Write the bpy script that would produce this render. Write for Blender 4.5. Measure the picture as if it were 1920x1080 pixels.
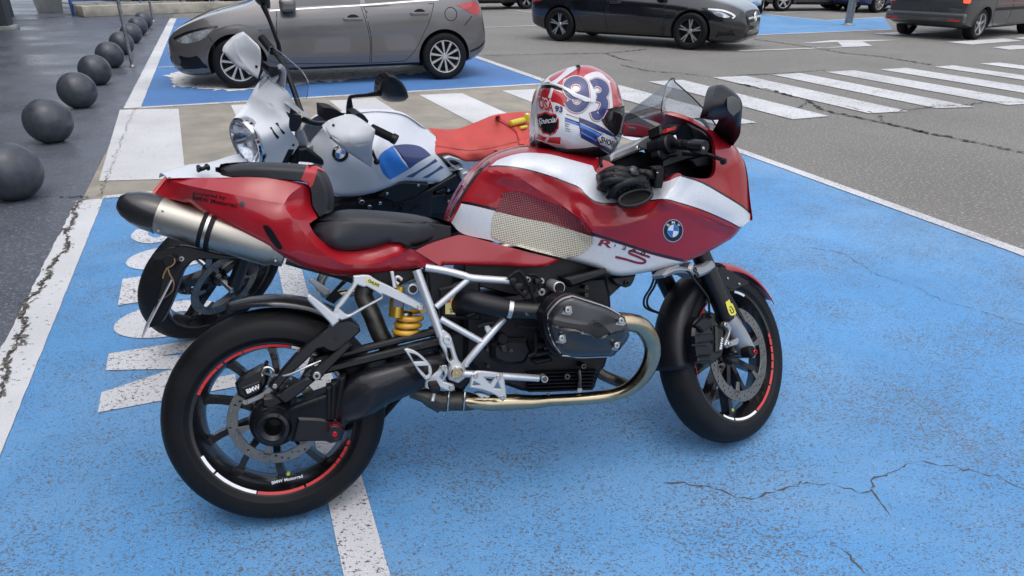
import bpy, bmesh, math, random
import numpy as np
from math import sin, cos, pi, radians, sqrt, atan2, hypot
from mathutils import Vector, Matrix, geometry
from mathutils.bvhtree import BVHTree
random.seed(7); np.random.seed(7)
for o in list(bpy.data.objects): bpy.data.objects.remove(o)
scene = bpy.context.scene
COL = scene.collection

# ---------------------------------------------------------------- camera
F_PX, PITCH, CAM_H, ROLL = 1288.7, 0.44245, 1.5133, 0.00458     # focal length in 1920-px units
_f = np.array([0, cos(PITCH), -sin(PITCH)]); _r0 = np.array([1., 0, 0]); _u0 = np.cross(_r0, _f)
CR_ = cos(ROLL)*_r0 + sin(ROLL)*_u0; CU_ = -sin(ROLL)*_r0 + cos(ROLL)*_u0
CAM = np.array([0, 0, CAM_H])
cd = bpy.data.cameras.new('camera'); cam = bpy.data.objects.new('camera', cd); COL.objects.link(cam)
cd.sensor_fit = 'HORIZONTAL'; cd.sensor_width = 36; cd.lens = F_PX/1920*36; cd.clip_start = .02; cd.clip_end = 3000
cam.matrix_world = Matrix(((CR_[0], CU_[0], -_f[0], 0), (CR_[1], CU_[1], -_f[1], 0), (CR_[2], CU_[2], -_f[2], CAM_H), (0, 0, 0, 1)))
scene.camera = cam
# ---------------------------------------------------------------- sky, sun, exposure (overcast noon)
SUN_EL, SUN_AZ = radians(72), radians(165)
world = bpy.data.worlds.new('World'); scene.world = world; world.use_nodes = True
wn = world.node_tree; wn.nodes.clear()
sk = wn.nodes.new('ShaderNodeTexSky'); sk.sky_type = 'NISHITA'; sk.sun_disc = False
sk.sun_elevation = SUN_EL; sk.sun_rotation = SUN_AZ; sk.air_density = 1.0; sk.dust_density = 3.0; sk.ozone_density = 1.0
hs = wn.nodes.new('ShaderNodeHueSaturation'); hs.inputs['Saturation'].default_value = 0.5; hs.inputs['Value'].default_value = 1.0
bg = wn.nodes.new('ShaderNodeBackground'); bg.inputs['Strength'].default_value = 0.11
wo = wn.nodes.new('ShaderNodeOutputWorld')
wn.links.new(sk.outputs[0], hs.inputs['Color']); wn.links.new(hs.outputs[0], bg.inputs['Color']); wn.links.new(bg.outputs[0], wo.inputs['Surface'])
sd = bpy.data.lights.new('sun', 'SUN'); sd.energy = 0.6; sd.angle = radians(110); sd.color = (1, .97, .93)
sun = bpy.data.objects.new('sun', sd); COL.objects.link(sun)
sv = Vector((sin(SUN_AZ)*cos(SUN_EL), cos(SUN_AZ)*cos(SUN_EL), sin(SUN_EL)))
sun.rotation_euler = sv.to_track_quat('Z', 'Y').to_euler(); sun.location = (0, 0, 30)
scene.view_settings.view_transform = 'Standard'; scene.view_settings.look = 'None'
scene.view_settings.exposure = 1.08; scene.view_settings.gamma = 1; scene.view_settings.use_curve_mapping = False
scene.render.engine = 'CYCLES'
scene.cycles.max_bounces = 8; scene.cycles.transparent_max_bounces = 12

# ---------------------------------------------------------------- photo pixels -> directions
def ray(px, py): return CR_*(px-960) - CU_*(py-540) + _f*F_PX
def gnd(px, py, z=0.):
    d = ray(px, py); t = (z-CAM_H)/d[2]; p = CAM+d*t; return (p[0], p[1])
CROPS = {'A': (220, 260, 4.5), 'B': (560, 260, 4.5), 'C': (980, 260, 4.154), 'D': (980, 100, 4.154), 'E': (1140, 440, 2.7),
         'F': (860, 480, 3.6), 'G': (540, 480, 3.6), 'H': (290, 560, 2.571), 'J': (295, 580, 4.909), 'K': (505, 580, 4.909),
         'L': (1220, 480, 6.0), 'N': (1220, 650, 5.4), 'M': (505, 770, 4.909), 'W': (400, 180, 4.5), 'V': (400, 0, 4.5), 'U': (230, 420, 4.5),
         'T': (1100, 220, 6.0), 'S': (1000, 110, 5.4), 'R': (520, 180, 7.2), 'Q': (400, 30, 5.4), 'P': (610, 320, 7.111),
         'X': (300, 0, 3.097), 'Y': (980, 0, 4.174), 'Z': (1400, 0, 3.692), 'O': (700, 130, 5.647), 'I': (0, 0, 1)}
def cp(k, *pts):
    x0, y0, s = CROPS[k]
    return [(x0+p[0]/s, y0+p[1]/s) + tuple(p[2:]) for p in pts]
def c1(k, x, y): return cp(k, (x, y))[0]

class Fr:
    """local frame of a vehicle standing on the ground: x forward, y left, z up (leaning with it)"""
    def __init__(s, ox, oy, psi, lam=0., side=-1, oz=0.):
        fx = np.array([cos(psi), sin(psi), 0]); l = np.array([-sin(psi), cos(psi), 0]); z = np.array([0, 0, 1.])
        s.M = np.array([fx, cos(lam)*l-sin(lam)*z, cos(lam)*z+sin(lam)*l]); s.O = np.array([ox, oy, oz])
        s.co = s.M@(CAM-s.O); s.side = side
        s.R = None
    def sub(s, axis, ang, piv):
        """steered sub-frame: parts are built unsteered and turned about the steering axis"""
        n = Fr.__new__(Fr); n.__dict__.update(s.__dict__)
        n.R = np.array(Matrix.Rotation(ang, 3, Vector(axis))); n.piv = np.array(piv, float); return n
    def loc(s, px, py, y):
        d = s.M@ray(px, py); o = s.co
        if s.R is not None:
            d = s.R.T@d; o = s.R.T@(o-s.piv)+s.piv
        t = (y-o[1])/d[1]; return o+d*t
    def out(s, p):
        p = np.asarray(p, float)
        if s.R is None: return p
        return (p-s.piv)@s.R.T+s.piv
    def dirs(s, px, py):
        return s.M@ray(px, py)
    def mat(s):
        m = Matrix.Identity(4)
        for i in range(3):
            for j in range(3): m[j][i] = s.M[i][j]
            m[i][3] = s.O[i]
        return m
    def pts(s, lst): return [s.loc(*p) for p in lst]

# ---------------------------------------------------------------- object helpers
def tag(o, label=None, cat=None, group=None, kind=None):
    if label: o['label'] = label
    if cat: o['category'] = cat
    if group: o['group'] = group
    if kind: o['kind'] = kind
    return o
def empty(name, label, cat, mat=None, group=None):
    o = bpy.data.objects.new(name, None); COL.objects.link(o); o.empty_display_size = .1
    if mat is not None: o.matrix_world = mat
    return tag(o, label, cat, group)
def mk(name, V, Fc, mats, parent=None, smooth=True, midx=None, sharp=None):
    me = bpy.data.meshes.new(name)
    me.from_pydata([tuple(float(c) for c in v) for v in V], [], [tuple(int(i) for i in f) for f in Fc])
    if not isinstance(mats, (list, tuple)): mats = [mats]
    for m in mats: me.materials.append(m)
    if midx is not None: me.polygons.foreach_set('material_index', np.asarray(midx, dtype=np.int32))
    if smooth: me.polygons.foreach_set('use_smooth', np.ones(len(me.polygons), dtype=bool))
    me.update(); me.validate()
    if smooth and sharp: me.set_sharp_from_angle(angle=radians(sharp))
    o = bpy.data.objects.new(name, me); COL.objects.link(o)
    if parent is not None: o.parent = parent
    return o
class MB:
    """collects pieces of one part"""
    def __init__(s): s.V = []; s.F = []; s.m = []
    def add(s, V, F, m=0):
        k = len(s.V); s.V += [tuple(v) for v in V]; s.F += [tuple(i+k for i in f) for f in F]
        if isinstance(m, (list, np.ndarray)): s.m += list(m)
        else: s.m += [m]*len(F)
        return s
    def mirror(s):
        k = len(s.V); n = len(s.F)
        s.V += [(v[0], -v[1], v[2]) for v in s.V]; s.F += [tuple(i+k for i in reversed(f)) for f in s.F[:n]]; s.m += s.m[:n]; return s
    def xf(s, fn): s.V = [tuple(fn(np.array(v))) for v in s.V]; return s
    def mk(s, name, mats, parent=None, smooth=True, sharp=35): return mk(name, s.V, s.F, mats, parent, smooth, s.m, sharp)

def crs(P, n=6, closed=False):
    P = [np.array(p, float) for p in P]; k = len(P)
    if k < 3 and not closed: return P
    out = []
    rng = range(k if closed else k-1)
    for i in rng:
        p1, p2 = P[i], P[(i+1) % k]
        p0 = P[(i-1) % k] if (closed or i > 0) else 2*p1-p2
        p3 = P[(i+2) % k] if (closed or i+2 < k) else 2*p2-p1
        for t in np.linspace(0, 1, n, endpoint=False):
            out.append(.5*(2*p1+(p2-p0)*t+(2*p0-5*p1+4*p2-p3)*t*t+(3*p1-p0-3*p2+p3)*t**3))
    if not closed: out.append(P[-1])
    return out
def spoly(P, n=4, corner=42):
    """closed outline, rounded except where it turns sharply"""
    P = [np.array(p[:2], float) for p in P]; k = len(P); cor = []
    for i in range(k):
        a = P[i]-P[i-1]; b = P[(i+1) % k]-P[i]
        t = abs(atan2(a[0]*b[1]-a[1]*b[0], a@b))
        if math.degrees(t) > corner: cor.append(i)
    if not cor: return crs(P, n, True)
    out = []
    for a, b in zip(cor, cor[1:]+[cor[0]+k]):
        run = [P[j % k] for j in range(a, b+1)]
        q = crs(run, n) if len(run) > 2 else run
        out += q[:-1]
    return out
def inpoly(pts, poly):
    pts = np.asarray(pts, float); poly = np.asarray(poly, float); x, y = pts[:, 0], pts[:, 1]
    r = np.zeros(len(pts), bool); q = np.roll(poly, -1, 0)
    for (x1, y1), (x2, y2) in zip(poly, q):
        if y1 == y2: continue
        c = ((y1 > y) != (y2 > y)) & (x < (x2-x1)*(y-y1)/(y2-y1)+x1); r ^= c
    return r
def pdist(pts, line, closed=False):
    pts = np.asarray(pts, float); L = np.asarray([p[:2] for p in line], float)
    if closed: L = np.vstack([L, L[:1]])
    d = np.full(len(pts), 1e9)
    for a, b in zip(L[:-1], L[1:]):
        ab = b-a; l2 = max(ab@ab, 1e-12); t = np.clip(((pts-a)@ab)/l2, 0, 1)
        d = np.minimum(d, np.hypot(*(pts-a-t[:, None]*ab).T))
    return d
def tps(ctrl):
    C = np.array(ctrl, float); X = C[:, :2]/100; y = C[:, 2]; n = len(X)
    def k(r2): return np.where(r2 > 1e-12, .5*r2*np.log(np.maximum(r2, 1e-12)), 0)
    K = k(((X[:, None]-X[None])**2).sum(2))+np.eye(n)*1e-4; Pm = np.c_[np.ones(n), X]
    A = np.block([[K, Pm], [Pm.T, np.zeros((3, 3))]]) if n >= 3 else None
    if n < 3: return lambda p: np.full(len(p), y.mean())
    w = np.linalg.lstsq(A, np.r_[y, 0, 0, 0], rcond=None)[0]
    def f(p):
        q = np.asarray(p, float)/100
        return k(((q[:, None]-X[None])**2).sum(2))@w[:n]+np.c_[np.ones(len(q)), q]@w[n:]
    return f
def cdt(outer, holes=(), lines=(), step=4., extra=()):
    """triangulated interior of a 2-D outline; returns points, triangles"""
    P = []; E = []
    def ring(r, closed=True):
        k = len(P); P.extend([tuple(p[:2]) for p in r]); m = len(r)
        E.extend([(k+i, k+(i+1) % m) for i in range(m if closed else m-1)])
    ring(outer)
    for h in holes: ring(h)
    for l, cl in lines: ring(l, cl)
    o = np.array([p[:2] for p in outer]); x0, y0 = o.min(0); x1, y1 = o.max(0)
    if step:
        g = []; h = step*.866
        for j, y in enumerate(np.arange(y0, y1, h)):
            xs = np.arange(x0+(j % 2)*step/2, x1, step); g.append(np.c_[xs, np.full(len(xs), y)])
        g = np.vstack(g) if g else np.zeros((0, 2))
        if len(extra): g = np.vstack([g, np.array(extra)])
        m = inpoly(g, o) & (pdist(g, outer, True) > step*.3)
        for hh in holes: m &= ~inpoly(g, hh) & (pdist(g, hh, True) > step*.3)
        for l, cl in lines: m &= pdist(g, l, cl) > step*.3
        P.extend(map(tuple, g[m]))
    V, _, Fc, *_r = geometry.delaunay_2d_cdt([Vector(p) for p in P], E, [], 0, 1e-5)
    V = np.array([tuple(v) for v in V]); Fc = np.array([f for f in Fc if len(f) == 3])
    c = V[Fc].mean(1); keep = inpoly(c, o)
    for hh in holes: keep &= ~inpoly(c, hh)
    return V, Fc[keep]

BVHS = {}
def panel(fr, name, outline, ctrl, mats, parent, step=4., rounds=(), creases=(), regions=(), holes=(), skirt=.012, mirror=True,
          n=4, corner=42, off=0., mb=None, clip=False, reg=None, bump=None, smooth_out=True):
    """a bodywork panel: outline traced on the photo, lateral offset y given at control points, unprojected on the vehicle's own planes"""
    out = spoly(outline, n, corner) if smooth_out else [np.array(p[:2], float) for p in outline]
    hl = [spoly(h, n) for h in holes]
    f = tps(ctrl) if len(ctrl) > 1 else (lambda p: np.full(len(p), ctrl[0][2]))
    rg = [(spoly(r, n) if sm else [np.array(p[:2], float) for p in r], m) for r, m, sm in [(q+(True,))[:3] for q in regions]]
    lines = [(r, True) for r, m in rg]+[([np.array(p[:2]) for p in c[0]], False) for c in creases]
    extra = []
    for rd in rounds:
        L = crs([p[:2] for p in rd[0]], 6) if len(rd[0]) > 2 else rd[0]
        for fac in (.03, .1, .22, .4, .65):
            for a, b in zip(L[:-1], L[1:]):
                a, b = np.array(a), np.array(b); t = b-a; l = hypot(*t)
                if l < 1e-6: continue
                nn = np.array([-t[1], t[0]])/l*rd[1]*fac
                for u in np.arange(0, 1, max(step/max(l, .1), .12)): extra += [a+t*u+nn, a+t*u-nn]
    V, Fc = cdt(out, hl, lines, step, extra)
    y = f(V)
    for L, w, A in creases: y = y+fr.side*A*np.clip(1-pdist(V, L)/w, 0, 1)
    for rd in rounds:
        L = crs([p[:2] for p in rd[0]], 6) if len(rd[0]) > 2 else rd[0]
        d = np.clip(pdist(V, L)/rd[1], 0, 1); y = y-fr.side*rd[2]*(1-np.sqrt(np.clip(1-(1-d)**2, 0, 1)))
    y = y+fr.side*off
    if bump is not None: y = y+fr.side*bump(V)
    Pr = np.array([fr.loc(v[0], v[1], yy) for v, yy in zip(V, y)])
    P = np.array([fr.out(p) for p in Pr])
    mi = np.zeros(len(Fc), int); c = V[Fc].mean(1)
    for r, m in rg: mi[inpoly(c, r)] = m
    if clip:
        keep = (Pr[Fc][:, :, 1]*fr.side).max(1) > -.03; Fc = Fc[keep]; mi = mi[keep]
    nr = np.cross(P[Fc[:, 1]]-P[Fc[:, 0]], P[Fc[:, 2]]-P[Fc[:, 0]]); vd = fr.co-P[Fc].mean(1)
    fl = (nr*vd).sum(1) < 0; Fc[fl] = Fc[fl][:, ::-1]
    if reg: BVHS.setdefault(reg, []).append((P.copy(), Fc.copy()))
    m2 = MB(); m2.add(Pr, Fc, mi.tolist())
    if skirt:
        cnt = {}
        for f3, mm in zip(Fc, mi):
            for a, b in ((f3[0], f3[1]), (f3[1], f3[2]), (f3[2], f3[0])):
                if (b, a) in cnt: cnt.pop((b, a))
                else: cnt[(a, b)] = mm
        dv = np.array([0, -fr.side*skirt, 0])
        for (a, b), mm in cnt.items():
            m2.add([Pr[a], Pr[b], Pr[b]+dv, Pr[a]+dv], [(1, 0, 3, 2)], int(mm))
    if mirror: m2.mirror()
    if fr.R is not None: m2.V = [tuple(fr.out(v)) for v in m2.V]
    if mb is not None:
        mb.add(m2.V, m2.F, m2.m); return None
    return m2.mk(name, mats, parent, True, 60)
def bvh_of(reg):
    V = []; Fc = []
    for P, T in BVHS[reg]:
        k = len(V); V += [tuple(p) for p in P]; Fc += [tuple(int(i)+k for i in t) for t in T]
    return BVHTree.FromPolygons(V, Fc)
def cast(fr, bvh, px, py, off=.0012, fallback=None):
    d = fr.dirs(px, py); d = d/np.linalg.norm(d)
    h = bvh.ray_cast(Vector(fr.co), Vector(d))
    if h[0] is None:
        return None if fallback is None else np.array(fr.out(fr.loc(px, py, fallback)))
    nn = np.array(h[1]); nn = nn if nn@d < 0 else -nn
    return np.array(h[0])+nn*off
def decal(fr, name, bvh, shapes, mats, parent, off=.0012, step=3., fb=-.15, mb=None):
    """flat print laid on a panel: shapes = [(outline, holes, mat)] in photo pixels, cast on the panel's surface"""
    m = mb or MB()
    for k, sh in enumerate(shapes):
        V, Fc = cdt([np.array(p[:2], float) for p in sh[0]], sh[1], (), step)
        if len(Fc) == 0: continue
        P = [cast(fr, bvh, v[0], v[1], off+.0003*sh[3] if len(sh) > 3 else off, fb) for v in V]
        P = np.array(P); nr = np.cross(P[Fc[:, 1]]-P[Fc[:, 0]], P[Fc[:, 2]]-P[Fc[:, 0]]); vd = fr.co-P[Fc].mean(1)
        fl = (nr*vd).sum(1) < 0; Fc[fl] = Fc[fl][:, ::-1]
        m.add(P, Fc, sh[2])
    if mb is None: return m.mk(name, mats, parent, True, 60)
_fontcache = {}
def glyphs(text, embolden=0., sx=1., shear=0., spacing=1.):
    """outlines of a line of text as 2-D triangles (unit em)"""
    key = (text, embolden, sx, shear, spacing)
    if key in _fontcache: return _fontcache[key]
    cu = bpy.data.curves.new('t', 'FONT'); cu.body = text; cu.offset = embolden; cu.shear = shear; cu.space_character = spacing; cu.resolution_u = 4
    ob = bpy.data.objects.new('t', cu); COL.objects.link(ob)
    dg = bpy.context.evaluated_depsgraph_get(); dg.update()
    me = bpy.data.meshes.new_from_object(ob.evaluated_get(dg))
    V = np.array([v.co[:2] for v in me.vertices]) if len(me.vertices) else np.zeros((0, 2)); me.calc_loop_triangles()
    T = np.array([t.vertices[:] for t in me.loop_triangles])
    bpy.data.objects.remove(ob); bpy.data.curves.remove(cu); bpy.data.meshes.remove(me)
    V[:, 0] *= sx; V[:, 0] -= V[:, 0].min()
    _fontcache[key] = (V, T); return V, T
def text_px(fr, name, bvh, text, p0, p1, h, mat, parent, up=None, off=.0016, emb=.02, shear=0., fb=-.15, fit=True, sp=1., mb=None, m=0):
    """text whose baseline runs from pixel p0 to p1 with cap height h pixels"""
    V, T = glyphs(text, emb, 1., shear, sp)
    p0 = np.array(p0, float); p1 = np.array(p1, float); e = p1-p0; L = hypot(*e); ex = e/L
    ey = np.array(up, float)/hypot(*up) if up is not None else np.array([ex[1], -ex[0]])
    W = V[:, 0].max(); ch = .69
    Q = p0+np.outer(V[:, 0]/W*L, ex)+np.outer(V[:, 1]/ch*h, ey)
    P = []
    for q in Q: P.append(cast(fr, bvh, q[0], q[1], off, fb) if bvh else fr.out(fr.loc(q[0], q[1], fb)))
    P = np.array(P)
    nr = np.cross(P[T[:, 1]]-P[T[:, 0]], P[T[:, 2]]-P[T[:, 0]]); vd = fr.co-P[T].mean(1); fl = (nr*vd).sum(1) < 0; T = T.copy(); T[fl] = T[fl][:, ::-1]
    if mb is not None: mb.add(P, T, m); return
    return mk(name, P, T, mat, parent, False)

def tube_geo(P, r, n=10, caps=True, closed=False):
    P = [np.array(p, float) for p in P]; k = len(P); R = r if isinstance(r, (list, tuple, np.ndarray)) else [r]*k
    if len(R) != k: R = np.interp(np.linspace(0, 1, k), np.linspace(0, 1, len(R)), R)
    T = []
    for i in range(k):
        a = P[(i-1) % k] if (closed or i > 0) else P[i]; b = P[(i+1) % k] if (closed or i < k-1) else P[i]
        t = b-a; T.append(t/max(np.linalg.norm(t), 1e-9))
    u = np.cross(T[0], [0, 0, 1.]); 
    if np.linalg.norm(u) < .1: u = np.cross(T[0], [0, 1., 0])
    u /= np.linalg.norm(u); V = []; Fc = []
    for i in range(k):
        u = u-T[i]*(u@T[i]); u /= np.linalg.norm(u); w = np.cross(T[i], u)
        for j in range(n):
            a = 2*pi*j/n; V.append(P[i]+R[i]*(cos(a)*u+sin(a)*w))
    for i in range(k if closed else k-1):
        for j in range(n):
            a, b = i*n+j, i*n+(j+1) % n; c, d = ((i+1) % k)*n+(j+1) % n, ((i+1) % k)*n+j
            Fc.append((a, b, c, d))
    if caps and not closed:
        Fc.append(tuple(range(n-1, -1, -1))); Fc.append(tuple((k-1)*n+j for j in range(n)))
    return V, Fc
def tube(name, P, r, mat, parent, n=10, smooth=0, sharp=40, fr=None):
    if smooth: P = crs(P, smooth)
    V, Fc = tube_geo(P, r, n)
    if fr is not None: V = [fr.out(v) for v in V]
    return mk(name, V, Fc, mat, parent, True, None, sharp)
def lathe_geo(prof, n=48, a0=0., a1=2*pi, close=False):
    """profile (r, y) turned about the y axis"""
    full = abs(a1-a0-2*pi) < 1e-6; V = []; Fc = []; k = len(prof); m = n if full else n+1
    for i in range(m):
        a = a0+(a1-a0)*i/n
        for r, y in prof: V.append((r*cos(a), y, r*sin(a)))
    for i in range(n):
        i2 = (i+1) % m
        for j in range(k if close else k-1):
            j2 = (j+1) % k
            Fc.append((i*k+j, i2*k+j, i2*k+j2, i*k+j2))
    return V, Fc
def inset(poly, d):
    P = np.array([p[:2] for p in poly], float); A = np.sum(P[:, 0]*np.roll(P[:, 1], -1)-np.roll(P[:, 0], -1)*P[:, 1])
    s = 1 if A > 0 else -1; out = []
    for i in range(len(P)):
        a = P[i]-P[i-1]; b = P[(i+1) % len(P)]-P[i]
        na = np.array([-a[1], a[0]])/max(hypot(*a), 1e-9)*s; nb = np.array([-b[1], b[0]])/max(hypot(*b), 1e-9)*s
        m = na+nb; l2 = m@m
        m = m/max(l2/2, .35) if l2 > 1e-6 else na
        out.append(P[i]+m*d)
    return out
def plate_geo(out2, y, thick, side=-1, bev=.002, holes=()):
    """flat plate in the x-z plane; y = outer face, thickness towards the middle"""
    m = MB(); rings = [(out2, 1)]+[(h, -1) for h in holes]
    fo = inset(out2, bev); fh = [inset(h, -bev) for h in holes]
    V, T = cdt(fo, fh, (), 0)
    flip = side < 0
    m.add([(v[0], y, v[1]) for v in V], [tuple(t) if flip else tuple(t[::-1]) for t in T])
    yb = y-side*thick
    Vb, Tb = cdt([np.array(p[:2]) for p in out2], [list(map(lambda q: np.array(q[:2]), h)) for h in holes], (), 0)
    m.add([(v[0], yb, v[1]) for v in Vb], [tuple(t[::-1]) if flip else tuple(t) for t in Tb])
    for r, ins in [(out2, fo)]+list(zip(holes, fh)):
        k = len(r); A = sum(r[i-1][0]*r[i][1]-r[i][0]*r[i-1][1] for i in range(k)); isout = r is out2
        lv = [(ins, y), (r, y-side*bev), (r, yb)]
        VV = [(p[0], yy, p[1]) for rr, yy in lv for p in rr]; FF = []
        for L in range(2):
            for i in range(k):
                a, b = L*k+i, L*k+(i+1) % k; c, d = a+k, b+k
                q = (a, b, d, c)
                ok = (A > 0) == flip
                if not isout: ok = not ok
                FF.append(q[::-1] if ok else q)
        m.add(VV, FF)
    return m
def plate(fr, name, outline, y, thick, mat, parent, bev=.002, holes=(), n=3, corner=42, mb=None, m=0, sm=True):
    o2 = [fr.loc(p[0], p[1], y)[[0, 2]] for p in (spoly(outline, n, corner) if sm else outline)]
    hs_ = [[fr.loc(p[0], p[1], y)[[0, 2]] for p in spoly(h, n, corner)] for h in holes]
    g = plate_geo(o2, y, thick, fr.side, bev, hs_)
    g.V = [tuple(fr.out(v)) for v in g.V]
    if mb is not None: mb.add(g.V, g.F, m); return
    return g.mk(name, mat, parent, True, 30)
def circ2(cx, cz, r, n=20): return [np.array((cx+r*cos(2*pi*i/n), cz+r*sin(2*pi*i/n))) for i in range(n)]
def ell(cx, cy, rx, ry, n=20, rot=0):
    c, s = cos(rot), sin(rot)
    return [np.array((cx+rx*cos(t)*c-ry*sin(t)*s, cy+rx*cos(t)*s+ry*sin(t)*c)) for t in [2*pi*i/n for i in range(n)]]
def disc_y(fr, name, px, py, y, r, depth, mat, parent, n=20, bev=None, mb=None, m=0, hole=0):
    """round boss with its axis across the vehicle, centre at a pixel, outer face at y"""
    c = fr.loc(px, py, y); bev = bev if bev is not None else r*.15; s = fr.side
    prof = [(hole*.999, y), (r-bev, y), (r, y-s*bev), (r, y-s*depth), (0, y-s*depth)] if hole else [(0, y), (r-bev, y), (r, y-s*bev), (r, y-s*depth), (0, y-s*depth)]
    if hole: prof = [(hole, y-s*depth*.6), (hole, y)]+prof[1:]+[(0, y-s*depth)][:0]
    if hole: prof = [(0, y-s*depth*.5)]+prof
    V, Fc = lathe_geo(prof if s > 0 else prof[::-1], n)
    V = [fr.out((v[0]+c[0], v[1], v[2]+c[2])) for v in V]
    if mb is not None: mb.add(V, Fc, m); return
    return mk(name, V, Fc, mat, parent, True, None, 35)
def rbox_geo(c, size, bev=.01, rot=None, seg=2):
    bm = bmesh.new(); bmesh.ops.create_cube(bm, size=1)
    for v in bm.verts: v.co = Vector((v.co.x*size[0], v.co.y*size[1], v.co.z*size[2]))
    if bev: bmesh.ops.bevel(bm, geom=bm.edges[:], offset=bev, segments=seg, affect='EDGES', profile=.5)
    R = Matrix.Rotation(0, 3, 'Z') if rot is None else rot
    V = [tuple(R@v.co+Vector(c)) for v in bm.verts]; bm.verts.index_update()
    Fc = [tuple(v.index for v in f.verts) for f in bm.faces]; bm.free(); return V, Fc
def rbox(name, c, size, mat, parent, bev=.01, rot=None, fr=None):
    V, Fc = rbox_geo(c, size, bev, rot)
    if fr is not None: V = [fr.out(v) for v in V]
    return mk(name, V, Fc, mat, parent, True, None, 35)
def strip(line, w):
    """thin closed band along a pixel polyline"""
    L = [np.array(p[:2], float) for p in crs([p[:2] for p in line], 4)]; a = []; b = []
    for i, p in enumerate(L):
        t = L[min(i+1, len(L)-1)]-L[max(i-1, 0)]; t /= max(hypot(*t), 1e-9); nn = np.array([-t[1], t[0]])
        a.append(p+nn*w/2); b.append(p-nn*w/2)
    return a+b[::-1]
def copy_tree(o, parent=None):
    c = o.copy(); COL.objects.link(c); c.parent = parent
    for ch in list(o.children): copy_tree(ch, c)
    return c
# ---------------------------------------------------------------- materials
def s2l(*c):
    if len(c) == 1: c = (c[0], c[0], c[0])
    return tuple(((x/255+.055)/1.055)**2.4 if x > 10 else x/255/12.92 for x in c)
class NT:
    def __init__(s, name):
        s.m = bpy.data.materials.new(name); s.m.use_nodes = True; s.t = s.m.node_tree; s.b = s.t.nodes['Principled BSDF']; s.co = None
    def n(s, typ, **kw):
        x = s.t.nodes.new(typ)
        for k, v in kw.items():
            if k in x.inputs: x.inputs[k].default_value = v
            else: setattr(x, k, v)
        return x
    def l(s, a, b): s.t.links.new(a, b)
    def coord(s):
        if s.co is None: s.co = s.n('ShaderNodeTexCoord').outputs['Object']
        return s.co
    def noise(s, scale, detail=3., rough=.6, stretch=None, dist=0.):
        x = s.n('ShaderNodeTexNoise'); x.inputs['Scale'].default_value = scale; x.inputs['Detail'].default_value = detail; x.inputs['Roughness'].default_value = rough; x.inputs['Distortion'].default_value = dist
        v = s.coord()
        if stretch:
            mp = s.n('ShaderNodeMapping'); mp.inputs['Scale'].default_value = stretch; s.l(v, mp.inputs[0]); v = mp.outputs[0]
        s.l(v, x.inputs['Vector']); return x.outputs['Fac']
    def ramp(s, fac, stops):
        r = s.n('ShaderNodeValToRGB'); e = r.color_ramp.elements
        while len(e) > 1: e.remove(e[-1])
        for i, (p, c) in enumerate(stops):
            c = (c, c, c) if not isinstance(c, (tuple, list)) else c
            if i == 0: e[0].position = p; e[0].color = (*c[:3], 1)
            else: q = e.new(p); q.color = (*c[:3], 1)
        s.l(fac, r.inputs[0]); return r.outputs[0]
    def mix(s, fac, a, b, mode='MIX'):
        x = s.n('ShaderNodeMix'); x.data_type = 'RGBA'; x.blend_type = mode
        for sock, v in ((x.inputs[0], fac), (x.inputs[6], a), (x.inputs[7], b)):
            if hasattr(v, 'links') or hasattr(v, 'is_linked'): s.l(v, sock)
            elif isinstance(v, (int, float)): sock.default_value = v if sock.type == 'VALUE' else (v, v, v, 1)
            else: sock.default_value = (*v[:3], 1)
        return x.outputs[2]
    def math(s, op, a, b=0.):
        x = s.n('ShaderNodeMath'); x.operation = op
        for i, v in enumerate((a, b)):
            if hasattr(v, 'is_linked'): s.l(v, x.inputs[i])
            else: x.inputs[i].default_value = v
        return x.outputs[0]
    def bump(s, h, strength=.3, dist=.01):
        b = s.n('ShaderNodeBump'); b.inputs['Strength'].default_value = strength; b.inputs['Distance'].default_value = dist
        s.l(h, b.inputs['Height']); s.l(b.outputs[0], s.b.inputs['Normal'])
    def set(s, **kw):
        for k, v in kw.items():
            k = {'col': 'Base Color', 'rough': 'Roughness', 'metal': 'Metallic', 'coat': 'Coat Weight', 'coatr': 'Coat Roughness', 'spec': 'Specular IOR Level', 'trans': 'Transmission Weight', 'ior': 'IOR', 'alpha': 'Alpha', 'sheen': 'Sheen Weight'}[k]
            i = s.b.inputs[k]
            if hasattr(v, 'is_linked'): s.l(v, i)
            elif isinstance(v, (tuple, list)): i.default_value = (*v[:3], 1)
            else: i.default_value = v
        return s
def simple(name, col, rough=.5, metal=0., coat=0., var=.12, vs=9., bump=0., bs=250., rvar=.1, **kw):
    """plain finish with slight grime: colour and gloss drift with a soft noise"""
    t = NT(name); nz = t.noise(vs, 4.)
    lo = tuple(c*(1-var) for c in col); hi = tuple(min(1, c*(1+var)) for c in col)
    t.set(col=t.ramp(nz, [(.3, lo), (.7, hi)]), rough=t.ramp(nz, [(.3, max(.02, rough-rvar*rough)), (.7, min(1, rough+rvar*rough))]), metal=metal, coat=coat, **kw)
    if coat: t.set(coatr=.04)
    if bump: t.bump(t.noise(bs, 2.), bump, .002)
    return t.m
def flake(name, col, rough=.35, metal=.6, coat=1.):
    t = NT(name); nz = t.noise(900, 1.)
    t.set(col=t.ramp(nz, [(.35, tuple(c*.8 for c in col)), (.65, tuple(min(1, c*1.15) for c in col))]), rough=rough, metal=metal, coat=coat, coatr=.03); return t.m
M = {}
M['red'] = simple('red_lacquer', (.3, .008, .016), .32, 0, .7, .05, 6, spec=.3)
M['red2'] = simple('red_leather', (.42, .03, .04), .5, bump=.2)
M['silver'] = flake('silver_white_paint', (.6, .63, .68), .5, .12, .5)
M['blackpaint'] = simple('black_gloss_paint', (.006, .006, .008), .26, 0, .4)
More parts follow.
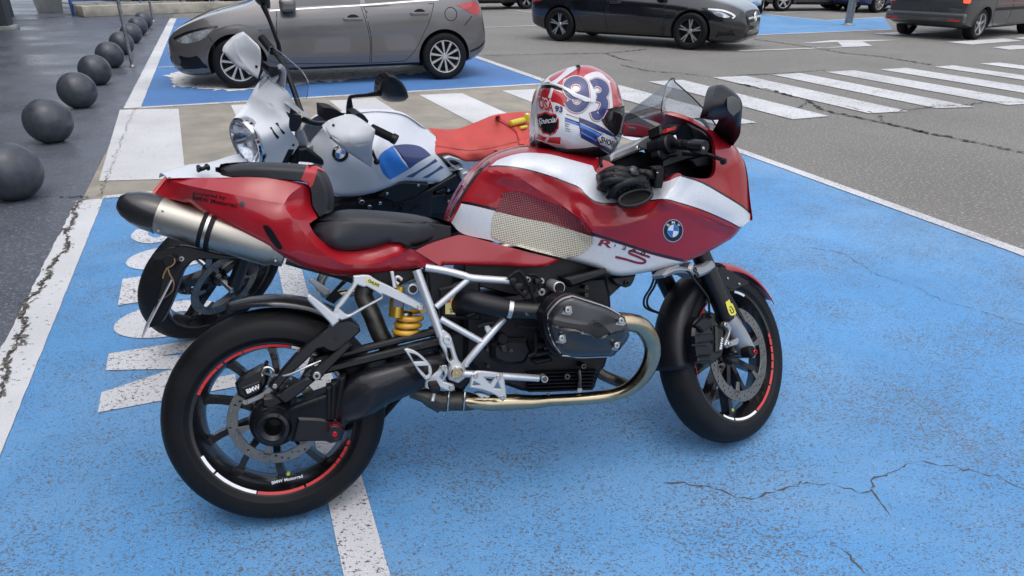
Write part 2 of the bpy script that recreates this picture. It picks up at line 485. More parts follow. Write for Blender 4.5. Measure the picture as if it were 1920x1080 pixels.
M['black'] = simple('black_plastic', (.005, .0056, .0085), .42, bump=.12, bs=500, spec=.33)
M['blackm'] = simple('black_satin_metal', (.004, .0046, .0075), .36, .0, .2, vs=20, spec=.33)
M['engine'] = simple('dark_engine_casting', (.0075, .0083, .0115), .42, .3, bump=.35, bs=300, var=.35, vs=25, spec=.33)
M['rubber'] = simple('tyre_rubber', (.0065, .007, .009), .58, bump=.3, bs=200, var=.3, vs=14, spec=.2)
M['seat'] = simple('black_seat_cover', (.017, .0185, .024), .5, bump=.25, bs=900)
M['alu'] = simple('silver_frame_paint', (.52, .54, .57), .36, .55, .3, .06)
M['alucast'] = simple('cast_aluminium', (.36, .37, .39), .48, .7, var=.1, bump=.1, bs=400)
M['steel'] = simple('stainless_steel', (.5, .49, .47), .22, 1., var=.1, vs=12)
M['bolt'] = simple('zinc_bolt', (.45, .45, .45), .3, 1.)
def _brushed():
    t = NT('brushed_titanium'); nz = t.noise(60, 4., .7, (40, 40, 1.))
    nz2 = t.noise(14, 4., .7, (1, 1, 1))
    t.set(col=t.mix(nz2, (.3, .285, .255), (.42, .4, .365)), rough=t.ramp(nz, [(.3, .36), (.7, .5)]), metal=1.); t.bump(nz, .05, .001); return t.m
M['titan'] = _brushed()
def _header():
    t = NT('heat_tinted_steel'); a = t.noise(7, 3.); b = t.noise(60, 4.)
    t.set(col=t.mix(b, t.ramp(a, [(.3, (.34, .28, .18)), (.5, (.5, .41, .26)), (.7, (.36, .31, .24))]), (.36, .3, .22)), rough=t.ramp(b, [(.3, .16), (.8, .28)]), metal=1.); return t.m
M['header'] = _header()
M['pipe'] = simple('sooty_pipe', (.1, .095, .085), .45, .9, var=.4, vs=18)
M['gold'] = simple('gold_anodised', (.55, .34, .06), .3, .85)
M['spring'] = simple('yellow_spring_paint', (.62, .33, .03), .35, 0, .5)
def _carbon():
    t = NT('carbon_weave'); c = t.coord(); mp = t.n('ShaderNodeMapping'); mp.inputs['Rotation'].default_value = (0, radians(40), 0); t.l(c, mp.inputs[0])
    w = t.n('ShaderNodeTexChecker'); w.inputs['Scale'].default_value = 260; t.l(mp.outputs[0], w.inputs['Vector'])
    t.set(col=t.mix(w.outputs['Fac'], (.006, .006, .008), (.02, .021, .025)), rough=.34, coat=.6, coatr=.06); return t.m
M['carbon'] = _carbon()
M['chrome'] = simple('polished_metal', (.7, .7, .72), .1, 1.)
M['white'] = simple('white_vinyl', (.78, .78, .8), .4)
M['redtape'] = simple('red_vinyl', (.55, .03, .03), .4)
M['yellow'] = simple('yellow_sticker', (.66, .6, .08), .45)
M['paleyel'] = simple('pale_label_yellow', (.66, .56, .22), .5)
M['lime'] = simple('lime_cap', (.5, .6, .05), .5)
M['blue'] = simple('blue_enamel', (.02, .16, .55), .35, 0, .5)
M['navy'] = simple('navy_print', (.02, .03, .13), .35, 0, 1.)
M['sky'] = simple('mid_blue_print', (.03, .15, .55), .35, 0, 1.)
M['hwhite'] = simple('white_lacquer', (.6, .61, .64), .3, 0, 1., .03)
M['hred'] = simple('red_helmet_lacquer', (.42, .012, .018), .3, 0, 1., .05)
M['maroon'] = simple('dark_red_print', (.2, .012, .03), .4)
M['anored'] = simple('red_anodised', (.5, .02, .05), .25, .8)
M['redlens'] = simple('red_lens', (.8, .2, .18), .15, 0, 1.)
M['wire'] = simple('tan_wire', (.2, .11, .05), .5)
M['fabric'] = simple('black_leather', (.0075, .0075, .009), .46, bump=.5, bs=160, var=.3, vs=40, spec=.33)
def _glass(name, col, rough=.02, alpha=None, tint=1.):
    t = NT(name); t.set(col=col, rough=rough, trans=1., ior=1.08); return t.m
def _thin(name, tint, mixf):
    """thin clear plastic sheet: mostly see-through with a mirror-like sheen"""
    m = bpy.data.materials.new(name); m.use_nodes = True; t = m.node_tree; t.nodes.clear()
    o = t.nodes.new('ShaderNodeOutputMaterial'); a = t.nodes.new('ShaderNodeBsdfTransparent'); a.inputs[0].default_value = (*tint, 1)
    g = t.nodes.new('ShaderNodeBsdfGlossy'); g.inputs['Roughness'].default_value = .04; g.inputs[0].default_value = (.9, .93, 1, 1)
    f = t.nodes.new('ShaderNodeLayerWeight'); f.inputs['Blend'].default_value = .5
    pw = t.nodes.new('ShaderNodeMath'); pw.operation = 'POWER'; pw.inputs[1].default_value = 4.; t.links.new(f.outputs['Facing'], pw.inputs[0])
    ad = t.nodes.new('ShaderNodeMath'); ad.operation = 'MULTIPLY_ADD'; ad.inputs[1].default_value = .55; ad.inputs[2].default_value = mixf; ad.use_clamp = True
    x = t.nodes.new('ShaderNodeMixShader'); t.links.new(pw.outputs[0], ad.inputs[0]); t.links.new(ad.outputs[0], x.inputs[0]); t.links.new(a.outputs[0], x.inputs[1]); t.links.new(g.outputs[0], x.inputs[2]); t.links.new(x.outputs[0], o.inputs[0]); return m
M['screen'] = _thin('clear_screen', (.55, .57, .59), .05)
M['screen2'] = _thin('clear_screen_pale', (.78, .8, .82), .13)
M['visor'] = simple('smoked_visor', (.012, .012, .014), .08, 0, 1.)
M['glassdark'] = simple('car_window_glass', (.02, .028, .035), .06, 0, 1., .3, 3)
M['lampglass'] = _thin('lamp_glass', (.93, .94, .96), .12)
M['mirror'] = simple('mirror_glass', (.75, .77, .8), .03, 1.)
def _dots(name, base, dot, pitch=.0066):
    t = NT(name); sx = t.n('ShaderNodeSeparateXYZ'); mp = t.n('ShaderNodeMapping'); mp.inputs['Rotation'].default_value = (0, radians(9), 0); t.l(t.coord(), mp.inputs[0]); t.l(mp.outputs[0], sx.inputs[0])
    a = t.math('SINE', t.math('MULTIPLY', sx.outputs[0], 2*pi/pitch)); b = t.math('SINE', t.math('MULTIPLY', sx.outputs[2], 2*pi/pitch))
    p = t.math('MULTIPLY', t.math('ADD', a, 1.), t.math('MULTIPLY', t.math('ADD', b, 1.), .25))
    t.set(col=t.mix(t.ramp(p, [(.5, 0.), (.65, 1.)]), base, dot), rough=.35, coat=.3); t.bump(p, .5, .003); return t.m
M['gripred'] = _dots('dotted_grip_red', (.13, .014, .02), (.24, .04, .05))
M['gripcream'] = _dots('dotted_grip_cream', (.52, .49, .40), (.2, .185, .14))
# white motorcycle
M['wpaint'] = simple('pale_grey_white_paint', (.56, .59, .64), .48, 0, .25, .03)
M['wplastic'] = simple('matt_white_plastic', (.5, .525, .565), .55, 0, .0, .04)
M['redseat'] = simple('red_seat_cover', (.46, .05, .04), .55, bump=.2, bs=700)
M['reflector'] = simple('headlamp_reflector', (.55, .58, .62), .12, 1., var=.4, vs=60)

# ---------------------------------------------------------------- ground materials
def asphalt(name, dark, light, wet=0., grain=190., bs=.5):
    t = NT(name); a = t.noise(.7, 5.); g = t.noise(grain, 3., .7); g2 = t.noise(grain*.33, 2.); v = t.n('ShaderNodeTexVoronoi'); v.inputs['Scale'].default_value = grain*.8; t.l(t.coord(), v.inputs['Vector'])
    base = t.mix(t.ramp(a, [(.3, 0.), (.7, 1.)]), dark, light)
    base = t.mix(t.ramp(g, [(.42, .75), (.6, 0.)]), base, tuple(c*.38 for c in dark))
    base = t.mix(t.ramp(g2, [(.56, 0.), (.66, .55)]), base, tuple(min(1, c*1.8) for c in light))
    t.set(col=base, rough=t.ramp(a, [(.35, .85-.5*wet), (.65, .9-.25*wet)]), spec=.4)
    t.bump(t.math('ADD', g, t.math('MULTIPLY', v.outputs['Distance'], .6)), bs, .006); return t.m
def roadpaint(name, col, under, wear=.6, speck=(55., .0), edge=0., vscale=.8, dark=.55, rough=.7, grit=1., fade=None):
    """worn paint on asphalt: flakes and pits show the stone below"""
    t = NT(name); a = t.noise(vscale, 5.); p = t.noise(speck[0], 5., .68, (1, 1.5, 1)); p2 = t.noise(speck[0]*.32, 5., .72); f = t.noise(260, 2.); area = t.noise(2.1, 4.)
    c = t.mix(t.ramp(a, [(.3, 0.), (.7, 1.)]), tuple(x*.82 for x in col), tuple(min(1, x*1.16) for x in col))
    c = t.mix(t.ramp(f, [(.35, .35*grit), (.6, 0.)]), c, tuple(x*.45 for x in col))
    if fade:
        c = t.mix(t.ramp(t.noise(.55, 6., .7, None, .6), [(.42, 0.), (.72, .55)]), c, fade)
        c = t.mix(t.ramp(t.noise(46, 4., .75), [(.66, 0.), (.72, .6)]), c, tuple(min(1, x*1.5+.06) for x in fade))
    thr = t.math('ADD', t.math('MULTIPLY', area, .22), p)
    m1 = t.ramp(thr, [(.815-wear*.15, 0.), (.845-wear*.15, 1.)])
    thr2 = t.math('ADD', t.math('MULTIPLY', area, .15), p2)
    m2 = t.ramp(thr2, [(.87-wear*.16, 0.), (.9-wear*.16, 1.)])
    m = t.math('MAXIMUM', m1, m2)
    c = t.mix(m, c, t.mix(f, tuple(x*dark for x in under), under))
    t.set(col=c, rough=t.ramp(a, [(.3, rough-.08), (.7, rough+.08)]), spec=.45)
    h = t.math('SUBTRACT', t.math('MULTIPLY', f, .5), t.math('MULTIPLY', m, .9))
    t.bump(h, .55, .004); return t.m
ASPH = (.155, .15, .142)
M['asphalt'] = asphalt('aged_asphalt', (.205, .198, .184), (.27, .262, .245), 0., 150., .8)
M['pavement'] = asphalt('wet_dark_pavement', (.1, .111, .136), (.142, .156, .188), 1.25, 160, .18)
M['concrete'] = simple('beige_concrete', (.27, .25, .21), .8, 0, 0, .22, 3, bump=.4, bs=120)
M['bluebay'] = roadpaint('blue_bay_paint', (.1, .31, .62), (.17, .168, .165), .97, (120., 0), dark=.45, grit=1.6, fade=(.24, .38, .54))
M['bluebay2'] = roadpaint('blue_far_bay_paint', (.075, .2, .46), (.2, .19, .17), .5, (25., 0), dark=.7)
M['linewhite'] = roadpaint('worn_white_line', (.6, .61, .64), (.15, .14, .13), .85, (75., 0), dark=.35)
M['linewhite2'] = roadpaint('white_road_marking', (.58, .585, .6), (.17, .165, .155), .85, (35., 0), dark=.6)
M['crosswhite'] = roadpaint('white_crossing_paint', (.6, .605, .62), (.2, .19, .17), .42, (35., 0), dark=.6)
M['kerbwhite'] = roadpaint('crumbling_white_kerb_paint', (.62, .63, .65), (.15, .14, .12), .5, (30., 0), dark=.4)
M['crack'] = simple('dark_crack', (.035, .033, .031), .95)
M['crack2'] = simple('grey_crack', (.075, .07, .065), .95)
M['rubble'] = simple('grey_brown_rubble', (.14, .13, .105), .95)
M['worn'] = roadpaint('worn_grey_patch', (.7, .7, .71), (.07, .07, .08), .8, (9., 0), dark=.3)

# ---------------------------------------------------------------- ground
A_ = np.array([cos(radians(112.42)), sin(radians(112.42))]); B_ = np.array([cos(radians(21.4)), sin(radians(21.4))])
def G(px, py): return np.array(gnd(px, py))
def sheet(name, poly, z, mat, sub=None):
    V, Fc = cdt([np.array(p, float) for p in poly], (), (), sub or 0)
    Fc = [tuple(f) if np.cross(V[f[1]]-V[f[0]], V[f[2]]-V[f[0]]) > 0 else tuple(f[::-1]) for f in Fc]
    return tag(mk(name, [(v[0], v[1], z) for v in V], Fc, mat, None, False), kind='structure')
sheet('ground', [(-400, -400), (400, -400), (400, 400), (-400, 400)], 0., M['asphalt'])
KL = G(189, 384); RB0, RB1 = G(1660, 383), G(1920, 477)
def isect(p, d, q, e):
    t = np.linalg.solve(np.array([d, -e]).T, q-p); return p+d*t[0]
RD = (RB0-RB1)/np.linalg.norm(RB0-RB1)
FL = G(192, 374); FRr = isect(FL, B_, RB0, RD)
near = FL-A_*8; nearR = isect(near, B_, RB0, RD)
Zs = .004
sheet('blue_parking_bay', [near, nearR, FRr, FL], Zs, M['bluebay'])
# dark pavement left of the kerb line
KE = FL+A_*30
sheet('pavement', [FL-A_*12-B_*.13, FL+A_*60-B_*.13, FL+A_*60-B_*60, FL-A_*12-B_*60], Zs, M['pavement'])
# beige crossing strip between the two bays
DL = G(262, 203); DR = G(1000, 159)
DRr = isect(DL, (DR-DL)/np.linalg.norm(DR-DL), RB0, RD)
sheet('concrete_crossing', [FL-B_*.128, FRr, DRr, DL-B_*.128], Zs, M['concrete'])
# far blue bay
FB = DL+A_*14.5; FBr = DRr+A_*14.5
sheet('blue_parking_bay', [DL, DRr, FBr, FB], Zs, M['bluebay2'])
def line(name, a, b, w, z=2*Zs, mat='linewhite', jag=.0):
    a, b = np.array(a), np.array(b); t = (b-a)/np.linalg.norm(b-a); n_ = np.array([-t[1], t[0]])*w/2
    if not jag: return sheet(name, [a+n_, a-n_, b-n_, b+n_], z, M[mat])
    L = np.linalg.norm(b-a); k = int(L/.05); P1 = []; P2 = []
    for i in range(k+1):
        p = a+t*L*i/k; P1.append(p+n_*(1+random.uniform(-jag, jag*.3))); P2.append(p-n_*(1+random.uniform(-jag*.2, jag*.2)))
    return sheet(name, P1+P2[::-1], z, M[mat])
line('kerb_line', FL-A_*8-B_*.075, FL-B_*.075, .17, mat='kerbwhite', jag=.1)
line('kerb_line', DL-B_*.08, FB-B_*.08, .18, mat='kerbwhite', jag=.1)
line('bay_line', FL+A_*.03, FRr+A_*.03, .07, 2*Zs)
line('bay_line', DL, DRr, .09, 2*Zs, 'linewhite2')
line('bay_line', RB1-RD*5, FRr, .1, 2.2*Zs, jag=.06)
line('bay_line', DRr, FBr, .12, 2.2*Zs, 'linewhite2')
dvA, dvB = (G(648, 1080)+G(728, 1080))/2, (G(518, 500)+G(566, 500))/2
dd = (dvB-dvA)/np.linalg.norm(dvB-dvA)
line('bay_divider_line', dvA-dd*2, isect(dvA, dd, FL, B_), .118, 2*Zs)
for px, py in ((297, 127), (313, 83), (325, 52)):
    p = G(px, py); line('bay_divider_line', p, p+B_*4.6, .07, 2*Zs, 'linewhite2')
# worn patch below the parked hatchback
_wp = crs([G(*p) for p in ((318, 138), (420, 126), (600, 112), (800, 106), (845, 122), (800, 136), (700, 146), (600, 156), (520, 164), (420, 170), (340, 162))], 14, True)
sheet('worn_patch', [p+np.random.randn(2)*np.array((.05, .07)) for p in _wp], 2*Zs, M['worn'])
# MOTOS lettering, read from the near side
def ground_text(body, origin, ex, ey, width, height, z, mat):
    V, T = glyphs(body, .03); W = V[:, 0].max(); ch = .70
    P = [np.array(origin)+ex*(v[0]/W*width)+ey*(v[1]/ch*height) for v in V]
    return tag(mk('bay_lettering', [(p[0], p[1], z) for p in P], T, mat, None, False), kind='structure')
# letters M O T O S: tops towards the kerb, each placed from its photo corners
def letter(poly, holes=(), z=2*Zs):
    V, Fc = cdt(poly, holes, (), 0)
    Fc = [tuple(f) if np.cross(V[f[1]]-V[f[0]], V[f[2]]-V[f[0]]) > 0 else tuple(f[::-1]) for f in Fc]
    tag(mk('bay_lettering', [(v[0], v[1], z) for v in V], Fc, M['linewhite'], None, False), kind='structure')
def CRG(x, y): return G(160+x/2.5725, 380+y/2.5714)
t0 = CRG(62, 1020); t1 = CRG(115, 735)          # top-left corners of the M (near, far)
la = (t1-t0); lw = np.linalg.norm(la); la = la/lw   # reading direction
lb = B_                                          # from letter tops down to the baseline
LH = np.linalg.norm(CRG(690, 850)-CRG(75, 905))*1.02
def LT(u, v): return t0+la*u+lb*v                # u along the word, v from the tops downwards
sw = lw*.27
letter([LT(0, 0), LT(0, LH), LT(sw*.8, LH), LT(sw*.8, LH*.42), LT(lw*.42, LH), LT(lw*.58, LH), LT(lw-sw*.8, LH*.42), LT(lw-sw*.8, LH), LT(lw, LH), LT(lw, 0), LT(lw-sw*1.15, 0), LT(lw*.5, LH*.52), LT(sw*1.15, 0)])
def oval(u0, w_): 
    o = [LT(u0+w_/2+w_/2*cos(a), LH/2+LH/2*sin(a)) for a in [2*pi*i/40 for i in range(40)]]
    h = [LT(u0+w_/2+w_*.17*cos(a), LH/2+LH*.22*sin(a)) for a in [2*pi*i/30 for i in range(30)]]; letter(o, [h])
gap = lw*.16
uO = lw+gap; wO = lw*.80; oval(uO, wO)
uT = uO+wO+gap*.75; wT = lw*.72
letter([LT(uT, 0), LT(uT, LH*.2), LT(uT+wT*.33, LH*.2), LT(uT+wT*.33, LH), LT(uT+wT*.67, LH), LT(uT+wT*.67, LH*.2), LT(uT+wT, LH*.2), LT(uT+wT, 0)])
uO2 = uT+wT+gap*.75; oval(uO2, wO)
uS = uO2+wO+gap
sarc = crs([(uS+lw*.62, LH*.14), (uS+lw*.36, LH*.1), (uS+lw*.12, LH*.24), (uS+lw*.2, LH*.43), (uS+lw*.48, LH*.56), (uS+lw*.58, LH*.76), (uS+lw*.36, LH*.9), (uS+lw*.08, LH*.86)], 6)
letter([LT(*p) for p in strip(sarc, lw*.2)])
# crossing blocks on the concrete strip
k1 = [G(225, 207), G(335, 205), G(296, 333), G(186, 341)]
dn = k1[3]-k1[0]; 
tops = [(225, 207, 335, 205), (433, 198, 530, 194), (618, 190, 704, 184.5), (786, 179, 866, 175.7), (941, 171, 1016, 167.5)]
for a, b, c, d in tops:
    p, q = G(a, b), G(c, d); sheet('crossing_stripe', [p, p+dn, q+dn, q], 2*Zs, M['crosswhite'])
cs = [[(1085, 165), (1160, 160), (1419, 231), (1350, 237)], [(1215.6, 153.7), (1279.7, 150.6), (1555, 219), (1485, 225)], [(1336, 146), (1398, 143), (1703, 209.7), (1629, 213.6)],
      [(1448, 141), (1500.5, 137.8), (1829, 202), (1755, 204)], [(1549, 135.8), (1601.6, 132.7), (1955, 194), (1889, 198)]]
cs = [[G(*p) for p in s] for s in cs]; v1, v2 = cs[3][3]-cs[3][0], cs[3][2]-cs[3][1]
for a, b, c, d in ((1650, 131, 1699, 128), (1751, 126, 1788, 123.4), (1837, 120, 1874, 118), (1916, 116, 1950, 114)):
    p, q = G(a, b), G(c, d); cs.append([p, q, q+v2, p+v1])
for s in cs: sheet('crossing_stripe', s, 2*Zs, M['linewhite2'])
sheet('road_arrow', [G(*p) for p in ((1499, 82), (1560, 76), (1687, 75.3), (1617, 78.5), (1635.6, 86.7), (1535, 91.3), (1579, 87.5), (1570.6, 79.4))], 2*Zs, M['linewhite2'])
line('road_line', G(1385, 96), G(1540, 90.5), .13, 2*Zs, 'linewhite2')
for q in (((1776, 79.4), (1882, 72.6), (1917, 77), (1822, 84)), ((1860, 89.4), (1901, 85.6), (1990, 88), (1893, 94)), ((1638, 63.6), (1678, 61), (1779, 60), (1687, 66.5)), ((1900, 72), (1960, 66), (1990, 70), (1935, 76))):
    sheet('road_marking', [G(*p) for p in q], 2*Zs, M['linewhite2'])
bb = [G(*p) for p in ((1416, 66.4), (1673.6, 55.5), (1657, 32.5), (1549, 38.7), (1427, 26.5))]; bd = G(1427, 26.5)+(G(1416, 66.4)-G(1673.6, 55.5))*.55
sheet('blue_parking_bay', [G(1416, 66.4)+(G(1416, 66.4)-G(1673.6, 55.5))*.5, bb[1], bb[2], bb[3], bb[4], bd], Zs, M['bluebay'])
line('bay_line', G(1300, 71), bb[1], .1, 2*Zs, 'linewhite2'); line('bay_line', bb[4], bb[3], .1, 2*Zs, 'linewhite2'); line('bay_line', bb[3], bb[2], .1, 2*Zs, 'linewhite2')
line('bay_line', G(1430, 26), G(1640, 16), .1, 2*Zs, 'linewhite2'); line('bay_line', G(900, 12), G(1005, 24), .1, 2*Zs, 'linewhite2'); line('bay_line', G(900, 52), G(1010, 48), .1, 2*Zs, 'linewhite2')
# cracks
def crack(pts, w=.012, z=2.6*Zs, jit=.02, branch=.0):
    W = [G(*p) for p in pts]; L = []
    for a, b in zip(W[:-1], W[1:]):
        d = np.linalg.norm(b-a); k = max(2, int(d/.018))
        for i in range(k): L.append(a+(b-a)*i/k+np.random.randn(2)*(.0055 if z < 2*Zs else .012)+jit*.6*np.array([sin(37*(a[0]+i*.018)), cos(29*(a[1]+i*.018))]))
    L.append(W[-1]); a1 = []; b1 = []
    for i, p in enumerate(L):
        t = L[min(i+1, len(L)-1)]-L[max(i-1, 0)]; t = t/max(np.linalg.norm(t), 1e-6); n_ = np.array([-t[1], t[0]])
        ww = w*random.choice((.12, .3, .6, 1., 1.3))*(.3 if i in (0, len(L)-1) else 1); a1.append(p+n_*ww/2); b1.append(p-n_*ww/2)
    k = len(L); V = [(p[0], p[1], z) for p in a1+b1]
    return tag(mk('pavement_crack', V, [(i, k+i, k+i+1, i+1) for i in range(k-1)], M['crack2' if z < 2*Zs else 'crack'], None, False), kind='structure')
def c4(*p): return [(1200+x/1.6875, 440+y/1.6875) for x, y in p]
def c3(*p): return [(1380+x/2.572, 60+y/2.572) for x, y in p]
def c2(*p): return [(900+x/3.2, 60+y/3.2) for x, y in p]
crack(c4((80, 785), (130, 790), (180, 800), (240, 805), (300, 835), (350, 835), (470, 805), (510, 788), (600, 795), (690, 815), (738, 812)), .006, jit=.006, z=1.3*Zs)
crack(c4((738, 812), (745, 775), (790, 755), (840, 735), (880, 720), (1000, 738), (1130, 765), (1215, 808)), .006, jit=.006, z=1.3*Zs)
crack(c4((738, 812), (760, 850), (790, 892)), .006, jit=.005, z=1.3*Zs); crack(c4((640, 1000), (665, 1030), (720, 1080)), .005, jit=.005, z=1.3*Zs)
crack(c4((530, 40), (650, 65), (740, 125), (870, 170), (960, 210), (1080, 245), (1215, 292)), .005, jit=.01, z=1.3*Zs)
crack(c3((80, 35), (300, 65), (420, 85), (520, 103), (700, 120), (850, 145), (940, 160)), .047); crack(c3((0, 250), (180, 285), (350, 335), (420, 380), (540, 405), (710, 440), (800, 460), (920, 490), (1050, 515), (1200, 545), (1389, 585)), .040)
crack(c3((780, 385), (950, 362), (1110, 355), (1200, 340), (1389, 342)), .027); crack(c3((350, 335), (330, 350), (300, 370)), .020); crack(c3((0, 210), (175, 205), (430, 185)), .023); crack(c3((710, 440), (690, 400), (530, 360)), .015)
crack(c2((20, 145), (400, 135), (750, 130), (1000, 105)), .037); crack(c2((750, 130), (850, 165), (940, 180)), .030); crack(c2((850, 200), (1000, 235), (1200, 250), (1380, 270)), .030); crack(c2((1500, 270), (1600, 260), (1800, 250)), .023)
_p = [FL-B_*.03, DL-B_*.03]; crack_w = None
crack([(187, 372), (215, 300), (240, 235), (254, 203)], .005, z=2.6*Zs, jit=.0)
crack([(70, 372), (120, 371), (166, 372)], .016); crack([(90, 57), (160, 54), (228, 50)], .03)
crack([(300, 800), (360, 770), (420, 745)], .008, jit=.008); crack([(330, 905), (360, 898), (392, 885)], .007, jit=.006)
chips = MB()     # crumbled edge of the kerb paint
def kerb_off(u): return .112+.022*sin(u*4.3+.5)+.014*sin(u*11.7)+.008*sin(u*31)
for k in range(620):
    u = random.uniform(-.05, 4.8); p = FL-A_*u-B_*(kerb_off(u)+random.gauss(0, .011)); sz = random.choice((.003, .004, .006, .009, .013)); th = random.uniform(0, pi); ca, sa = cos(th), sin(th)
    q = []
    for a in [2*pi*i/8 for i in range(8)]:
        x, y = sz*random.uniform(.7, 2.6)*cos(a), sz*random.uniform(.4, 1.)*sin(a); q.append(p+A_*(x*ca-y*sa)+B_*(x*sa+y*ca)*.7)
    chips.add([(v[0], v[1], 2.25*Zs+.000012*k) for v in q], [tuple(range(8))], k % 2)
us = np.arange(-.02, 4.8, .02); pa = [FL-A_*u-B_*(kerb_off(u)+random.gauss(0, .004)) for u in us]; ww = [random.choice((.002, .004, .008, .012)) for u in us]
chips.add([(p[0]+B_[0]*w, p[1]+B_[1]*w, 2.2*Zs) for p, w in zip(pa, ww)]+[(p[0]-B_[0]*w, p[1]-B_[1]*w, 2.2*Zs) for p, w in zip(pa, ww)], [(i, len(us)+i, len(us)+i+1, i+1) for i in range(len(us)-1)], 0)
tag(chips.mk('kerb_chips', [M['crack2'], M['rubble']], None, False), 'crumbled dark chips along the white kerb line', 'chips', kind='stuff')
# ---------------------------------------------------------------- sphere bollards
M['bollard'] = simple('dark_concrete_ball', (.046, .053, .068), .36, bump=.35, bs=60, var=.35, vs=12)
bm_ = bmesh.new(); bmesh.ops.create_uvsphere(bm_, u_segments=40, v_segments=24, radius=.2)
for v in bm_.verts:
    if v.co.z < -.18: v.co.z = -.187
    v.co *= 1+.004*sin(v.co.x*31)*cos(v.co.y*27+v.co.z*19)
me_b = bpy.data.meshes.new('ball'); bm_.to_mesh(me_b); bm_.free(); me_b.materials.append(M['bollard'])
for p in me_b.polygons: p.use_smooth = True
bl_px = [(28, 375), (97, 268), (150, 203), (182, 160), (209, 128), (231, 103), (248, 82)]
pos = [np.array(gnd(*p)) for p in bl_px]; st = (pos[-1]-pos[1])/5
pos = pos+[pos[-1]+st*1.02, pos[-1]+st*2.04]+[pos[0]-st*1.0]
words = ['cut off by the left edge of the photo', 'second from the photo\'s left edge', 'third from the photo\'s left edge', 'fourth from the photo\'s left edge', 'partly behind the base of the thin metal pole', 'just beyond the thin metal pole', 'third of those beyond the thin metal pole', 'next to last towards the low concrete kerb', 'farthest, in front of the low concrete kerb', '']
for i, p in enumerate(pos[:9]):
    o = bpy.data.objects.new('ball_bollard', me_b); COL.objects.link(o); d = .228
    o.location = (p[0], p[1]+.035, .187+.004); o.rotation_euler = (0, 0, random.uniform(0, 6))
    tag(o, 'dark grey concrete ball bollard, '+words[i], 'bollard', 'ball bollards along the pavement edge')
# thin pole among the bollards
def pole(name, px, py, h, r, lean, label, cat, mat, collar=True):
    x, y = gnd(px, py); e = empty(name, label, cat, Matrix.Translation((x, y, 0)))
    tube('post', [(0, 0, 0), (lean[0]*h, lean[1]*h, h)], r, mat, e, 14)
    V, Fc = lathe_geo([(0, .0), (r*1.9, .0), (r*1.9, .012), (r*1.2, .02), (r*1.05, .05)], 16); mk('base_plate', [(v[0], v[2], v[1]+Zs) for v in V], [f[::-1] for f in Fc], mat, e)
    if collar: tube('sleeve', [(lean[0]*1.05, lean[1]*1.05, 1.05), (lean[0]*1.27, lean[1]*1.27, 1.27)], r*1.25, M['white'], e, 14)
    return e
M['galv'] = simple('galvanised_steel', (.25, .26, .27), .45, .7, var=.3, vs=14)
pole('metal_pole', 249, 126, 3.2, .026, (.0, .0), 'thin grey metal pole rising among the ball bollards', 'pole', M['galv'])
pole('metal_pole', 288, 41, 2.6, .03, (0, 0), 'far thin pole beside the last ball bollard', 'pole', M['galv'], False)
lp = pole('lamp_post', 1590, 47, 7., .1, (0, 0), 'thick galvanised lamp post standing on the far blue bay', 'lamp post', M['galv'], False)
V, Fc = rbox_geo((.1, -.04, .75), (.05, .12, .3), .01); mk('hatch', V, Fc, M['galv'], lp)
# background on the left: low kerb slab, trolley bay, planter, column
M['oldconc'] = simple('stained_concrete', (.36, .34, .29), .85, 0, 0, .4, 2.5, bump=.5, bs=60)
M['stone'] = simple('pale_stone', (.3, .31, .3), .7, 0, 0, .25, 4, bump=.3, bs=80)
k0, k1_ = G(158, 33), G(345, 25); kd = (k1_-k0)/np.linalg.norm(k1_-k0); kn = np.array([-kd[1], kd[0]])
def slab(name, p, q, depth, h, mat, label, cat, bev=.02):
    p, q = np.array(p), np.array(q); L = np.linalg.norm(q-p); d = (q-p)/L; n_ = np.array([-d[1], d[0]]); c = (p+q)/2+n_*depth/2
    o = rbox(name, (0, 0, h/2), (L, depth, h), mat, None, bev); o.location = (c[0], c[1], Zs); o.rotation_euler = (0, 0, atan2(d[1], d[0])); return tag(o, label, cat)
slab('kerb_slab', k0, k0+kd*9.5, .9, .3, M['oldconc'], 'low mossy concrete kerb block behind the farthest ball bollards', 'kerb')
# blue trolley shelter rail and boards on the slab
tb = empty('trolley_shelter', 'blue painted trolley shelter standing on the low concrete kerb', 'shelter', Matrix.Translation((k0[0]+kd[0]*.6+kn[0]*1.0, k0[1]+kd[1]*.6+kn[1]*1.0, 0)) @ Matrix.Rotation(atan2(kd[1], kd[0]), 4, 'Z'))
M['bluesteel'] = simple('blue_painted_steel', (.03, .1, .32), .4, 0, .3)
for i in range(6): tube('post', [(i*2.0-.6, .1, 0), (i*2.0-.6, .1, 2.2)], .045, M['bluesteel'], tb)
for z in (.42, .75, 1.1): tube('rail', [(-.6, .1, z), (9.4, .1, z)], .03, M['bluesteel'], tb)
rbox('panel', (4.4, .16, 1.15), (10., .03, .95), M['bluesteel'], tb, .005)
for i in range(16): rbox('deck_board', (i*.62-.3, .5, .32), (.56, 1.6, .035), M['stone'], tb, .005)
pl = G(84, 24); pe = empty('planter', 'pale round stone planter pot at the far left', 'planter', Matrix.Translation((pl[0], pl[1]+.3, 0)))
V, Fc = lathe_geo([(0, 0), (.34, 0), (.36, .05), (.42, .5), (.5, .95), (.56, 1.0), (.56, 1.08), (.47, 1.08), (.45, .95), (0, .95)], 36); mk('pot', [(v[0], v[2], v[1]+Zs) for v in V], [f[::-1] for f in Fc], M['stone'], pe, True, None, 40)
bx_ = G(104, 17); o = rbox('white_cabinet', (0, 0, .75), (1.15, .5, 1.3), M['white'], None, .02); o.location = (bx_[0], bx_[1]+.6, Zs); tag(o, 'white box cabinet beside the pale planter pot', 'cabinet'); 
for s in (-1, 1): rbox('foot', (s*.42, 0, .05), (.1, .4, .1), M['black'], o, .005)
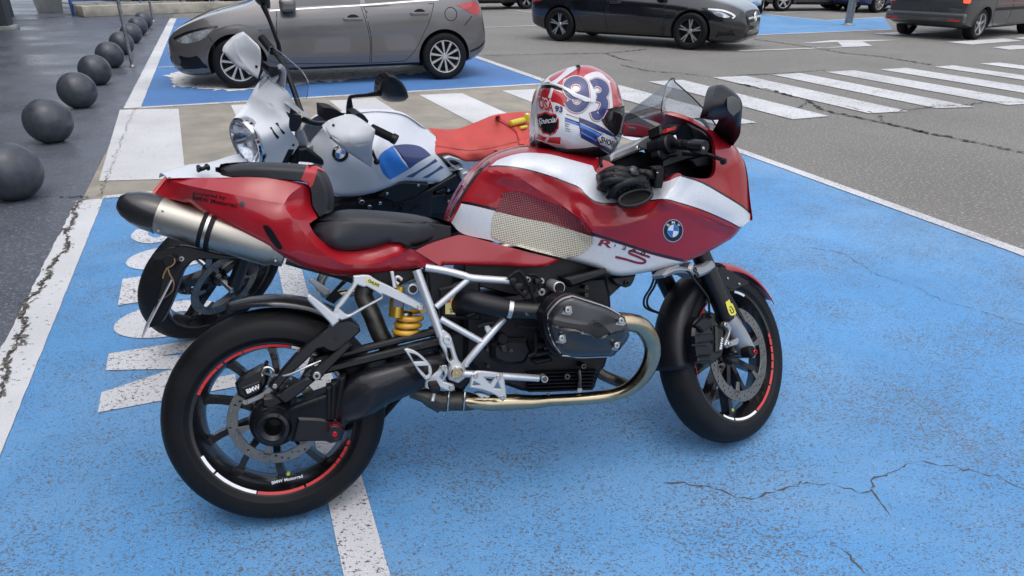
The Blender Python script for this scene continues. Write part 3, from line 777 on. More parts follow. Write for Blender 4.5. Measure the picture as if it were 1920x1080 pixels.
cl = G(2, 58); ce = empty('added_shop_building', 'dark grey shop building added for dark reflections, only its square column showing at the top left edge', 'building', Matrix.Translation((cl[0]-.25, cl[1]+.25, 0)) @ Matrix.Rotation(radians(21.4), 4, 'Z'))
M['darkgrey'] = simple('dark_grey_render', (.05, .055, .065), .6)
M['shopglass'] = simple('shop_window_glass', (.02, .024, .03), .08, 0, .5)
# unseen front, added to darken reflections, runs along the pavement: local -y is back past the photographer
rbox('wall', (-1.2, -16., 3.6), (1.0, 42., 7.2), M['darkgrey'], ce, .03); rbox('parapet', (-1.15, -16., 7.3), (1.2, 42.2, .25), M['stone'], ce, .02)
for k in range(8):
    w_ = rbox('shop_window', (-.69, 2.-k*5., 1.65), (.06, 3.6, 2.7), M['shopglass'], ce, .01); rbox('window_frame', (-.67, 2.-k*5., 3.05), (.08, 3.75, .09), M['galv'], w_, .01); rbox('window_sill', (-.66, 2.-k*5., .27), (.1, 3.75, .07), M['stone'], w_, .01)
    if k: rbox('column', (0, -k*5., 2.0), (.6, .5, 4.0), M['darkgrey'], ce, .01)
rbox('canopy', (-.25, -16., 4.15), (1.4, 42., .3), M['darkgrey'], ce, .02)
rbox('column', (0, 0, 2.0), (.6, .5, 3.98), M['darkgrey'], ce, .01); rbox('plinth', (0, 0, .05), (.78, .68, .1), M['stone'], ce, .01)
# ---------------------------------------------------------------- cars
M['cargrey'] = flake('grey_brown_metallic', (.135, .13, .132), .3, .45)
M['carblack'] = simple('black_car_paint', (.004, .005, .008), .2, 0, 1., .1, 3)
M['vangrey'] = flake('dark_grey_metallic', (.06, .063, .067), .33, .5)
M['carblue'] = simple('dark_blue_car_paint', (.012, .025, .12), .22, 0, 1.)
M['carwhite'] = simple('white_car_paint', (.7, .71, .72), .25, 0, 1.)
M['rimsilver'] = simple('alloy_silver', (.5, .5, .51), .3, .85)
M['rimdark'] = simple('alloy_dark', (.05, .05, .055), .3, .6)
M['liner'] = simple('wheel_arch_liner', (.01, .01, .011), .8)
M['headglass'] = simple('headlamp_lens', (.5, .53, .56), .08, .6, 1., .5, 12)
M['redlamp'] = simple('tail_lamp_red', (.35, .012, .012), .12, 0, 1.)
M['plate'] = simple('number_plate_white', (.72, .73, .76), .4)
M['euro'] = simple('number_plate_blue', (.02, .06, .4), .4)
def litlamp():
    t = NT('lit_tail_lamp'); t.set(col=(.5, .02, .02), rough=.2); t.b.inputs['Emission Color'].default_value = (1, .05, .02, 1); t.b.inputs['Emission Strength'].default_value = 1.6; return t.m
M['lit'] = litlamp()
def ipl(tab, x): return np.interp(x, [t[0] for t in tab], [t[1] for t in tab])
def smooth_tab(tab, k=8):
    P = crs([(a, b) for a, b in tab], k); return [(p[0], p[1]) for p in P]
class Car:
    def __init__(s, name, label, fr, sp, paint, wb, wr=.315, tw=.77, wheel='five', arch=.37, dark_sill=None):
        s.fr = fr; s.sp = {k: smooth_tab(v) for k, v in sp.items()}; s.paint = paint
        s.e = empty(name, label, 'van' if 'van' in name else 'car', fr.mat()); s.wb = wb
        sp = s.sp; x0, x1 = sp['zt'][0][0], sp['zt'][-1][0]
        u = np.linspace(0, pi, 84); X = (x0+x1)/2-(x1-x0)/2*np.sign(np.cos(u))*np.abs(np.cos(u))**.85
        V = []; ring = None
        for x in X:
            zt, zb, w, zl = (ipl(sp[k], x) for k in ('zt', 'zb', 'w', 'zl'))
            zt = max(zt, zb+.004); h = zt-zb; wr_ = w*(.94-sp.get('tum', [(0, .27)])[0][1]*min(1, h/.5)); d = zb-zl
            half = [(0, zl), (.45*w, zl), (.82*w, zl), (.955*w, zl+.05*min(1, d/.3)), (.985*w, zl+.28*d), (w, zl+.55*d), (.992*w, zl+.78*d), (.975*w, zl+.9*d), (.935*w, zb), (.935*w+(wr_-.935*w)*.5, zb+h*.5), (wr_, zb+h*.84), (wr_*.9, zb+h*.945), (wr_*.6, zb+h*.985), (0, zt)]
            full = [(a, b) for a, b in half]+[(-a, b) for a, b in half[-2:0:-1]]; ring = len(full)
            V += [(x, a, b) for a, b in full]
        Fc = []
        for i in range(len(X)-1):
            for j in range(ring): a, b = i*ring+j, i*ring+(j+1) % ring; Fc.append((a, b, b+ring, a+ring))
        Fc.append(tuple(range(ring-1, -1, -1))); k = (len(X)-1)*ring; Fc.append(tuple(k+j for j in range(ring)))
        b = mk('body', V, Fc, [paint, M['liner']], s.e, True)
        wmax = max(t[1] for t in sp['w'])
        cut = []
        for x in (0, wb):
            for sd_ in (1, -1):
                Vc, Fcc = lathe_geo([(0, 0), (arch, 0), (arch, .5), (0, .5)], 40); 
                Vc = [(v[0]+x, sd_*(wmax-.3+v[1]), v[2]+wr) for v in Vc]
                c = mk('cut', Vc, Fcc, M['liner'], None, False)
                bmx = bmesh.new(); bmx.from_mesh(c.data); bmesh.ops.remove_doubles(bmx, verts=bmx.verts, dist=1e-5); bmesh.ops.recalc_face_normals(bmx, faces=bmx.faces)
                for f in bmx.faces: f.material_index = 0
                bmx.to_mesh(c.data); bmx.free(); cut.append(c)
        bmx = bmesh.new(); bmx.from_mesh(b.data); bmesh.ops.recalc_face_normals(bmx, faces=bmx.faces); bmx.to_mesh(b.data); bmx.free()
        s.bvh0 = BVHTree.FromPolygons([tuple(v.co) for v in b.data.vertices], [tuple(p.vertices) for p in b.data.polygons])
        b.parent = None
        for c in cut:
            md = b.modifiers.new('b', 'BOOLEAN'); md.operation = 'DIFFERENCE'; md.object = c; md.solver = 'EXACT'
            try: md.material_mode = 'TRANSFER'
            except Exception: pass
        dg = bpy.context.evaluated_depsgraph_get(); dg.update()
        me = bpy.data.meshes.new_from_object(b.evaluated_get(dg)); b.modifiers.clear(); b.data = me; b.parent = s.e
        for c in cut: bpy.data.objects.remove(c)
        for p in me.polygons: p.use_smooth = True
        me.set_sharp_from_angle(angle=radians(40)); s.body = b
        s.V = V
        # wheels
        for x in (0, wb):
            for sd_ in (1, -1): s.wheel(x, sd_, wr, tw, wheel)
    def wheel(s, x, sd_, wr, tw, kind):
        prof = [(wr*.66, -.1), (wr*.72, -.115), (wr*.9, -.118), (wr*.98, -.1), (wr, -.07), (wr, .07), (wr*.98, .1), (wr*.9, .118), (wr*.72, .115), (wr*.66, .1)]
        V, Fc = lathe_geo(prof, 44); f = lambda v: (v[0]+x, v[1]*sd_+sd_*(tw), v[2]+wr+Zs)
        w = mk('wheel', [f(v) for v in V], Fc, M['rubber'], s.e, True, None, 50)
        R = wr*.69; y = .085; m = MB()
        Vr, Fr_ = lathe_geo([(R, .112), (R*1.0, .118), (R*.94, .116), (R*.92, .09), (R*.9, -.05), (0, -.05)], 44); m.add(Vr, Fr_, 0)
        n_, mats = {'five': (5, [M['rimsilver'], M['rimsilver'], M['liner']]), 'ten': (10, [M['rimsilver'], M['rimsilver'], M['liner']]), 'star': (5, [M['rimdark'], M['rimsilver'], M['liner']])}[kind]
        Vb, Fb = lathe_geo([(R*.9, -.02), (R*.3, .0), (0, .0)], 36); m.add(Vb, Fb, 2)
        Vh, Fh = lathe_geo([(R*.22, .0), (R*.22, y), (R*.17, y+.015), (0, y+.016)], 24); m.add(Vh, Fh, 1)
        for i in range(n_):
            for dlt in ((-.13, .13) if kind == 'star' else ((-.05,) if kind == 'ten' else (0,))):
                a = 2*pi*i/n_+.3; wi = {'five': R*.3, 'ten': R*.085, 'star': R*.1}[kind]; wo = {'five': R*.19, 'ten': R*.16, 'star': R*.11}[kind]
                pin = np.array((R*.16*cos(a), R*.16*sin(a))); ao = a+(dlt*1.1 if kind == 'star' else dlt*2.2); po = np.array((R*.97*cos(ao), R*.97*sin(ao))); t = po-pin; t /= hypot(*t); nn = np.array((-t[1], t[0]))
                q = [pin+nn*wi/2, po+nn*wo/2, po-nn*wo/2, pin-nn*wi/2]
                m.add([(p[0], y+.01, p[1]) for p in q]+[(p[0], y-.03, p[1]) for p in q], [(0, 1, 2, 3), (0, 4, 5, 1), (2, 6, 7, 3), (1, 5, 6, 2)], 1)
        m.V = [f(v) for v in m.V]; mk('rim', m.V, m.F, mats, w, True, m.m, 30)
    def skin(s, name, outline, mat, off=.004, axis='y', sides=(1, -1), parent=None, step=.05, sm=True, skirt=.006, n=4):
        """part lying on the body: outline in the body's side view (x,z) or end view (y,z)"""
        o2 = spoly(outline, n) if sm else [np.array(p, float) for p in outline]; V, Fc = cdt(o2, (), (), step); res = []
        for sd_ in sides:
            P = []
            for v in V:
                if axis == 'y': org, d = Vector((v[0], 3*sd_, v[1])), Vector((0, -sd_, 0))
                else: org, d = Vector((6*sd_+1, v[0], v[1])), Vector((-sd_, 0, 0))
                h = s.bvh0.ray_cast(org, d)
                if h[0] is None: h = s.bvh0.find_nearest(Vector((v[0], sd_*.8, v[1])) if axis == 'y' else Vector((1.5+2.2*sd_, v[0], v[1])))
                P.append(np.array(h[0])-np.array(d)*off)
            P = np.array(P); m = MB(); dn_ = np.array([0, sd_, 0]) if axis == 'y' else np.array([sd_, 0, 0])
            nr = np.cross(P[Fc[:, 1]]-P[Fc[:, 0]], P[Fc[:, 2]]-P[Fc[:, 0]]); F2 = Fc.copy(); fl = (nr@dn_) < 0; F2[fl] = F2[fl][:, ::-1]
            m.add(P, F2); cnt = set()
            for f in F2:
                for a, b in ((f[0], f[1]), (f[1], f[2]), (f[2], f[0])):
                    if (b, a) in cnt: cnt.discard((b, a))
                    else: cnt.add((a, b))
            for a, b in cnt: m.add([P[a], P[b], P[b]-dn_*skirt, P[a]-dn_*skirt], [(1, 0, 3, 2)])
            res.append(m.mk(name, mat, parent or s.e, True, 50))
        return res
    def door(s, outline, handle=None):
        g = [np.array(p) for p in inset(spoly(outline, 4), -.009)]
        gaps = s.skin('door_gap', g, M['liner'], .0015, sm=False, skirt=.0)
        ds = s.skin('door', outline, s.paint, .004, skirt=.003)
        for d_, g_ in zip(ds, gaps): g_.parent = d_
        if handle:
            for sd_, d_ in zip((1, -1), ds):
                h = s.bvh0.ray_cast(Vector((handle[0], 3*sd_, handle[1])), Vector((0, -sd_, 0))); y = h[0].y if h[0] else .85*sd_
                m = MB(); V, Fc = rbox_geo((handle[0], y+.032*sd_, handle[1]), (.25, .026, .04), .011); m.add(V, Fc)
                for dx in (-.09, .09): V, Fc = rbox_geo((handle[0]+dx, y+.012*sd_, handle[1]), (.03, .03, .026), .006); m.add(V, Fc)
                m.mk('door_handle', s.paint, d_)
                V, Fc = cdt([np.array((handle[0]+.085*cos(a), handle[1]+.058*sin(a))) for a in np.linspace(0, 2*pi, 20, endpoint=False)], (), (), 0)
                mk('handle_recess', [(v[0], y+.0045*sd_, v[1]) for v in V], Fc, M['liner'], d_, False)
    def mirror(s, x, z, y):
        for sd_ in (1, -1):
            m = MB(); V, Fc = rbox_geo((x, sd_*(y+.1), z+.03), (.2, .24, .16), .05, None, 3); m.add(V, Fc, 0)
            V, Fc = rbox_geo((x+.03, sd_*(y+.02), z-.05), (.08, .16, .05), .015); m.add(V, Fc, 1)
            m.mk('wing_mirror', [s.paint, M['black']], s.e)
def nplate(car, x, z, text, sd_, y0=0.):
    o = rbox('number_plate', (x, y0, z), (.012, .52, .11), M['plate'], car.e, .003)
    rbox('euro_band', (x+.007*sd_, y0-sd_*-.235 if sd_ > 0 else y0+.235, z), (.004, .045, .1), M['euro'], o, .0)
    if not text: return o
    V, T = glyphs(text, .02); W = V[:, 0].max()
    P = [(x+.0075*sd_, y0+sd_*(-.2+v[0]/W*.42)*1, z-.035+v[1]/.69*.07) for v in V]; mk('plate_lettering', P, T, M['blackpaint'], o, False)
    return o
# ----- grey hatchback, nose to the left
fr = Fr(-1.227, 10.911, radians(198.38), 0, 1)
T = Car('grey_hatchback', 'grey brown metallic hybrid hatchback parked on the far blue bay', fr, dict(
    zt=[(-.68, .56), (-.64, .75), (-.56, 1.0), (-.4, 1.22), (-.15, 1.38), (.4, 1.46), (1.1, 1.475), (1.6, 1.42), (2.0, 1.28), (2.4, 1.07), (2.56, 1.0), (3.0, .9), (3.3, .79), (3.45, .7), (3.55, .57), (3.575, .47)],
    zb=[(-.68, .55), (-.63, .74), (-.52, .97), (0, 1.03), (1, .985), (2, .94), (2.5, .9), (3.0, .79), (3.3, .68), (3.5, .58), (3.575, .46)],
    w=[(-.68, .55), (-.62, .7), (-.42, .82), (0, .88), (1.2, .885), (2.4, .885), (2.9, .86), (3.2, .79), (3.42, .67), (3.53, .52), (3.575, .3)],
    zl=[(-.68, .40), (-.5, .27), (0, .21), (2.7, .19), (3.2, .16), (3.45, .19), (3.575, .3)]), M['cargrey'], 2.72, .315, .765, 'ten', .365)
T.door([(2.16, .95), (2.2, .6), (2.13, .3), (1.05, .27), (1.03, .6), (1.1, .96), (1.12, 1.0)], (1.22, .83))
T.door([(1.06, .97), (1.0, .6), (1.02, .27), (.56, .28), (.42, .42), (.3, .62), (.2, .8), (.13, 1.0)], (.33, .885))
T.skin('side_window', [(2.1, .98), (1.6, 1.3), (1.13, 1.37), (1.1, 1.02)], M['glassdark'], .003)
T.skin('side_window', [(1.04, 1.02), (1.06, 1.375), (.5, 1.37), (.2, 1.28), (.1, 1.07)], M['glassdark'], .003)
T.skin('chrome_strip', strip([(2.25, .945), (1.6, .975), (1.0, 1.0), (.4, 1.035), (.05, 1.05)], .016), M['chrome'], .006, sm=False)
T.skin('windscreen', [(-.62, 1.08), (.62, 1.08), (.5, 1.38), (-.5, 1.38)], M['glassdark'], .004, 'x', (1,))
T.skin('rear_window', [(-.52, 1.08), (.52, 1.08), (.45, 1.33), (-.45, 1.33)], M['glassdark'], .004, 'x', (-1,))
T.skin('headlamp', [(2.93, .765), (3.1, .73), (3.3, .665), (3.42, .6), (3.36, .57), (3.2, .585), (3.06, .65)], M['headglass'], .005)
T.skin('headlamp_brow', strip([(2.9, .775), (3.1, .74), (3.3, .69), (3.46, .62)], .022), M['blackpaint'], .012, sm=False)
T.skin('upper_grille', [(-.5, .54), (.5, .54), (.45, .63), (-.45, .63)], M['black'], .005, 'x', (1,))
T.skin('lower_grille', [(-.48, .24), (.48, .24), (.5, .42), (-.5, .42)], M['black'], .005, 'x', (1,))
T.skin('fog_lamp_recess', [(3.08, .27), (3.2, .42), (3.42, .42), (3.5, .3), (3.4, .22)], M['black'], .004)
T.skin('tail_lamp', [(-.2, .98), (-.4, 1.02), (-.52, 1.0), (-.6, .9), (-.5, .84), (-.4, .88)], M['redlamp'], .006)
T.skin('sill_trim', [(2.2, .235), (.5, .24), (.42, .2), (2.24, .2)], M['black'], .006)
T.skin('rear_bumper_seam', strip([(-.3, .72), (-.42, .84)], .012), M['liner'], .004, sm=False)
T.skin('rear_bumper_trim', strip([(-.36, .36), (-.55, .42), (-.66, .5)], .03), M['liner'], .004, sm=False)
T.skin('fuel_flap', strip([(-.105+.085*cos(a), .87+.085*sin(a)) for a in np.linspace(0, 2*pi, 20)], .009), M['liner'], .004, sides=(1,), sm=False)
for z, a0 in ((.62, (2.38, .55)),):
    T.skin('fender_crease', strip([(2.95, .72), (2.7, .79), (2.45, .76)], .012), M['cargrey'], .006, sm=False)
for sd_ in (1,):
    V_, T_ = glyphs('HYBRID', .03); W_ = V_[:, 0].max()
    P_ = [(2.42-v[0]/W_*.24, .893, .70+v[1]/.69*.03) for v in V_]; mk('hybrid_badge', P_, T_, M['chrome'], T.e, False)
for x in (0, 2.72):
    T.skin('arch_lip', strip([(x+.375*cos(a), .315+.375*sin(a)) for a in np.linspace(-.15, pi+.15, 26)], .018), M['cargrey'], .008, sm=False)
T.mirror(2.03, .99, .85); nplate(T, 3.585, .44, '', 1); T.skin('bumper_seam', strip([(3.05, .7), (2.98, .55), (3.02, .4)], .009), M['liner'], .003, sm=False)
# ----- black hatchback, nose to the right
fr = Fr(1.435, 16.174, radians(-31.9), 0, -1)
B = Car('black_hatchback', 'black hatchback with star badge on the grille, driving past', fr, dict(
    zt=[(-.82, .5), (-.8, .75), (-.72, 1.0), (-.5, 1.22), (-.2, 1.36), (.4, 1.43), (1.1, 1.44), (1.7, 1.36), (2.1, 1.2), (2.5, 1.02), (2.7, .97), (3.2, .9), (3.55, .8), (3.72, .68), (3.78, .55), (3.8, .45)],
    zb=[(-.82, .48), (-.78, .74), (-.68, .93), (0, .98), (1, .94), (2, .9), (2.6, .87), (3.2, .8), (3.55, .72), (3.72, .6), (3.8, .42)],
    w=[(-.82, .6), (-.74, .76), (-.5, .86), (0, .9), (1.3, .895), (2.6, .9), (3.1, .88), (3.4, .82), (3.62, .7), (3.75, .55), (3.8, .4)],
    zl=[(-.82, .36), (-.6, .25), (0, .19), (2.8, .18), (3.4, .15), (3.7, .17), (3.8, .28)]), M['carblack'], 2.82, .335, .79, 'star', .385)
B.door([(2.25, .9), (2.3, .55), (2.2, .27), (1.12, .25), (1.1, .55), (1.14, .92)], (1.25, .8)); B.door([(1.08, .93), (1.05, .55), (1.08, .25), (.6, .27), (.45, .5), (.25, .75), (.15, .95)], (.35, .84))
B.skin('side_window', [(2.2, .95), (1.7, 1.25), (1.15, 1.33), (1.13, .98)], M['glassdark'], .003); B.skin('side_window', [(1.07, .98), (1.08, 1.34), (.5, 1.32), (.0, 1.18), (-.05, 1.04)], M['glassdark'], .003)
B.skin('windscreen', [(-.64, 1.03), (.64, 1.03), (.52, 1.36), (-.52, 1.36)], M['glassdark'], .004, 'x', (1,))
B.skin('headlamp', [(2.98, .76), (3.2, .755), (3.5, .69), (3.62, .6), (3.54, .56), (3.3, .6), (3.1, .7)], M['blackpaint'], .005)
B.skin('headlamp_lens', [(3.15, .725), (3.38, .69), (3.52, .62), (3.46, .6), (3.3, .63)], M['headglass'], .009); B.skin('daytime_running_light', strip([(3.12, .745), (3.4, .72), (3.58, .64), (3.56, .59)], .028), M['white'], .012, sm=False)
B.skin('radiator_grille', [(-.46, .47), (.46, .47), (.52, .6), (.4, .7), (-.4, .7), (-.52, .6)], M['black'], .006, 'x', (1,)); B.skin('grille_bar', [(-.44, .565), (.44, .565), (.44, .6), (-.44, .6)], M['chrome'], .014, 'x', (1,), sm=False)
st_ = B.bvh0.ray_cast(Vector((6, 0, .585)), Vector((-1, 0, 0)))[0].x+.02
mb = MB(); V, Fc = tube_geo([(st_, .095*cos(a), .585+.095*sin(a)) for a in np.linspace(0, 2*pi, 28, endpoint=False)], .011, 8, False, True); mb.add(V, Fc)
for a in (90, 210, 330): V, Fc = tube_geo([(st_, 0, .585), (st_, .09*cos(radians(a)), .585+.09*sin(radians(a)))], [.018, .006], 8); mb.add(V, Fc)
mb.mk('star_badge', M['chrome'], B.e); B.skin('lower_grille', [(-.6, .2), (.6, .2), (.5, .33), (-.5, .33)], M['black'], .006, 'x', (1,)); B.skin('side_intake', [(3.3, .25), (3.35, .36), (3.58, .4), (3.64, .28)], M['black'], .004)
for z in (.29, .34): B.skin('intake_fin', strip([(3.28, z), (3.6, z+.01)], .016), M['blackpaint'], .012, sm=False)
nplate(B, st_-.005, .385, '3376LJ', 1); B.mirror(2.15, .98, .86); B.skin('sill_trim', [(2.3, .23), (.5, .23), (.45, .18), (2.34, .18)], M['black'], .01)
B.skin('tail_lamp', [(-.3, .88), (-.6, .92), (-.76, .85), (-.72, .76), (-.5, .78)], M['redlamp'], .006)
# ----- grey van, rear towards the camera
fr = Fr(9.797, 16.875, radians(34.4), 0, -1)
Vn = Car('grey_van', 'dark grey compact van with lit tail lamp, seen from behind at right', fr, dict(
    zt=[(-.78, .5), (-.765, .9), (-.74, 1.3), (-.68, 1.62), (-.5, 1.78), (.3, 1.82), (1.4, 1.8), (1.9, 1.68), (2.3, 1.4), (2.7, 1.15), (3.0, 1.06), (3.35, .92), (3.5, .7), (3.52, .5)],
    zb=[(-.78, .48), (-.765, .88), (-.74, 1.05), (-.5, 1.1), (1.0, 1.08), (2.3, 1.05), (2.9, 1.0), (3.3, .85), (3.5, .66), (3.52, .48)],
    w=[(-.78, .8), (-.73, .85), (-.5, .88), (0, .895), (2.6, .895), (3.0, .87), (3.3, .78), (3.5, .6), (3.52, .5)],
    zl=[(-.78, .36), (-.6, .28), (0, .22), (2.6, .21), (3.3, .2), (3.52, .3)], tum=[(0, .17)]), M['vangrey'], 2.68, .32, .74, 'five', .375)
Vn.skin('tail_lamp', [(-.74, .88), (-.6, .88), (-.6, 1.2), (-.74, 1.2)], M['redlamp'], .006)
rb_ = Vn.bvh0.ray_cast(Vector((-6, 0, .5)), Vector((1, 0, 0)))[0].x
for sd_ in (1, -1): rbox('tail_lamp_lens', (-.765, sd_*.8, .9), (.06, .13, .26), M['lit'], Vn.e, .02)
rbox('rear_bumper', (-.78, 0, .47), (.16, 1.72, .2), M['vangrey'], Vn.e, .05); 
for sd_ in (1, -1): rbox('reflector', (-.862, sd_*.68, .42), (.01, .26, .035), M['redlamp'], Vn.e, .003)
Vn.skin('rear_door_gap', strip([(-.1, .58), (-.1, 1.6)], .014), M['liner'], .004, 'x', (-1,), sm=False); Vn.skin('rear_window', [(-.72, 1.12), (-.14, 1.12), (-.14, 1.55), (-.66, 1.55)], M['glassdark'], .004, 'x', (-1,)); Vn.skin('rear_window', [(.72, 1.12), (-.06, 1.12), (-.06, 1.55), (.66, 1.55)], M['glassdark'], .004, 'x', (-1,))
nplate(Vn, rb_-.02, .86, '', -1, .42)
Vn.skin('side_moulding', strip([(2.2, .62), (.45, .62)], .06), M['black'], .01, sm=False); Vn.skin('red_side_stripe', strip([(2.2, .73), (.45, .73)], .02), M['redlamp'], .006, sm=False)
Vn.door([(2.3, 1.02), (2.3, .6), (2.2, .3), (1.2, .28), (1.2, 1.05)], (1.3, .88)); Vn.door([(1.17, 1.05), (1.17, .28), (.6, .28), (.42, .5), (.4, 1.05)], (1.05, .88))
Vn.skin('side_window', [(2.25, 1.1), (1.9, 1.55), (1.25, 1.62), (1.2, 1.12)], M['glassdark'], .003); Vn.skin('side_window', [(1.12, 1.12), (1.12, 1.62), (-.4, 1.6), (-.5, 1.15)], M['glassdark'], .003)
Vn.mirror(2.1, 1.08, .88)
for x in (0, 2.68): Vn.skin('arch_lip', strip([(x+.385*cos(a), .32+.385*sin(a)) for a in np.linspace(0, pi, 26)], .03), M['vangrey'], .012, sm=False)
# ----- cars farther back
GEN = dict(zt=[(-.8, .5), (-.78, .8), (-.66, 1.05), (-.4, 1.3), (.3, 1.48), (1.1, 1.5), (1.7, 1.4), (2.3, 1.1), (2.6, 1.02), (3.2, .93), (3.5, .78), (3.58, .5)], zb=[(-.8, .48), (-.76, .78), (-.6, .98), (1, 1.0), (2.4, .94), (3.1, .84), (3.45, .68), (3.58, .47)],
           w=[(-.8, .6), (-.7, .78), (-.4, .87), (1, .9), (2.7, .89), (3.2, .8), (3.48, .62), (3.58, .4)], zl=[(-.8, .38), (-.5, .26), (0, .22), (2.7, .2), (3.3, .2), (3.58, .3)])
def far_car(name, label, px, py, psi, paint, wheel, which='rear', side=-1):
    p = np.array(gnd(px, py)); f = np.array((cos(psi), sin(psi))); l = np.array((-f[1], f[0]))
    o = p-l*side*.78-(f*2.65 if which == 'front' else 0)
    c = Car(name, label, Fr(o[0], o[1], psi, 0, side), GEN, paint, 2.65, .33, .78, wheel, .385)
    c.skin('side_window', [(2.15, 1.02), (1.7, 1.33), (1.15, 1.4), (1.12, 1.05)], M['glassdark'], .003); c.skin('side_window', [(1.05, 1.05), (1.06, 1.4), (.3, 1.38), (-.2, 1.2), (-.3, 1.06)], M['glassdark'], .003)
    c.door([(2.2, .96), (2.25, .6), (2.15, .3), (1.12, .28), (1.1, .98)], (1.2, .86)); c.door([(1.06, .98), (1.05, .28), (.6, .28), (.4, .55), (.2, .98)], (.3, .88))
    c.skin('sill_trim', [(2.3, .3), (.45, .3), (.42, .22), (2.32, .22)], M['black'], .008); c.skin('tail_lamp', [(-.4, .95), (-.7, .95), (-.75, .8), (-.5, .82)], M['redlamp'], .006); c.skin('headlamp', [(2.95, .84), (3.3, .8), (3.46, .66), (3.2, .68)], M['headglass'], .006)
    c.skin('windscreen', [(-.62, 1.12), (.62, 1.12), (.5, 1.42), (-.5, 1.42)], M['glassdark'], .004, 'x', (1,)); c.mirror(2.1, 1.03, .88); return c
far_car('dark_suv', 'dark car with multi-spoke wheel behind the grey hatchback, at top left', 410, 21, radians(195), M['carblack'], 'ten', 'rear', 1)
far_car('dark_car', 'dark car cut off by the top edge between the two hatchbacks', 985, 17, radians(24), M['carblack'], 'star', 'front')
far_car('dark_car', 'dark grey car behind the far blue bay, just right of the black hatchback', 1464, 21, radians(8), M['vangrey'], 'five', 'rear')
far_car('blue_car', 'dark blue car behind the lamp post, top right', 1640, 24, radians(30), M['carblue'], 'ten', 'rear')
far_car('white_car', 'white car half hidden behind the nose of the black hatchback', 1422, 26, radians(70), M['carwhite'], 'five', 'rear')
# ---------------------------------------------------------------- motorcycle parts shared by both machines
def tyre_mesh(fr, ax, az, R, W, rim_r, parent, name='tyre', grooves=14, steer=None):
    P = []
    for t in np.linspace(-1, 1, 21):
        P.append((R-(R-rim_r)*.55*(1-sqrt(max(0, 1-t*t))), t*W/2))
    r_e = P[0][0]
    side = [(rim_r-.004, .37*W), (rim_r+.006, .425*W), (rim_r+.010, .432*W), (rim_r+.012, .445*W), (rim_r+(r_e-rim_r)*.45, .478*W), (rim_r+(r_e-rim_r)*.5, .484*W), (rim_r+(r_e-rim_r)*.55, .482*W)]
    prof = [(r, -y) for r, y in side]+P+[(r, y) for r, y in side[::-1]]
    V, Fc = lathe_geo(prof, 88); V = [fr.out((v[0]+ax, v[1], v[2]+az)) for v in V]
    o = mk(name, V, Fc, M['rubber'], parent, True, None, 60)
    # sipes: thin dark grooves pressed along the tread
    g = MB()
    for k in range(grooves):
        for sd_ in (-1, 1):
            a0 = 2*pi*(k+(.5 if sd_ > 0 else 0))/grooves; pts = []
            for u in np.linspace(0, 1, 9):
                y = sd_*W*(.1+.33*u); t = y/(W/2); r = R-(R-rim_r)*.55*(1-sqrt(max(0, 1-t*t)))+.0004; a = a0+.34*u**1.5
                pts.append((r, y, a))
            for (r, y, a), (r2, y2, a2) in zip(pts[:-1], pts[1:]):
                dw = .0042/R*(1.4-abs(y)/W)
                q = [(r*cos(a-dw), y, r*sin(a-dw)), (r*cos(a+dw), y, r*sin(a+dw)), (r2*cos(a2+dw), y2, r2*sin(a2+dw)), (r2*cos(a2-dw), y2, r2*sin(a2-dw))]
                g.add([fr.out((v[0]+ax, v[1], v[2]+az)) for v in q], [(0, 1, 2, 3)])
    gm = mk('tread_groove', g.V, g.F, M['groove'], o, False); tag(gm, kind='stuff')
    return o
M['groove'] = simple('tread_groove_black', (.004, .004, .004), .9)
def rim_mesh(fr, ax, az, r, W, hub, nsp, mat, parent, spoke_w=(.026, .018, .03), phase=0., curve=.12, sy=0., hubw=.05):
    m = MB(); h = W*.42
    prof = [(r+.004, -h), (r-.008, -h+.002), (r-.012, -h+.012), (r-.022, -h+.03), (r-.03, 0), (r-.022, h-.03), (r-.012, h-.012), (r-.008, h-.002), (r+.004, h), (r+.002, 0)]
    V, Fc = lathe_geo(prof, 80, close=True); m.add(V, Fc)
    V, Fc = lathe_geo([(0, sy-hubw), (hub*.7, sy-hubw), (hub, sy-hubw*.6), (hub, sy+hubw*.6), (hub*.7, sy+hubw), (0, sy+hubw)], 32); m.add(V, Fc)
    for i in range(nsp):
        a = 2*pi*i/nsp+phase; L = []
        for u in np.linspace(0, 1, 8):
            rr = hub*.8+(r-.016-hub*.8)*u; aa = a+curve*u*u; w = spoke_w[0]*(1-u)*(1-u)+2*spoke_w[1]*u*(1-u)+spoke_w[2]*u*u
            w = np.interp(u, [0, .5, .85, 1], [spoke_w[0], spoke_w[1], spoke_w[1]*1.1, spoke_w[2]])
            er = np.array((cos(aa), sin(aa))); et = np.array((-sin(aa), cos(aa))); L.append((er*rr, et, w, .016+.006*(1-u)))
        k = len(m.V)
        for c, et, w, d in L:
            p, q = c+et*w/2, c-et*w/2
            m.V += [(p[0], sy-d, p[1]), (q[0], sy-d, q[1]), (q[0], sy+d, q[1]), (p[0], sy+d, p[1])]
        for j in range(len(L)-1):
            for e in range(4): a1, b1 = k+j*4+e, k+j*4+(e+1) % 4; m.F.append((a1, b1, b1+4, a1+4)); m.m.append(0)
    m.V = [tuple(fr.out((v[0]+ax, v[1], v[2]+az))) for v in m.V]
    return m.mk('rim', mat, parent, True, 35)
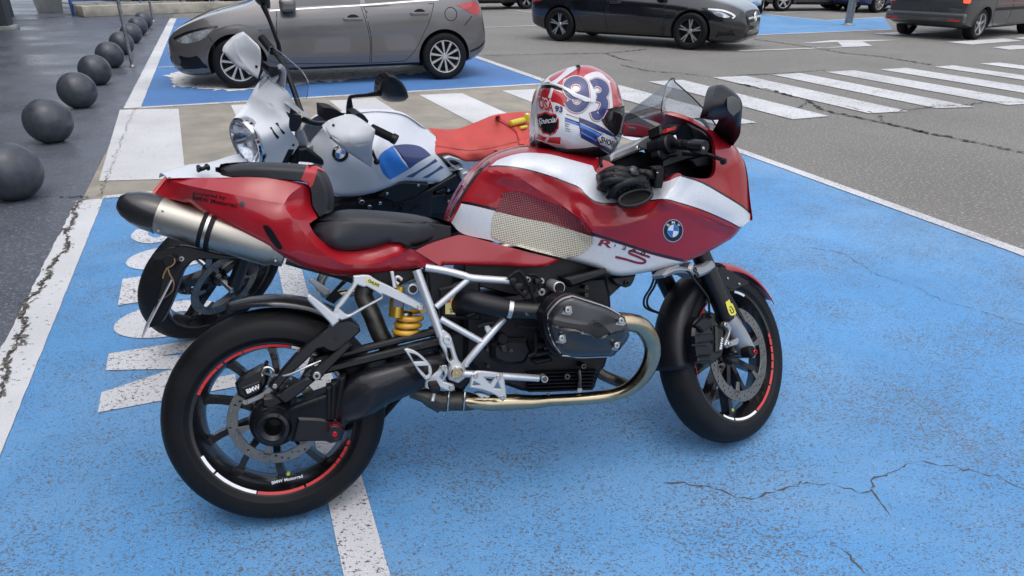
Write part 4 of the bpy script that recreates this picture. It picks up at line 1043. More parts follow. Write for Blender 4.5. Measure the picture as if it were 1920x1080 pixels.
def brake_disc(fr, ax, az, ro, ri, y, mat, parent, nh=60, carriers=6):
    d = [circ2(ax, az, ro, 64)]; hs_ = [circ2(ax, az, ri, 48)]
    for i in range(nh):
        a = 2*pi*i/nh; rr = ri+(ro-ri)*(.25, .5, .75)[i % 3]; hs_.append(circ2(ax+rr*cos(a), az+rr*sin(a), .0036, 6))
    g = plate_geo(d[0], y, .005, -1 if y < 0 else 1, .0005, hs_)
    for i in range(carriers):
        a = 2*pi*i/carriers+.2; c = np.array((ax, az)); e = np.array((cos(a), sin(a))); t = np.array((-e[1], e[0]))
        q = [c+e*(ri-.03)+t*.006, c+e*(ri+.008)+t*.012, c+e*(ri+.008)-t*.012, c+e*(ri-.03)-t*.006]
        h = plate_geo(q[::-1], y, .006, -1 if y < 0 else 1, .0005); g.add(h.V, h.F)
    g.V = [tuple(fr.out(v)) for v in g.V]; return g.mk('brake_disc', mat, parent, True, 30)
def tape(fr, ax, az, y, r0, r1, segs, mats, parent):
    for (pa, pb, mi) in segs:
        la, lb_ = fr.loc(*pa, y), fr.loc(*pb, y); a = atan2(la[2]-az, la[0]-ax); b = atan2(lb_[2]-az, lb_[0]-ax)
        while b-a > pi: b -= 2*pi
        while b-a < -pi: b += 2*pi
        n_ = max(2, int(abs(b-a)/.06)); V = []; Fc = []
        for i in range(n_+1):
            t = a+(b-a)*i/n_
            V += [fr.out((ax+r0*cos(t), y+.003, az+r0*sin(t))), fr.out((ax+r1*cos(t), y, az+r1*sin(t)))]
        for i in range(n_): Fc.append((2*i, 2*i+1, 2*i+3, 2*i+2))
        mk('rim_tape', V, Fc, mats[mi], parent, True)
M['disc'] = simple('brake_disc_steel', (.2, .195, .19), .35, .9, var=.15, vs=25)

# ---------------------------------------------------------------- red motorcycle
fr = Fr(-.671945, 1.595454, .250685, .308013, -1); RF_ = fr
red = empty('red_motorcycle', 'red and silver sport motorcycle leaning on its side stand in the blue bay', 'motorcycle', fr.mat())
RK = radians(24); RR_, RFW = .315, .300
axle = np.array((1.487, 0, RFW)); piv = axle-.043*np.array((cos(RK), 0, sin(RK)))
sf = fr.sub((-sin(RK), 0, cos(RK)), .4685, piv)
# rear wheel
tw = tyre_mesh(fr, 0, RR_, RR_, .182, .2235, red, 'rear_tyre')
rw = rim_mesh(fr, 0, RR_, .2275, .182, .06, 10, M['blackpaint'], red, phase=.18)
rw.name = 'rear_rim'
bd = brake_disc(fr, 0, RR_, .1325, .103, -.062, M['disc'], red, 45)
J = lambda *p: cp('J', *p); K = lambda *p: cp('K', *p); J3 = lambda *p: [(295+x/4.909, 770+y/4.909) for x, y in p]; M4 = lambda *p: cp('M', *p)
segs = [((456, 659), (543, 650), 0), ((547, 650), (641, 707), 1)]
for q in (((780, 400), (620, 490)), ((605, 505), (545, 540)), ((550, 555), (490, 590)), ((500, 600), (445, 640)), ((465, 645), (415, 680)), ((430, 690), (390, 735)), ((405, 745), (365, 785))):
    a, b = J(*q); segs.append((a, b, 0))
for q, mi in ((((390, 432), (515, 572)), 1), (((527, 590), (910, 755)), 1)):
    a, b = J3(*q); segs.append((a, b, mi))
segs.append(((483, 925), (570, 912), 0)); segs.append(((574, 910), (607, 889), 0))
for q in (((495, 575), (565, 540)), ((550, 525), (610, 490)), ((600, 475), (650, 440)), ((640, 420), (685, 380)), ((675, 370), (715, 330)), ((710, 310), (740, 275))):
    a, b = M4(*q); segs.append((a, b, 0))
tape(fr, 0, RR_, -.0775, .2145, .2225, segs, [M['redtape'], M['white']], rw)
disc_y(fr, 'valve_cap', 540.5, 889, -.05, .0055, .012, M['lime'], rw, 12)
text_px(fr, 'rim_lettering', None, 'BMW Motorrad', (510, 908), (568, 895), 5.5, M['white'], rw, fb=-.0745, emb=.02)
# final drive housing and hub hole
H = lambda *p: cp('H', *p); G_ = lambda *p: cp('G', *p); F_ = lambda *p: cp('F', *p)
hub = fr.loc(*c1('H', 570, 625), -.16)
def yl(prof, c, mat, name, parent, n_=36, f=fr):
    V, Fc = lathe_geo(prof, n_); return mk(name, [f.out((v[0]+c[0], v[1], v[2]+c[2])) for v in V], Fc, mat, parent, True, None, 35)
fd = yl([(0, -.07), (.022, -.07), (.0235, -.155), (.034, -.165), (.043, -.163), (.05, -.15), (.052, -.135), (.066, -.12), (.072, -.09), (.075, -.05), (0, -.05)], hub, M['blackm'], 'final_drive', red)
for i in range(24):
    a = 2*pi*i/24; V, Fc = rbox_geo((hub[0]+.0385*cos(a), -.165, hub[2]+.0385*sin(a)), (.006, .003, .006), 0); mk('drive_cover_bolt', V, Fc, M['black'], fd, False) if i % 4 == 0 else None
plate(fr, 'final_drive_rib', H((520, 480), (600, 470), (625, 500), (560, 540), (515, 520)), -.135, .05, M['blackm'], fd, .006)
# swingarm
sw = MB()
panel(fr, '', H((610, 560), (640, 520), (720, 485), (830, 445), (860, 520), (855, 575), (840, 600), (760, 680), (660, 690), (620, 650)), [(540, 770, -.15), (600, 750, -.165), (620, 790, -.165), (550, 820, -.15)], None, None, 5, rounds=[(H((610, 560), (640, 520), (720, 485), (830, 445)), 14, .03), (H((660, 690), (760, 680), (840, 600)), 10, .03)], skirt=.06, mirror=False, mb=sw)
panel(fr, '', [(614, 733), (652, 710), (680, 694), (740, 676), (790, 664), (822, 658), (846, 664), (834, 690), (806, 718), (775, 738), (730, 757), (690, 782), (655, 794), (640, 800), (622, 775)], [(640, 730, -.165), (650, 780, -.16), (760, 690, -.165), (800, 700, -.16), (700, 745, -.175), (820, 668, -.15)], None, None, 6, rounds=[([(614, 733), (652, 710), (680, 694), (740, 676), (790, 664), (822, 658)], 22, .045), ([(806, 718), (775, 738), (730, 757), (690, 782), (655, 794)], 16, .04)], creases=[([(640, 765), (700, 728), (760, 705)], 26, .008)], skirt=.06, mirror=False, mb=sw)
sw.mk('swingarm', M['blackm'], red)
# rubber gaiter straps between final drive and swingarm
for a, b in (((840, 430), (840, 590)), ((865, 410), (855, 590)), ((905, 385), (872, 585))):
    plate(fr, 'gaiter', H((a[0]-16, a[1]), (a[0]+16, a[1]-8), (b[0]+12, b[1]), (b[0]-12, b[1])), -.178, .05, M['rubber'], red, .006, corner=20)
# lug with red spool
plate(fr, 'spool_lug', H((690, 575), (800, 580), (870, 600), (915, 640), (900, 690), (850, 700), (820, 690), (760, 690), (660, 690)), -.172, .03, M['blackm'], red, .006)
sp_ = disc_y(fr, 'paddock_spool', *c1('H', 868, 647), -.215, .02, .012, M['blackm'], red, 28)
disc_y(fr, 'spool_ring', *c1('H', 868, 642), -.203, .0205, .03, M['anored'], sp_, 28); disc_y(fr, 'spool_bolt', *c1('H', 868, 655), -.218, .0075, .006, M['anored'], sp_, 14)
# hugger bracket arms
plate(fr, 'hugger_bracket', K((640, 112), (730, 105), (830, 165), (838, 205), (700, 330), (600, 395), (545, 385), (500, 355), (440, 370), (330, 480), (180, 620), (60, 765), (-10, 720), (10, 690), (240, 420), (420, 270), (560, 160)), -.15, .05, M['blackm'], red, .004, corner=30)
plate(fr, 'hugger_strut', K((720, 290), (600, 400), (400, 560), (370, 610), (410, 655), (470, 655), (500, 610), (700, 400), (760, 340)), -.158, .02, M['blackm'], red, .004)
plate(fr, 'hugger_arm', K((390, 640), (300, 650), (60, 800), (130, 860), (190, 850), (420, 660)), -.15, .03, M['blackm'], red, .004)
disc_y(fr, 'arm_bolt', *c1('K', 437, 615), -.168, .0115, .02, M['bolt'], red, 20, hole=.005); disc_y(fr, 'arm_bolt', *c1('K', 50, 710), -.156, .0065, .01, M['bolt'], red, 16, hole=.003); disc_y(fr, 'arm_bolt', *c1('K', 608, 270), -.153, .0055, .006, M['blackm'], red, 12, hole=.002)
# torque link bars
tl = MB()
for a, b, w in (((590, 678), (822, 622), 13), ((585, 700), (830, 640), 17)):
    n0 = np.array((.25, 1.)); plate(fr, '', [(a[0]-2, a[1]-w*.45), (b[0], b[1]-w*.5), (b[0]+4, b[1]), (b[0], b[1]+w*.5), (a[0], a[1]+w*.5)], -.135, .03, None, None, .006, corner=25, mb=tl)
tl.mk('torque_link', M['blackm'], red)
# rear brake caliper
cal = MB(); plate(fr, '', H((385, 410), (420, 380), (505, 335), (540, 345), (545, 400), (510, 455), (440, 490), (400, 470)), -.105, .06, None, None, .008, mb=cal); plate(fr, '', H((415, 430), (510, 395), (520, 430), (440, 470)), -.112, .02, None, None, .004, mb=cal)
rc_ = cal.mk('rear_caliper', M['blackm'], red)
text_px(fr, 'caliper_lettering', None, 'BMW', c1('H', 447, 458), c1('H', 510, 432), 8, M['white'], rc_, fb=-.1125, emb=.03)
plate(fr, 'caliper_bracket', H((520, 450), (560, 400), (590, 385), (585, 420), (540, 470), (440, 515), (420, 495)), -.09, .01, M['alucast'], red, .002); disc_y(fr, 'caliper_bolt', *c1('H', 435, 500), -.094, .0075, .02, M['bolt'], red, 14, hole=.003); disc_y(fr, 'caliper_bolt', *c1('H', 578, 424), -.1, .0075, .02, M['bolt'], red, 14, hole=.003)
tube('brake_hose', fr.pts([(c1('H', 515, 355)+(-.12,)), (c1('H', 560, 365)+(-.135,)), (c1('H', 640, 368)+(-.15,)), (c1('H', 740, 325)+(-.152,)), (c1('H', 800, 300)+(-.14,))]), .0035, M['bolt'], red, 8, 6)
tube('banjo_ring', fr.pts([(c1('H', 545+30*cos(a), 358+28*sin(a))+(-.115,)) for a in np.linspace(2.6, 6.6, 12)]), .0045, M['steel'], red, 8)
disc_y(fr, 'bleed_nipple', *c1('H', 535, 318), -.1, .0055, .03, M['rubber'], red, 10)
# rear hugger (mudguard) over the tyre
def hugger(fr_, ax, az, R, w, a0, a1, mat, parent, name, drop=.03, taper=.3, thick=.003, ny=13, side_r=None):
    V = []; n_ = 30; k = ny
    for i in range(n_+1):
        u = i/n_; a = a0+(a1-a0)*u; ww = w*(1-taper*(1-min(1, u*3))) if taper else w
        for j in range(ny):
            t = -1+2*j/(ny-1); r = R-drop*(1-sqrt(max(0, 1-(t*.98)**2)))-(0 if abs(t) < .9 else (side_r or 0)); V.append(fr_.out((ax+r*cos(a), t*ww, az+r*sin(a))))
    Fc = [(i*k+j, i*k+j+1, (i+1)*k+j+1, (i+1)*k+j) for i in range(n_) for j in range(ny-1)]
    o = mk(name, V, Fc, mat, parent, True); md = o.modifiers.new('s', 'SOLIDIFY'); md.thickness = thick; return o
hugger(fr, 0, RR_, .352, .066, radians(107), radians(44), M['carbon'], red, 'rear_hugger', .03, .75)
# silencer
S0 = fr.loc(*c1('A', 350, 640), -.05); S1 = fr.loc(*c1('A', 1420, 965), -.05); sd_v = (S1-S0)/np.linalg.norm(S1-S0); Ls = np.linalg.norm(S1-S0)
def along(prof, n_=40, sq=1.0):
    u = np.array([0, 1., 0]); w = np.cross(sd_v, u); V = []; k = n_
    for t, r in prof:
        for j in range(n_):
            a = 2*pi*j/n_; V.append(S0+sd_v*t+r*(cos(a)*u*sq+sin(a)*w))
    Fc = [(i*k+j, i*k+(j+1) % k, (i+1)*k+(j+1) % k, (i+1)*k+j) for i in range(len(prof)-1) for j in range(k)]
    return V, Fc
V, Fc = along([(.0, .05), (.0, .0515), (.16, .0525), (.3, .051), (Ls-.03, .043), (Ls, .041), (Ls, .0)]); sil = mk('silencer', V, Fc, M['titan'], red, True, None, 40)
V, Fc = along([(.002, .0535), (-.03, .0515), (-.06, .045), (-.085, .034), (-.1, .02), (-.104, .0)], sq=1.); mk('silencer_end_cap', V, Fc, M['carbon'], red, True)
t0_ = np.dot(fr.loc(*c1('A', 770, 770), -.05)-S0, sd_v); V, Fc = along([(t0_-.016, .0535), (t0_-.016, .056), (t0_+.016, .056), (t0_+.016, .0535)]); stp = mk('silencer_strap', V, Fc, M['rubber'], red, True, None, 40); V, Fc = along([(t0_-.004, .0565), (t0_-.004, .0575), (t0_+.004, .0575), (t0_+.004, .0565)]); mk('strap_clip', V, Fc, M['bolt'], stp, True, None, 40)
for p in ((380, 612), (345, 780), (1290, 945), (1335, 1030)): disc_y(fr, 'rivet', *c1('A', *p), -.101 if p[1] < 700 else -.096, .0035, .008, M['bolt'], sil, 10)
tube('link_pipe', fr.pts([(c1('A', 1440, 985)+(-.05,)), (675, 520, -.05), (c1('G', 510, 270)+(-.05,)), (c1('G', 570, 400)+(-.06,)), (c1('G', 640, 560)+(-.06,)), (760, 690, -.06), (800, 740, -.07), (830, 760, -.08)]), .027, M['pipe'], red, 20, 6)
# number plate hanger below the tail
plate(fr, 'plate_hanger', cp('U', (245, 265), (340, 215), (430, 200), (470, 180), (560, 190), (800, 250), (1000, 280), (1000, 300), (860, 300), (640, 300), (560, 330), (505, 400), (470, 500), (420, 640), (345, 800), (290, 850), (220, 880), (340, 430), (335, 310), (250, 310)), -.06, .035, M['black'], red, .003, corner=30)
pv = fr.pts([(322, 520, -.03), (c1('U', 185, 900)+(-.03,))]); V, Fc = rbox_geo((0, 0, 0), (.004, .22, np.linalg.norm(pv[0]-pv[1])), .001); dz = (pv[0]-pv[1]); ang_ = atan2(dz[0], dz[2])
o = mk('number_plate', [tuple(Matrix.Rotation(radians(12), 3, 'Z')@Matrix.Rotation(ang_, 3, 'Y')@Vector(v)+Vector((pv[0]+pv[1])/2)) for v in V], Fc, M['alucast'], red, False)
disc_y(fr, 'indicator_stub', *c1('U', 395, 315), -.1, .017, .05, M['rubber'], red, 18); disc_y(fr, 'hanger_bolt', *c1('U', 495, 295), -.064, .0075, .01, M['bolt'], red, 14, hole=.003)
for q in (((375, 370), (345, 430), (340, 460)), ((380, 375), (400, 430), (430, 490), (420, 560), (370, 610), (305, 645)), ((435, 290), (440, 320), (420, 350), (380, 370))):
    tube('loose_wire', fr.pts([c1('U', *p)+(-.105,) for p in q]), .0019, M['wire'], red, 6, 5)

# ----- tail bodywork
A = lambda *p: cp('A', *p); Bc = lambda *p: cp('B', *p); C = lambda *p: cp('C', *p); D = lambda *p: cp('D', *p)
ridge = A((430, 345), (620, 400), (900, 455), (1200, 515), (1405, 555))
topedge = A((410, 335), (520, 330), (860, 328), (1100, 325), (1320, 335), (1500, 362), (1590, 378))
scoopU = A((1590, 378), (1520, 425), (1450, 480), (1405, 555))
outer = A((1405, 555), (1425, 600), (1470, 660), (1530, 735), (1610, 840), (1700, 935), (1890, 1048))+Bc((450, 1063), (620, 1058), (760, 1015), (880, 960), (940, 932))
seat_low = Bc((100, 745), (160, 830), (280, 920), (420, 950), (560, 935), (700, 900), (800, 872), (870, 895), (940, 930))
tm = MB()
rpt = [(x, y, -.115+.05*(i == 0)) for i, (x, y) in enumerate(ridge)]
panel(fr, '', topedge+scoopU[1:]+ridge[::-1][1:], rpt+[(x, y, v) for (x, y), v in zip(topedge, (-.045, -.06, -.075, -.08, -.08, -.075, -.07))]+[scoopU[2]+(-.1,)], None, None, 5, mb=tm, reg='tail', mirror=False, skirt=0, corner=60)
tin = A((1590, 378), (1622, 430), (1635, 560), (1672, 630), (1690, 668))
panel(fr, '', scoopU[::-1]+tin[1:]+A((1620, 715))+seat_low[:-1]+outer[::-1][:-1], [p+(-.115,) for p in outer[:1]]+[p+(-.135,) for p in outer[2:]]+[p+(-.1,) for p in seat_low]+[(x, y, v) for (x, y), v in zip(tin, (-.07, -.06, -.055, -.06, -.07))]+A((1480, 530, -.09), (1560, 600, -.085))+[p+(v,) for p, v in zip(scoopU[1:3], (-.085, -.1))], None, None, 5, mb=tm, reg='tail', mirror=False, skirt=0, corner=60)
bottom = G_((1040, 62), (990, 66), (860, 85), (700, 105), (440, 130), (300, 125), (100, 70), (0, 25))+A((1440, 1022), (1300, 940), (1000, 780), (760, 650), (600, 550), (400, 500), (310, 470))
panel(fr, '', ridge+outer[1:]+Bc((985, 950), (1150, 1058))+bottom[1:]+A((318, 455), (412, 338)), [p+(-.115,) for p in ridge[1:]]+[ridge[0]+(-.065,)]+[p+(-.135,) for p in outer[2:]]+[(x, y, v) for (x, y), v in zip(bottom, (-.12, -.12, -.12, -.118, -.115, -.112, -.11, -.108, -.105, -.1, -.095, -.09, -.08, -.06, -.045))]+A((1250, 650, -.125), (1000, 560, -.12), (410, 345, -.05)), None, None, 5, rounds=[(bottom[2:13], 14, .02)], mb=tm, reg='tail', mirror=False, skirt=.02, corner=60)
tail = tm.mk('tail_fairing', M['red'], red)
plate(fr, 'seam_backing', Bc((880, 930), (1000, 930), (1230, 1075), (1100, 1075)), -.112, .03, M['black'], red, .003, sm=False)
tl2 = MB(); tl2.V, tl2.F, tl2.m = list(tm.V), list(tm.F), list(tm.m); tl2.V = [(v[0], -v[1], v[2]) for v in tl2.V]; tl2.F = [f[::-1] for f in tl2.F]; tl2.mk('tail_fairing', M['red'], red)
Tb = bvh_of('tail')
# deck between the two tail halves, under the pillion pad
dk = fr.pts([p+(-.07,) for p in topedge]); V = []; 
for p in dk: V += [(p[0], -.078, p[2]-.002), (p[0], .078, p[2]-.002)]
mk('tail_deck', V, [(2*i, 2*i+2, 2*i+3, 2*i+1) for i in range(len(dk)-1)], M['red'], red, True)
panel(fr, 'tail_light', A((283, 462), (310, 472), (412, 338), (398, 318)), A((283, 462, -.04), (310, 472, -.046), (412, 338, -.052), (398, 318, -.03)), M['redlens'], red, 3, corner=20)
text_px(fr, 'tail_lettering', Tb, 'powered by', c1('A', 638, 468), c1('A', 915, 510), 6, M['blackpaint'], tail, emb=.012, up=(.05, -1)); text_px(fr, 'tail_lettering', Tb, 'BMW Motorrad', c1('A', 636, 512), c1('A', 1010, 580), 7.5, M['blackpaint'], tail, emb=.015, up=(.05, -1))
decal(fr, 'tail_dot', Tb, [(ell(*c1('A', 1053, 552), 5, 5), (), 0)], M['blackpaint'], tail)
decal(fr, 'tail_vent', Tb, [(spoly(A((1225, 735), (1260, 728), (1300, 760), (1370, 870), (1395, 920), (1380, 938), (1340, 915), (1270, 820))), (), 0)], M['black'], tail); decal(fr, 'vent_mesh', Tb, [(spoly(A((1245, 740), (1285, 762), (1345, 830), (1290, 850))), (), 0)], M['engine'], tail, .002)
# ----- seats
panel(fr, 'rider_seat', Bc((95, 720), (160, 665), (290, 615), (400, 597), (560, 600), (760, 615), (950, 635), (1120, 660), (1220, 690), (1270, 735), (1290, 770), (1270, 800), (1180, 845), (1060, 890), (960, 910), (900, 890), (840, 870), (760, 885), (640, 920), (480, 948), (380, 950), (260, 915), (160, 830)),
      Bc((95, 720, -.07), (400, 700, -.125), (700, 760, -.13), (1000, 800, -.115), (1250, 770, -.06), (400, 920, -.12), (900, 880, -.115), (300, 850, -.13)), M['seat'], red, 4,
      rounds=[(Bc((95, 720), (160, 665), (290, 615), (400, 597), (560, 600), (760, 615), (950, 635), (1120, 660), (1220, 690), (1270, 735), (1290, 770)), 24, .115), (Bc((1290, 770), (1270, 800), (1180, 845), (1060, 890), (960, 910)), 8, .03), (Bc((160, 830), (260, 915), (380, 950), (480, 948), (640, 920), (760, 885)), 12, .03)], creases=[(Bc((100, 708), (300, 690), (480, 685), (750, 697), (1000, 712), (1230, 715)), 5, -.0022)], reg='seat')
panel(fr, 'pillion_seat', A((860, 250), (900, 222), (1000, 205), (1180, 196), (1400, 203), (1560, 215), (1690, 235), (1760, 285), (1805, 380), (1828, 480), (1825, 600), (1780, 630), (1700, 640), (1660, 560), (1632, 430), (1590, 372), (1500, 350), (1300, 335), (1000, 318), (890, 312), (862, 285)),
      A((870, 260, -.05), (1200, 290, -.08), (1500, 300, -.085), (1720, 400, -.085), (1740, 560, -.075), (1650, 300, -.085)), M['seat'], red, 4,
      rounds=[(A((862, 285), (860, 250), (900, 222), (1000, 205), (1180, 196), (1400, 203), (1560, 215), (1690, 235), (1760, 285), (1805, 380), (1828, 480), (1825, 600)), 15, .075)], reg='pill')
Pb = bvh_of('pill')
decal(fr, 'pillion_strap', Pb, [(spoly(A((1600, 232), (1618, 220), (1690, 238), (1690, 260), (1655, 380), (1630, 410), (1590, 370), (1550, 345)), 3), (), 0)], M['red2'], red, .003, fb=-.08); decal(fr, 'pillion_patch', Pb, [(spoly(A((1612, 222), (1690, 240), (1738, 268), (1748, 285), (1690, 258), (1625, 235)), 3), (), 0)], M['redtape'], red, .002, fb=-.02)
# ----- side cover below the tank
panel(fr, 'side_cover', Bc((985, 945), (1100, 890), (1280, 832), (1390, 815), (1600, 868), (1890, 945))+C((150, 910), (290, 945))+F_((690, 28), (560, 75), (300, 70), (0, 62))+G_((1240, 60), (1050, 62))+Bc((1165, 1056)),
      Bc((985, 945, -.135), (1390, 815, -.12), (1890, 945, -.14), (1165, 1056, -.13))+[(1048, 487, -.155), (950, 490, -.15), (960, 470, -.15)], M['red'], red, 5, rounds=[(F_((690, 28), (560, 75), (300, 70), (0, 62))+G_((1050, 62)), 8, .012)], mirror=False, skirt=.02, corner=50)
# ----- tank and front fairing
arcR = Bc((1240, 692), (1290, 570), (1390, 400), (1500, 250), (1600, 160), (1740, 95), (1890, 62))
toptank = [(1004, 275), (1050, 279), (1110, 293), (1150, 308)]
cock = [(1165, 332), (1200, 345), (1247, 339), (1269, 324.5), (1283, 330), (1305, 334), (1322, 335), (1334, 332), (1341, 320), (1342, 296), (1338.7, 268.5), (1326.6, 247), (1293, 227), (1269, 219), (1249, 214), (1250.8, 208.3), (1269, 211), (1295, 221), (1322, 238), (1348, 251), (1377, 273), (1389, 290), (1400, 317), (1407, 378), (1411, 410.5)]
low = [(1405, 414), (1389, 428.5), (1375, 445), (1355.5, 457), (1326.6, 473)]+C((1320, 940), (1200, 987), (950, 1045), (730, 1068), (560, 1002), (350, 942), (285, 924), (0, 848))+Bc((1600, 853), (1380, 800), (1290, 710))
S1up = Bc((1620, 228), (1700, 172))+C((0, 112), (200, 120), (380, 165), (545, 210), (580, 270), (700, 330))+[(1200, 345), (1247, 341)]+C((1240, 292), (1400, 350), (1600, 465), (1710, 535), (1772, 590))
S1lo = C((1768, 640), (1700, 697), (1600, 640), (1400, 553), (1200, 490), (1090, 468), (900, 490), (720, 500), (600, 495), (530, 465), (480, 420), (440, 375), (330, 330), (200, 282), (0, 228))+Bc((1700, 225))
line1 = C((1700, 700), (1600, 645), (1400, 558), (1200, 495), (1090, 473), (900, 494), (720, 505), (600, 500), (530, 470), (480, 425), (440, 382), (330, 336), (200, 288), (0, 234))+Bc((1700, 230), (1600, 236))
line2 = C((1238, 288), (1400, 342), (1600, 455), (1710, 525), (1775, 575))
S2up = Bc((1290, 706), (1375, 548), (1500, 572), (1700, 622), (1890, 668))+C((200, 655), (400, 715), (545, 758), (800, 838), (1000, 903), (1250, 962), (1325, 942))
S2 = S2up+low[5:]
line3 = Bc((1370, 535), (1500, 558), (1700, 606), (1890, 650))+C((200, 638), (400, 698), (545, 742), (800, 822), (1000, 888), (1255, 950))
wedge = C((1110, 475), (1150, 410), (1240, 295))
knee = Bc((1600, 262), (1720, 300), (1890, 345))+C((150, 420), (300, 510), (440, 620), (540, 730))
ctrl = [p+(v,) for p, v in zip(arcR, (-.085, -.105, -.115, -.12, -.115, -.11, -.1))]+[p+(-.105,) for p in toptank[:3]]+[(1150, 308, -.115)]
ctrl += Bc((1450, 640, -.118), (1600, 700, -.128), (1700, 400, -.145), (1800, 180, -.155), (1890, 800, -.14))+C((100, 180, -.165), (300, 250, -.18), (100, 330, -.165), (350, 480, -.175), (300, 800, -.15), (450, 400, -.19), (560, 470, -.2), (700, 520, -.205), (700, 640, -.2), (560, 330, -.16), (800, 430, -.165), (1000, 400, -.175), (900, 600, -.205), (700, 800, -.18), (1100, 470, -.225), (1240, 300, -.215), (1400, 420, -.225), (1600, 560, -.19), (1170, 720, -.205), (1400, 700, -.19), (1600, 730, -.155), (1000, 960, -.165), (730, 1060, -.15), (1300, 930, -.16), (1700, 690, -.15), (1790, 610, -.105), (1500, 860, -.15))
ctrl += [(1269, 326, -.205), (1322, 336, -.215), (1341, 300, -.21), (1327, 248, -.2), (1293, 226, -.19), (1250, 211, -.165), (1377, 274, -.155), (1400, 317, -.13), (1407, 378, -.11), (1365, 320, -.185), (1348, 252, -.155)]
pill = panel(fr, 'tank_fairing', arcR+toptank+cock+low, ctrl, [M['red'], M['silver'], M['blackpaint']], red, 4.5,
      rounds=[(arcR[:1]+arcR+toptank[:3], 26, .085), ([(1348, 251), (1377, 273), (1389, 290), (1400, 317), (1407, 378), (1411, 410.5)], 16, .05), ([(1389, 428.5), (1375, 445), (1355.5, 457), (1326.6, 473)]+C((1320, 940), (1200, 987), (950, 1045), (730, 1068), (560, 1002), (350, 942)), 10, .02)],
      creases=[(wedge, 22, .012), (C((1110, 475), (1300, 560), (1700, 730)), 16, .006), (knee, 22, .008), (line1[6:10], 14, .006), (C((450, 560), (540, 690), (750, 690), (950, 620), (1090, 480)), 18, .006)],
      regions=[(S1up+S1lo, 1), (S2, 1), (strip(line1, 2.6), 2, False), (strip(line2, 3.6), 2, False), (strip(line3, 5.), 2, False)], mirror=False, skirt=.018, corner=62, reg='tank', n=4)
tank = pill; TB = bvh_of('tank')
mir = bpy.data.objects.new('tank_fairing', tank.data.copy()); COL.objects.link(mir); mir.parent = red
for v in mir.data.vertices: v.co.y = -v.co.y
mir.data.flip_normals()
# tank spine between the halves, and nose closing
def bridge(name, pix, y, mat, parent, crown=0., n_=8):
    P = fr.pts([p[:2]+(y,) for p in crs_px(pix)]); V = []
    for p in P:
        for j in range(n_+1):
            t = -1+2*j/n_; V.append((p[0], t*abs(y), p[2]+crown*(1-t*t)))
    k = n_+1; return mk(name, V, [(i*k+j, i*k+j+1, (i+1)*k+j+1, (i+1)*k+j) for i in range(len(P)-1) for j in range(n_)], mat, parent, True)
def crs_px(p): return [tuple(q) for q in crs([a[:2] for a in p], 5)]
bridge('tank_top', arcR[2:]+toptank, -.03, M['red'], red, .004)
bridge('nose_cowl', [(1250.8, 208.3), (1269, 211), (1295, 221), (1322, 238), (1348, 251), (1377, 273), (1389, 290), (1400, 317), (1407, 378), (1411, 410.5), (1405, 414), (1389, 428.5), (1375, 445), (1355.5, 457), (1326.6, 473)], -.1, M['red'], red, .0)
# black glossy trim along the rear edge of the tank
decal(fr, 'tank_edge_trim', TB, [(strip([(x+2.2, y+1.2) for x, y in Bc((1268, 655), (1330, 545), (1425, 395), (1520, 262), (1600, 190))], 4.5), (), 0)], M['blackpaint'], tank, .0015, fb=-.11)
# dotted grip pad
gp = Bc((1725, 448), (1890, 452))+C((150, 480), (300, 530), (440, 625), (535, 730), (548, 775), (530, 830), (450, 895), (330, 925), (150, 890), (0, 850))+Bc((1660, 842), (1628, 790), (1645, 640), (1700, 540))
V2 = spoly(gp, 4)
pad = MB()
cream = spoly(Bc((1645, 612), (1700, 622), (1890, 668))+C((200, 655), (400, 715), (545, 758), (600, 800), (500, 960), (0, 880))+Bc((1600, 900), (1600, 700)), 3)
Vp, Fp = cdt(V2, (), [(Bc((1640, 612), (1700, 622), (1890, 668))+C((200, 655), (400, 715), (548, 760)), False)], 4)
Pp = np.array([cast(fr, TB, v[0], v[1], .0028, -.15) for v in Vp]); nr = np.cross(Pp[Fp[:, 1]]-Pp[Fp[:, 0]], Pp[Fp[:, 2]]-Pp[Fp[:, 0]]); fl_ = (nr*(fr.co-Pp[Fp].mean(1))).sum(1) < 0; Fp[fl_] = Fp[fl_][:, ::-1]
mk('grip_pad', Pp, Fp, [M['gripred'], M['gripcream']], tank, True, inpoly(Vp[Fp].mean(1), cream).astype(int))
